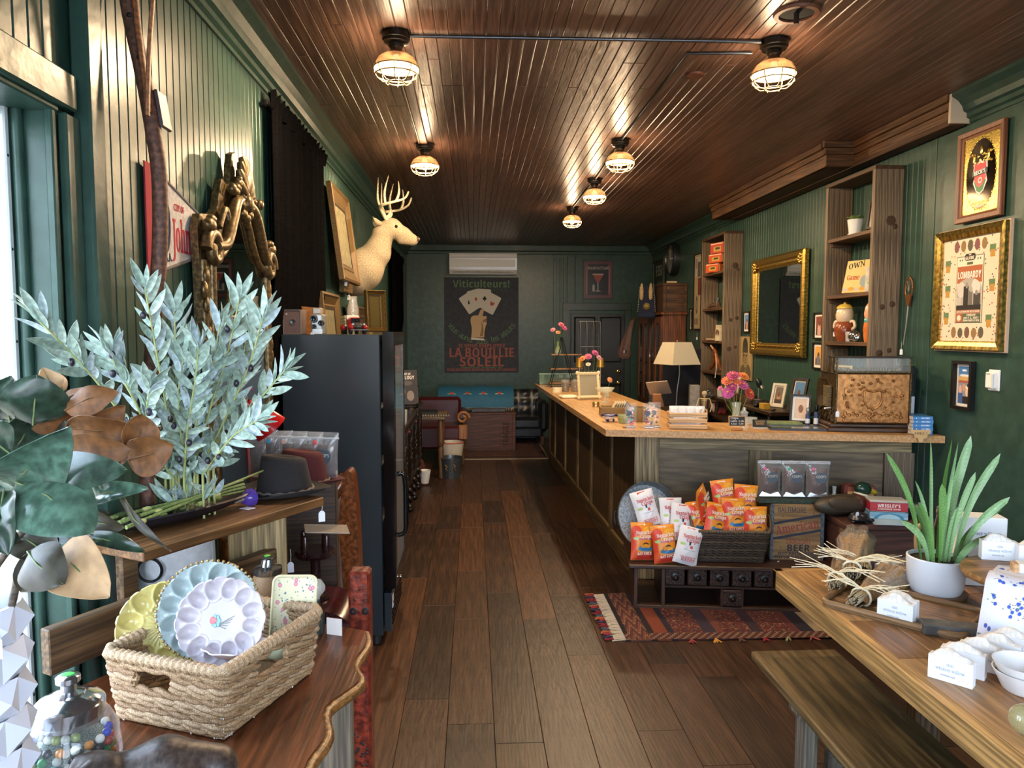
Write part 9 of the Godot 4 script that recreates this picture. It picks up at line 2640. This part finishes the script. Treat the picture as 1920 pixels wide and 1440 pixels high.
func lounge():
	var s: SurfaceTool
	# patterned rug
	var im := Image.create(160, 128, false, Image.FORMAT_RGB8)
	var n := FastNoiseLite.new()
	n.seed = 11
	n.frequency = 0.11
	for x in 160:
		for y in 128:
			var b: int = min(min(x, 159 - x), min(y, 127 - y))
			var v := n.get_noise_2d(absf(x - 80) * 1.3, absf(y - 64) * 1.3)
			var c := Color("3a2a28") if v < 0 else (Color("57453c") if v < 0.22 else Color("6b2c28"))
			if b < 14: c = Color("4a2220") if (x + y) % 7 < 3 else Color("2a2428")
			if b < 3: c = Color("8a7c6a")
			im.set_pixel(x, y, c)
	var t := thing("patterned_rug", "worn dark patterned rug under the trunk at the back", "rug", W(0.42, 0, -10.9))
	s = g()
	q(s, W(-0.65, 0.011, 0.98), W(0.62, 0.011, 0.98), W(0.62, 0.011, -1.0), W(-0.65, 0.011, -1.0))
	bb(s, -0.65, 0.001, -1.0, 0.62, 0.0105, 0.98)
	part(t, "pile", s, printed("rug2", im, 0.95))
	part(t, "selvedge", box(W(1.27, 0.01, 0.02), 0.003), pm("8d8070", 0.9), W(-0.015, 0.006, 0.985))
	# leather sofa
	var lt := mott("101417", "1c2227", 0.3, 0, 6.0, 0.2)
	t = thing("leather_sofa", "black tufted leather sofa against the back wall", "sofa", W(0.3, 0, -11.56))
	part(t, "seat", box(W(1.5, 0.2, 0.75), 0.05, W(0, 0.34, 0.05)), lt)
	part(t, "seat_front", box(W(1.5, 0.14, 0.04), 0.02, W(0, 0.2, 0.41)), lt)
	s = g()
	sheet(s, 40, 14, func(u: float, v: float) -> Vector3:
		var a: float = sin(u * 7 * PI + PI * 0.5)
		var b: float = sin(v * 3 * PI)
		return W((u - 0.5) * 1.5, 0.42 + v * 0.40, -0.18 - v * 0.08 + 0.03 * absf(a * b) + 0.02 * sin(v * PI)), 0.06)
	part(t, "tufted_back", s, lt)
	for i in 6:
		for j in 2: part(t, "button", sphere(W(0.014, 0.014, 0.008), 8, 6), pm("0a0c0e", 0.3), W(-0.6 + i * 0.24 + 0.1 * j, 0.53 + j * 0.16, -0.19 - j * 0.03))
	for e in [-1, 1]:
		part(t, "arm", box(W(0.16, 0.5, 0.8), 0.06, W(e * 0.78, 0.45, 0.02)), lt)
		for z in [-0.3, 0.36]: part(t, "foot", box(W(0.07, 0.14, 0.07), 0.01, W(e * 0.76, 0.07, z)), pm("3a2018", 0.5))
	# trunk with a suitcase and blue blanket
	t = thing("wooden_trunk_table", "big brown wooden packing chest used as a coffee table", "chest", W(0.23, 0.012, -10.86))
	var tw := wood("35190c", "5a321a", "x", 0.5, 2, 6.0)
	part(t, "front", box(W(0.77, 0.53, 0.03), 0.004, W(0, 0.265, 0.25)), tw)
	part(t, "body", box(W(0.75, 0.52, 0.5), 0.003, W(0, 0.26, 0)), tw)
	part(t, "lid", box(W(0.79, 0.035, 0.55), 0.006, W(0, 0.545, 0)), tw)
	for x in [-0.15, 0.16]: part(t, "stencil", box(W(0.004, 0.4, 0.002), 0.0, W(x, 0.26, 0.266)), pm("26120a", 0.7))
	txt(t, "FRAGILE", 0.09, pm("2a150b", 0.8), W(0.24, 0.25, 0.266), W(0, 0, 90), 0.34)
	for e in [-1, 1]: part(t, "end_batten", box(W(0.05, 0.53, 0.012), 0.003, W(e * 0.36, 0.265, 0.27)), tw)
	one("flat_case", "grey flat case lying on the wooden chest", "case", box(W(0.5, 0.05, 0.34), 0.008, W(0, 0.025, 0)), mott("3a3e44", "50545c", 0.6), W(0.22, 0.576, -10.8), 2)
	t = thing("woven_blanket", "teal blue woven blanket with small motifs and white fringe", "blanket", W(0.04, 0, -10.97))
	s = g()
	sheet(s, 20, 16, func(u: float, v: float) -> Vector3:
		var k: float = v
		return W((u - 0.5) * 1.12, 0.63 + 0.30 * sin(k * PI * 0.5) + 0.008 * sin(u * 14), 0.22 - 0.32 * (1.0 - cos(k * PI * 0.5)) * 1.0), 0.01)
	part(t, "cloth", s, blocks("blanket", 128, 48, "1f5f80", [], 0.08))
	for k in 4:
		for m in [["c8603c", 0.06, 0.02, 0.0], ["e0d8c8", 0.12, 0.008, -0.01], ["b8402c", 0.03, 0.035, 0.006]]: part(t, "motif", box(W(m[1], m[2], 0.004), 0.0), pm(m[0], 0.9), W(-0.36 + k * 0.235, 0.84 + m[3], 0.152 + m[3] * 0.2), W(-38, 0, 0))
	s = g()
	for k in 70: tube(s, [W(-0.555 + k * 0.016, 0.635, 0.225), W(-0.555 + k * 0.016 + rng.randf_range(-0.008, 0.008), 0.585 + rng.randf() * 0.015, 0.245)], 0.0022, 4)
	part(t, "fringe", s, pm("c8c4b8", 0.9)).set_meta("kind", "stuff")
	# round-legged table and ottoman chair beyond the sideboard
	var ok := wood("3a2412", "6a4a2a", "y", 0.5, 1, 8.0)
	t = thing("turned_leg_table", "small table on turned legs beyond the dark sideboard", "table", W(-0.62, 0, -8.9))
	part(t, "top", box(W(0.58, 0.04, 0.6), 0.008, W(0, 0.73, 0)), wood("4a3a28", "7d6a50", "x", 0.5))
	for e in [-1, 1]:
		for z in [-0.22, 0.24]: part(t, "leg", lat([V(0.022, 0), V(0.03, 0.02), V(0.022, 0.05), V(0.03, 0.25), V(0.034, 0.36), V(0.02, 0.38), V(0.034, 0.4), V(0.03, 0.45), V(0.03, 0.71)], 14), ok, W(e * 0.23, 0, z))
	s = g()
	for k in 16: tube(s, [W(-0.2 + k * 0.03, 0, 0), W(-0.2 + k * 0.03 + 0.01, 0.0, 0.08)], 0.012, 6)
	one("folded_throw", "grey knitted throw with fringe folded on the small table", "throw", s, mott("5a584e", "8d8a7c", 0.9, 0, 30.0), W(-0.55, 0.763, -8.68))
	one("black_tray", "flat black tray on the small turned-leg table", "tray", box(W(0.36, 0.03, 0.3), 0.006, W(0, 0.015, 0)), pm("16181a", 0.4), W(-0.62, 0.751, -9.0))
	t = thing("scroll_armchair", "maroon leather armchair with carved wooden scroll arm", "armchair", W(-0.42, 0, -9.85))
	var mr := mott("2a0c0e", "451418", 0.35, 0, 6.0)
	part(t, "seat", box(W(0.6, 0.3, 0.6), 0.03, W(-0.05, 0.36, 0)), mr)
	part(t, "back", box(W(0.6, 0.5, 0.14), 0.04, W(-0.05, 0.6, -0.28)), mr)
	s = g()
	var sp := []
	for k in 20:
		var a := 0.4 * k
		var r := 0.085 * (1.0 - k / 26.0)
		sp.append(W(0.28 + cos(a) * r, 0.62 + sin(a) * r, 0.28))
	tube(s, sp, 0.022, 8)
	part(t, "scroll_arm", s, wood("6a3c18", "a06a34", "x", 0.4))
	part(t, "arm_support", box(W(0.12, 0.2, 0.05), 0.015, W(0.28, 0.43, 0.28)), wood("6a3c18", "9a6632", "y", 0.4))
	part(t, "arm_rest", bar([W(0.28, 0.66, 0.28), W(0.28, 0.66, -0.25)], 0.05, 10), mr)
	for e in [-0.3, 0.28]:
		for z in [-0.26, 0.28]: part(t, "leg", lat([V(0.016, 0), V(0.022, 0.05), V(0.016, 0.1), V(0.03, 0.2), V(0.045, 0.22)], 12), ok, W(e, 0, z))
	var wb := thing("enamel_bucket", "cream enamel bucket with red rim under the small table", "bucket", W(-0.285, 0, -9.2))
	part(wb, "pail", lat([V(0, 0), V(0.115, 0), V(0.165, 0.36), V(0.16, 0.36), V(0.11, 0.01), V(0, 0.01)], 28), pm("b8b2a2", 0.3))
	part(wb, "rim", lat([V(0.163, 0.352), V(0.17, 0.358), V(0.163, 0.366)], 28), pm("a83428", 0.4))
	wb = thing("zinc_bucket", "grey zinc bucket with chain handles on the floor", "bucket", W(-0.275, 0, -8.72))
	part(wb, "pail", lat([V(0, 0), V(0.11, 0), V(0.145, 0.25), V(0.14, 0.25), V(0.105, 0.01), V(0, 0.01)], 28), mott("3c444a", "6a747a", 0.35, 0.7, 9.0))
	s = g()
	for e in [-0.055, 0.045]:
		for k in 4: ball(s, W(e + 0.01 * (k % 2), 0.17 - k * 0.02, 0.135 - k * 0.005), W(0.012, 0.01, 0.008), 7, 5)
	part(wb, "chain", s, pm("8d7448", 0.3, 0.8))
	# dark carved sideboards
	var pk := wood("0f0b09", "261b15", "y", 0.35, 0, 9.0)
	t = thing("carved_sideboard", "long black carved sideboard along the left wall", "sideboard", W(-0.80, 0, -7.05))
	part(t, "body", box(W(0.42, 0.62, 2.2), 0.006, W(0, 0.62, 0)), pk)
	part(t, "top", box(W(0.48, 0.04, 2.3), 0.01, W(0.0, 0.95, 0)), pk)
	for k in 4:
		s = g()
		go(0.212, 0.64, 0.8 - k * 0.53, 0, 90)
		frame(s, 0.36, 0.4, [V(0, 0), V(0, 0.01), V(0.02, 0.02), V(0.04, 0.01), V(0.04, 0)])
		var dr := part(t, "door", s, pk)
		s = g()
		for m in 12: ball(s, W(0.222, 0.64 + 0.1 * sin(m * 0.52), 0.8 - k * 0.53 + 0.09 * cos(m * 0.52)), W(0.012, 0.03, 0.025), 7, 5)
		part(dr, "carving", s, pk)
	for k in 5:
		s = g()
		var hx := []
		for m in 24: hx.append(W(0.18 + 0.016 * cos(m * 0.9), 0.04 + m * 0.0115, 1.05 - k * 0.525 + 0.016 * sin(m * 0.9)))
		tube(s, hx, 0.022, 7)
		ball(s, W(0.18, 0.03, 1.05 - k * 0.525), W(0.04, 0.03, 0.04), 10, 6)
		part(t, "twist_leg", s, pk)
	for e in [0.55, -0.2]: part(t, "red_pull", sphere(W(0.016, 0.012, 0.012), 10, 6), pm("8a1c20", 0.3), W(0.225, 0.86, e))
	t = thing("key_desk", "dark wooden desk with honey-coloured lid behind the fridge", "desk", W(-0.80, 0, -5.35))
	part(t, "lid", box(W(0.46, 0.03, 0.62), 0.006, W(0, 0.80, 0)), wood("8a5a28", "c08a48", "z", 0.3, 1, 6.0))
	part(t, "body", box(W(0.44, 0.22, 0.6), 0.004, W(0, 0.675, 0)), wood("1f120a", "3a2212", "x", 0.4))
	for e in [-0.19, 0.19]:
		for z in [-0.26, 0.26]: part(t, "leg", lat([V(0.02, 0), V(0.03, 0.03), V(0.02, 0.07), V(0.03, 0.2), V(0.02, 0.25), V(0.032, 0.4), V(0.032, 0.565)], 12), pk, W(e, 0, z))
	price_tag(W(-0.565, 0.66, -5.04), 10, "white price tag hanging at the honey-lidded desk", 0.25)
	price_tag(W(-0.57, 1.0, -5.95), 15, "white price tag on the black sideboard", 0.06)
	# sideboard goods
	var y := 0.9705
	one("amber_box", "tan wooden box standing on the sideboard behind the fridge", "box", box(W(0.18, 0.4, 0.16), 0.005, W(0, 0.2, 0)), wood("8a6030", "b8864a", "y", 0.5), W(-0.73, y, -6.4), 10)
	t = thing("cocktail_book", "dark cocktail book displayed on an iron easel", "book", W(-0.64, y, -6.85), 14)
	var bk := part(t, "book", box(W(0.24, 0.33, 0.03), 0.003), blocks("book", 60, 84, "23232b", [[0.2, 0.45, 0.5, 0.75, "6a6260", 1], [0.55, 0.6, 0.85, 0.9, "7a706a", 1], [0.3, 0.3, 0.8, 0.45, "4a4648", 1], [0.1, 0.75, 0.4, 0.95, "8a7c70", 1]], 0.1), W(0, 0.26, 0), W(-16, 0, 0))
	txt(bk, "THE ART OF", 0.022, pm("d8d2c8", 0.6), W(0, 0.125, 0.0155), Vector3.ZERO, 0.12)
	txt(bk, "MIXOLOGY", 0.034, pm("e4ded4", 0.6), W(0, 0.09, 0.0155), Vector3.ZERO, 0.18)
	part(t, "easel", bar(spl([W(-0.1, 0.0, 0.1), W(-0.1, 0.08, 0.04), W(-0.1, 0.08, 0.1), W(-0.1, 0.12, 0.11)], 3), 0.008, 6), pm("141416", 0.4, 0.5))
	part(t, "easel", bar(spl([W(0.1, 0.0, 0.1), W(0.1, 0.08, 0.04), W(0.1, 0.08, 0.1), W(0.1, 0.12, 0.11)], 3), 0.008, 6), pm("141416", 0.4, 0.5))
	part(t, "easel_bar", bar([W(-0.1, 0.08, 0.04), W(0.1, 0.08, 0.04)], 0.008, 6), pm("141416", 0.4, 0.5))
	one("wine_cooler", "polished silver wine cooler right of the cocktail book", "wine cooler", lat([V(0, 0), V(0.07, 0), V(0.08, 0.03), V(0.085, 0.22), V(0.095, 0.24), V(0.09, 0.245), V(0.075, 0.05), V(0, 0.04)], 26), pm("9a9690", 0.12, 0.95), W(-0.64, y, -7.35))
	one("black_vase", "black ribbed vase beyond the silver wine cooler", "vase", lat([V(0, 0), V(0.05, 0), V(0.09, 0.1), V(0.07, 0.2), V(0.08, 0.24), V(0, 0.2)], 20, 0.04, 10), pm("121316", 0.3), W(-0.68, y, -7.75))
	for k in 6:
		t = thing("cocktail_glass", ["clear glass at the front left of the sideboard group", "clear glass behind the first on the sideboard", "clear glass in the middle of the sideboard group", "clear glass at back left of the sideboard group", "clear glass beside the amber box", "clear glass nearest the cocktail book"][k], "glass", W(-0.74 + (k % 3) * 0.075, y, -6.1 - (k / 3) * 0.12), 0, "glasses on the sideboard")
		part(t, "bowl", lat([V(0, 0), V(0.025, 0), V(0.03, 0.12), V(0.028, 0.12), V(0.022, 0.01), V(0, 0.01)], 16), glass("d8e0e0", 0.2))
	one("black_case", "flat black case on the near end of the sideboard", "case", box(W(0.26, 0.07, 0.22), 0.006, W(0, 0.035, 0)), pm("17181a", 0.5), W(-0.72, y, -5.97 + 0.0), 4)
	for k in 4: one("silver_trinket", ["silver trinket at the desk's left", "silver trinket second on the desk", "silver trinket third on the desk", "silver trinket at the desk's right"][k], "trinket", lat([V(0, 0), V(0.016, 0), V(0.008, 0.02), V(0.02, 0.05), V(0.012, 0.075), V(0.016, 0.085), V(0, 0.095)], 12), pm("c0beb8", 0.15, 0.9), W(-0.70 + k * 0.045, 0.8155, -5.2 - (k % 2) * 0.05), 0, "silver trinkets on the desk")
	# guitar case and paper cups behind the table leg
	one("guitar_case", "reddish brown guitar case leaning beyond the sideboard", "case", slab(spl([V(-0.1, 0), V(-0.16, 0.12), V(-0.13, 0.26), V(-0.06, 0.36), V(-0.05, 0.8), V(0.05, 0.8), V(0.06, 0.36), V(0.13, 0.26), V(0.16, 0.12), V(0.1, 0)], 4), -0.05, 0.05), mott("3a1c16", "5c2e24", 0.5, 0, 8.0), W(-0.72, 0.002, -8.4), 30)
	t = thing("white_planter", "white geometric planter on the floor beyond the sideboard", "planter", W(-0.56, 0, -8.32))
	part(t, "pot", lat([V(0, 0.02), V(0.045, 0.02), V(0.07, 0.17), V(0.065, 0.17), V(0, 0.05)], 8), pm("c8c8c4", 0.5))
	part(t, "saucer", lat([V(0, 0), V(0.075, 0), V(0.08, 0.02), V(0, 0.02)], 24), pm("2a1c14", 0.5))

func build_all():
	counter()
	right_furniture()
	wall_pictures()
	counter_items()
	back_bar()
	shelf_goods()
	display_corner()
	right_table()
	left_shelf()
	left_plants()
	left_goods()
	basket_goods()
	left_wall_things()
	fridge()
	back_wall_things()
	lounge()
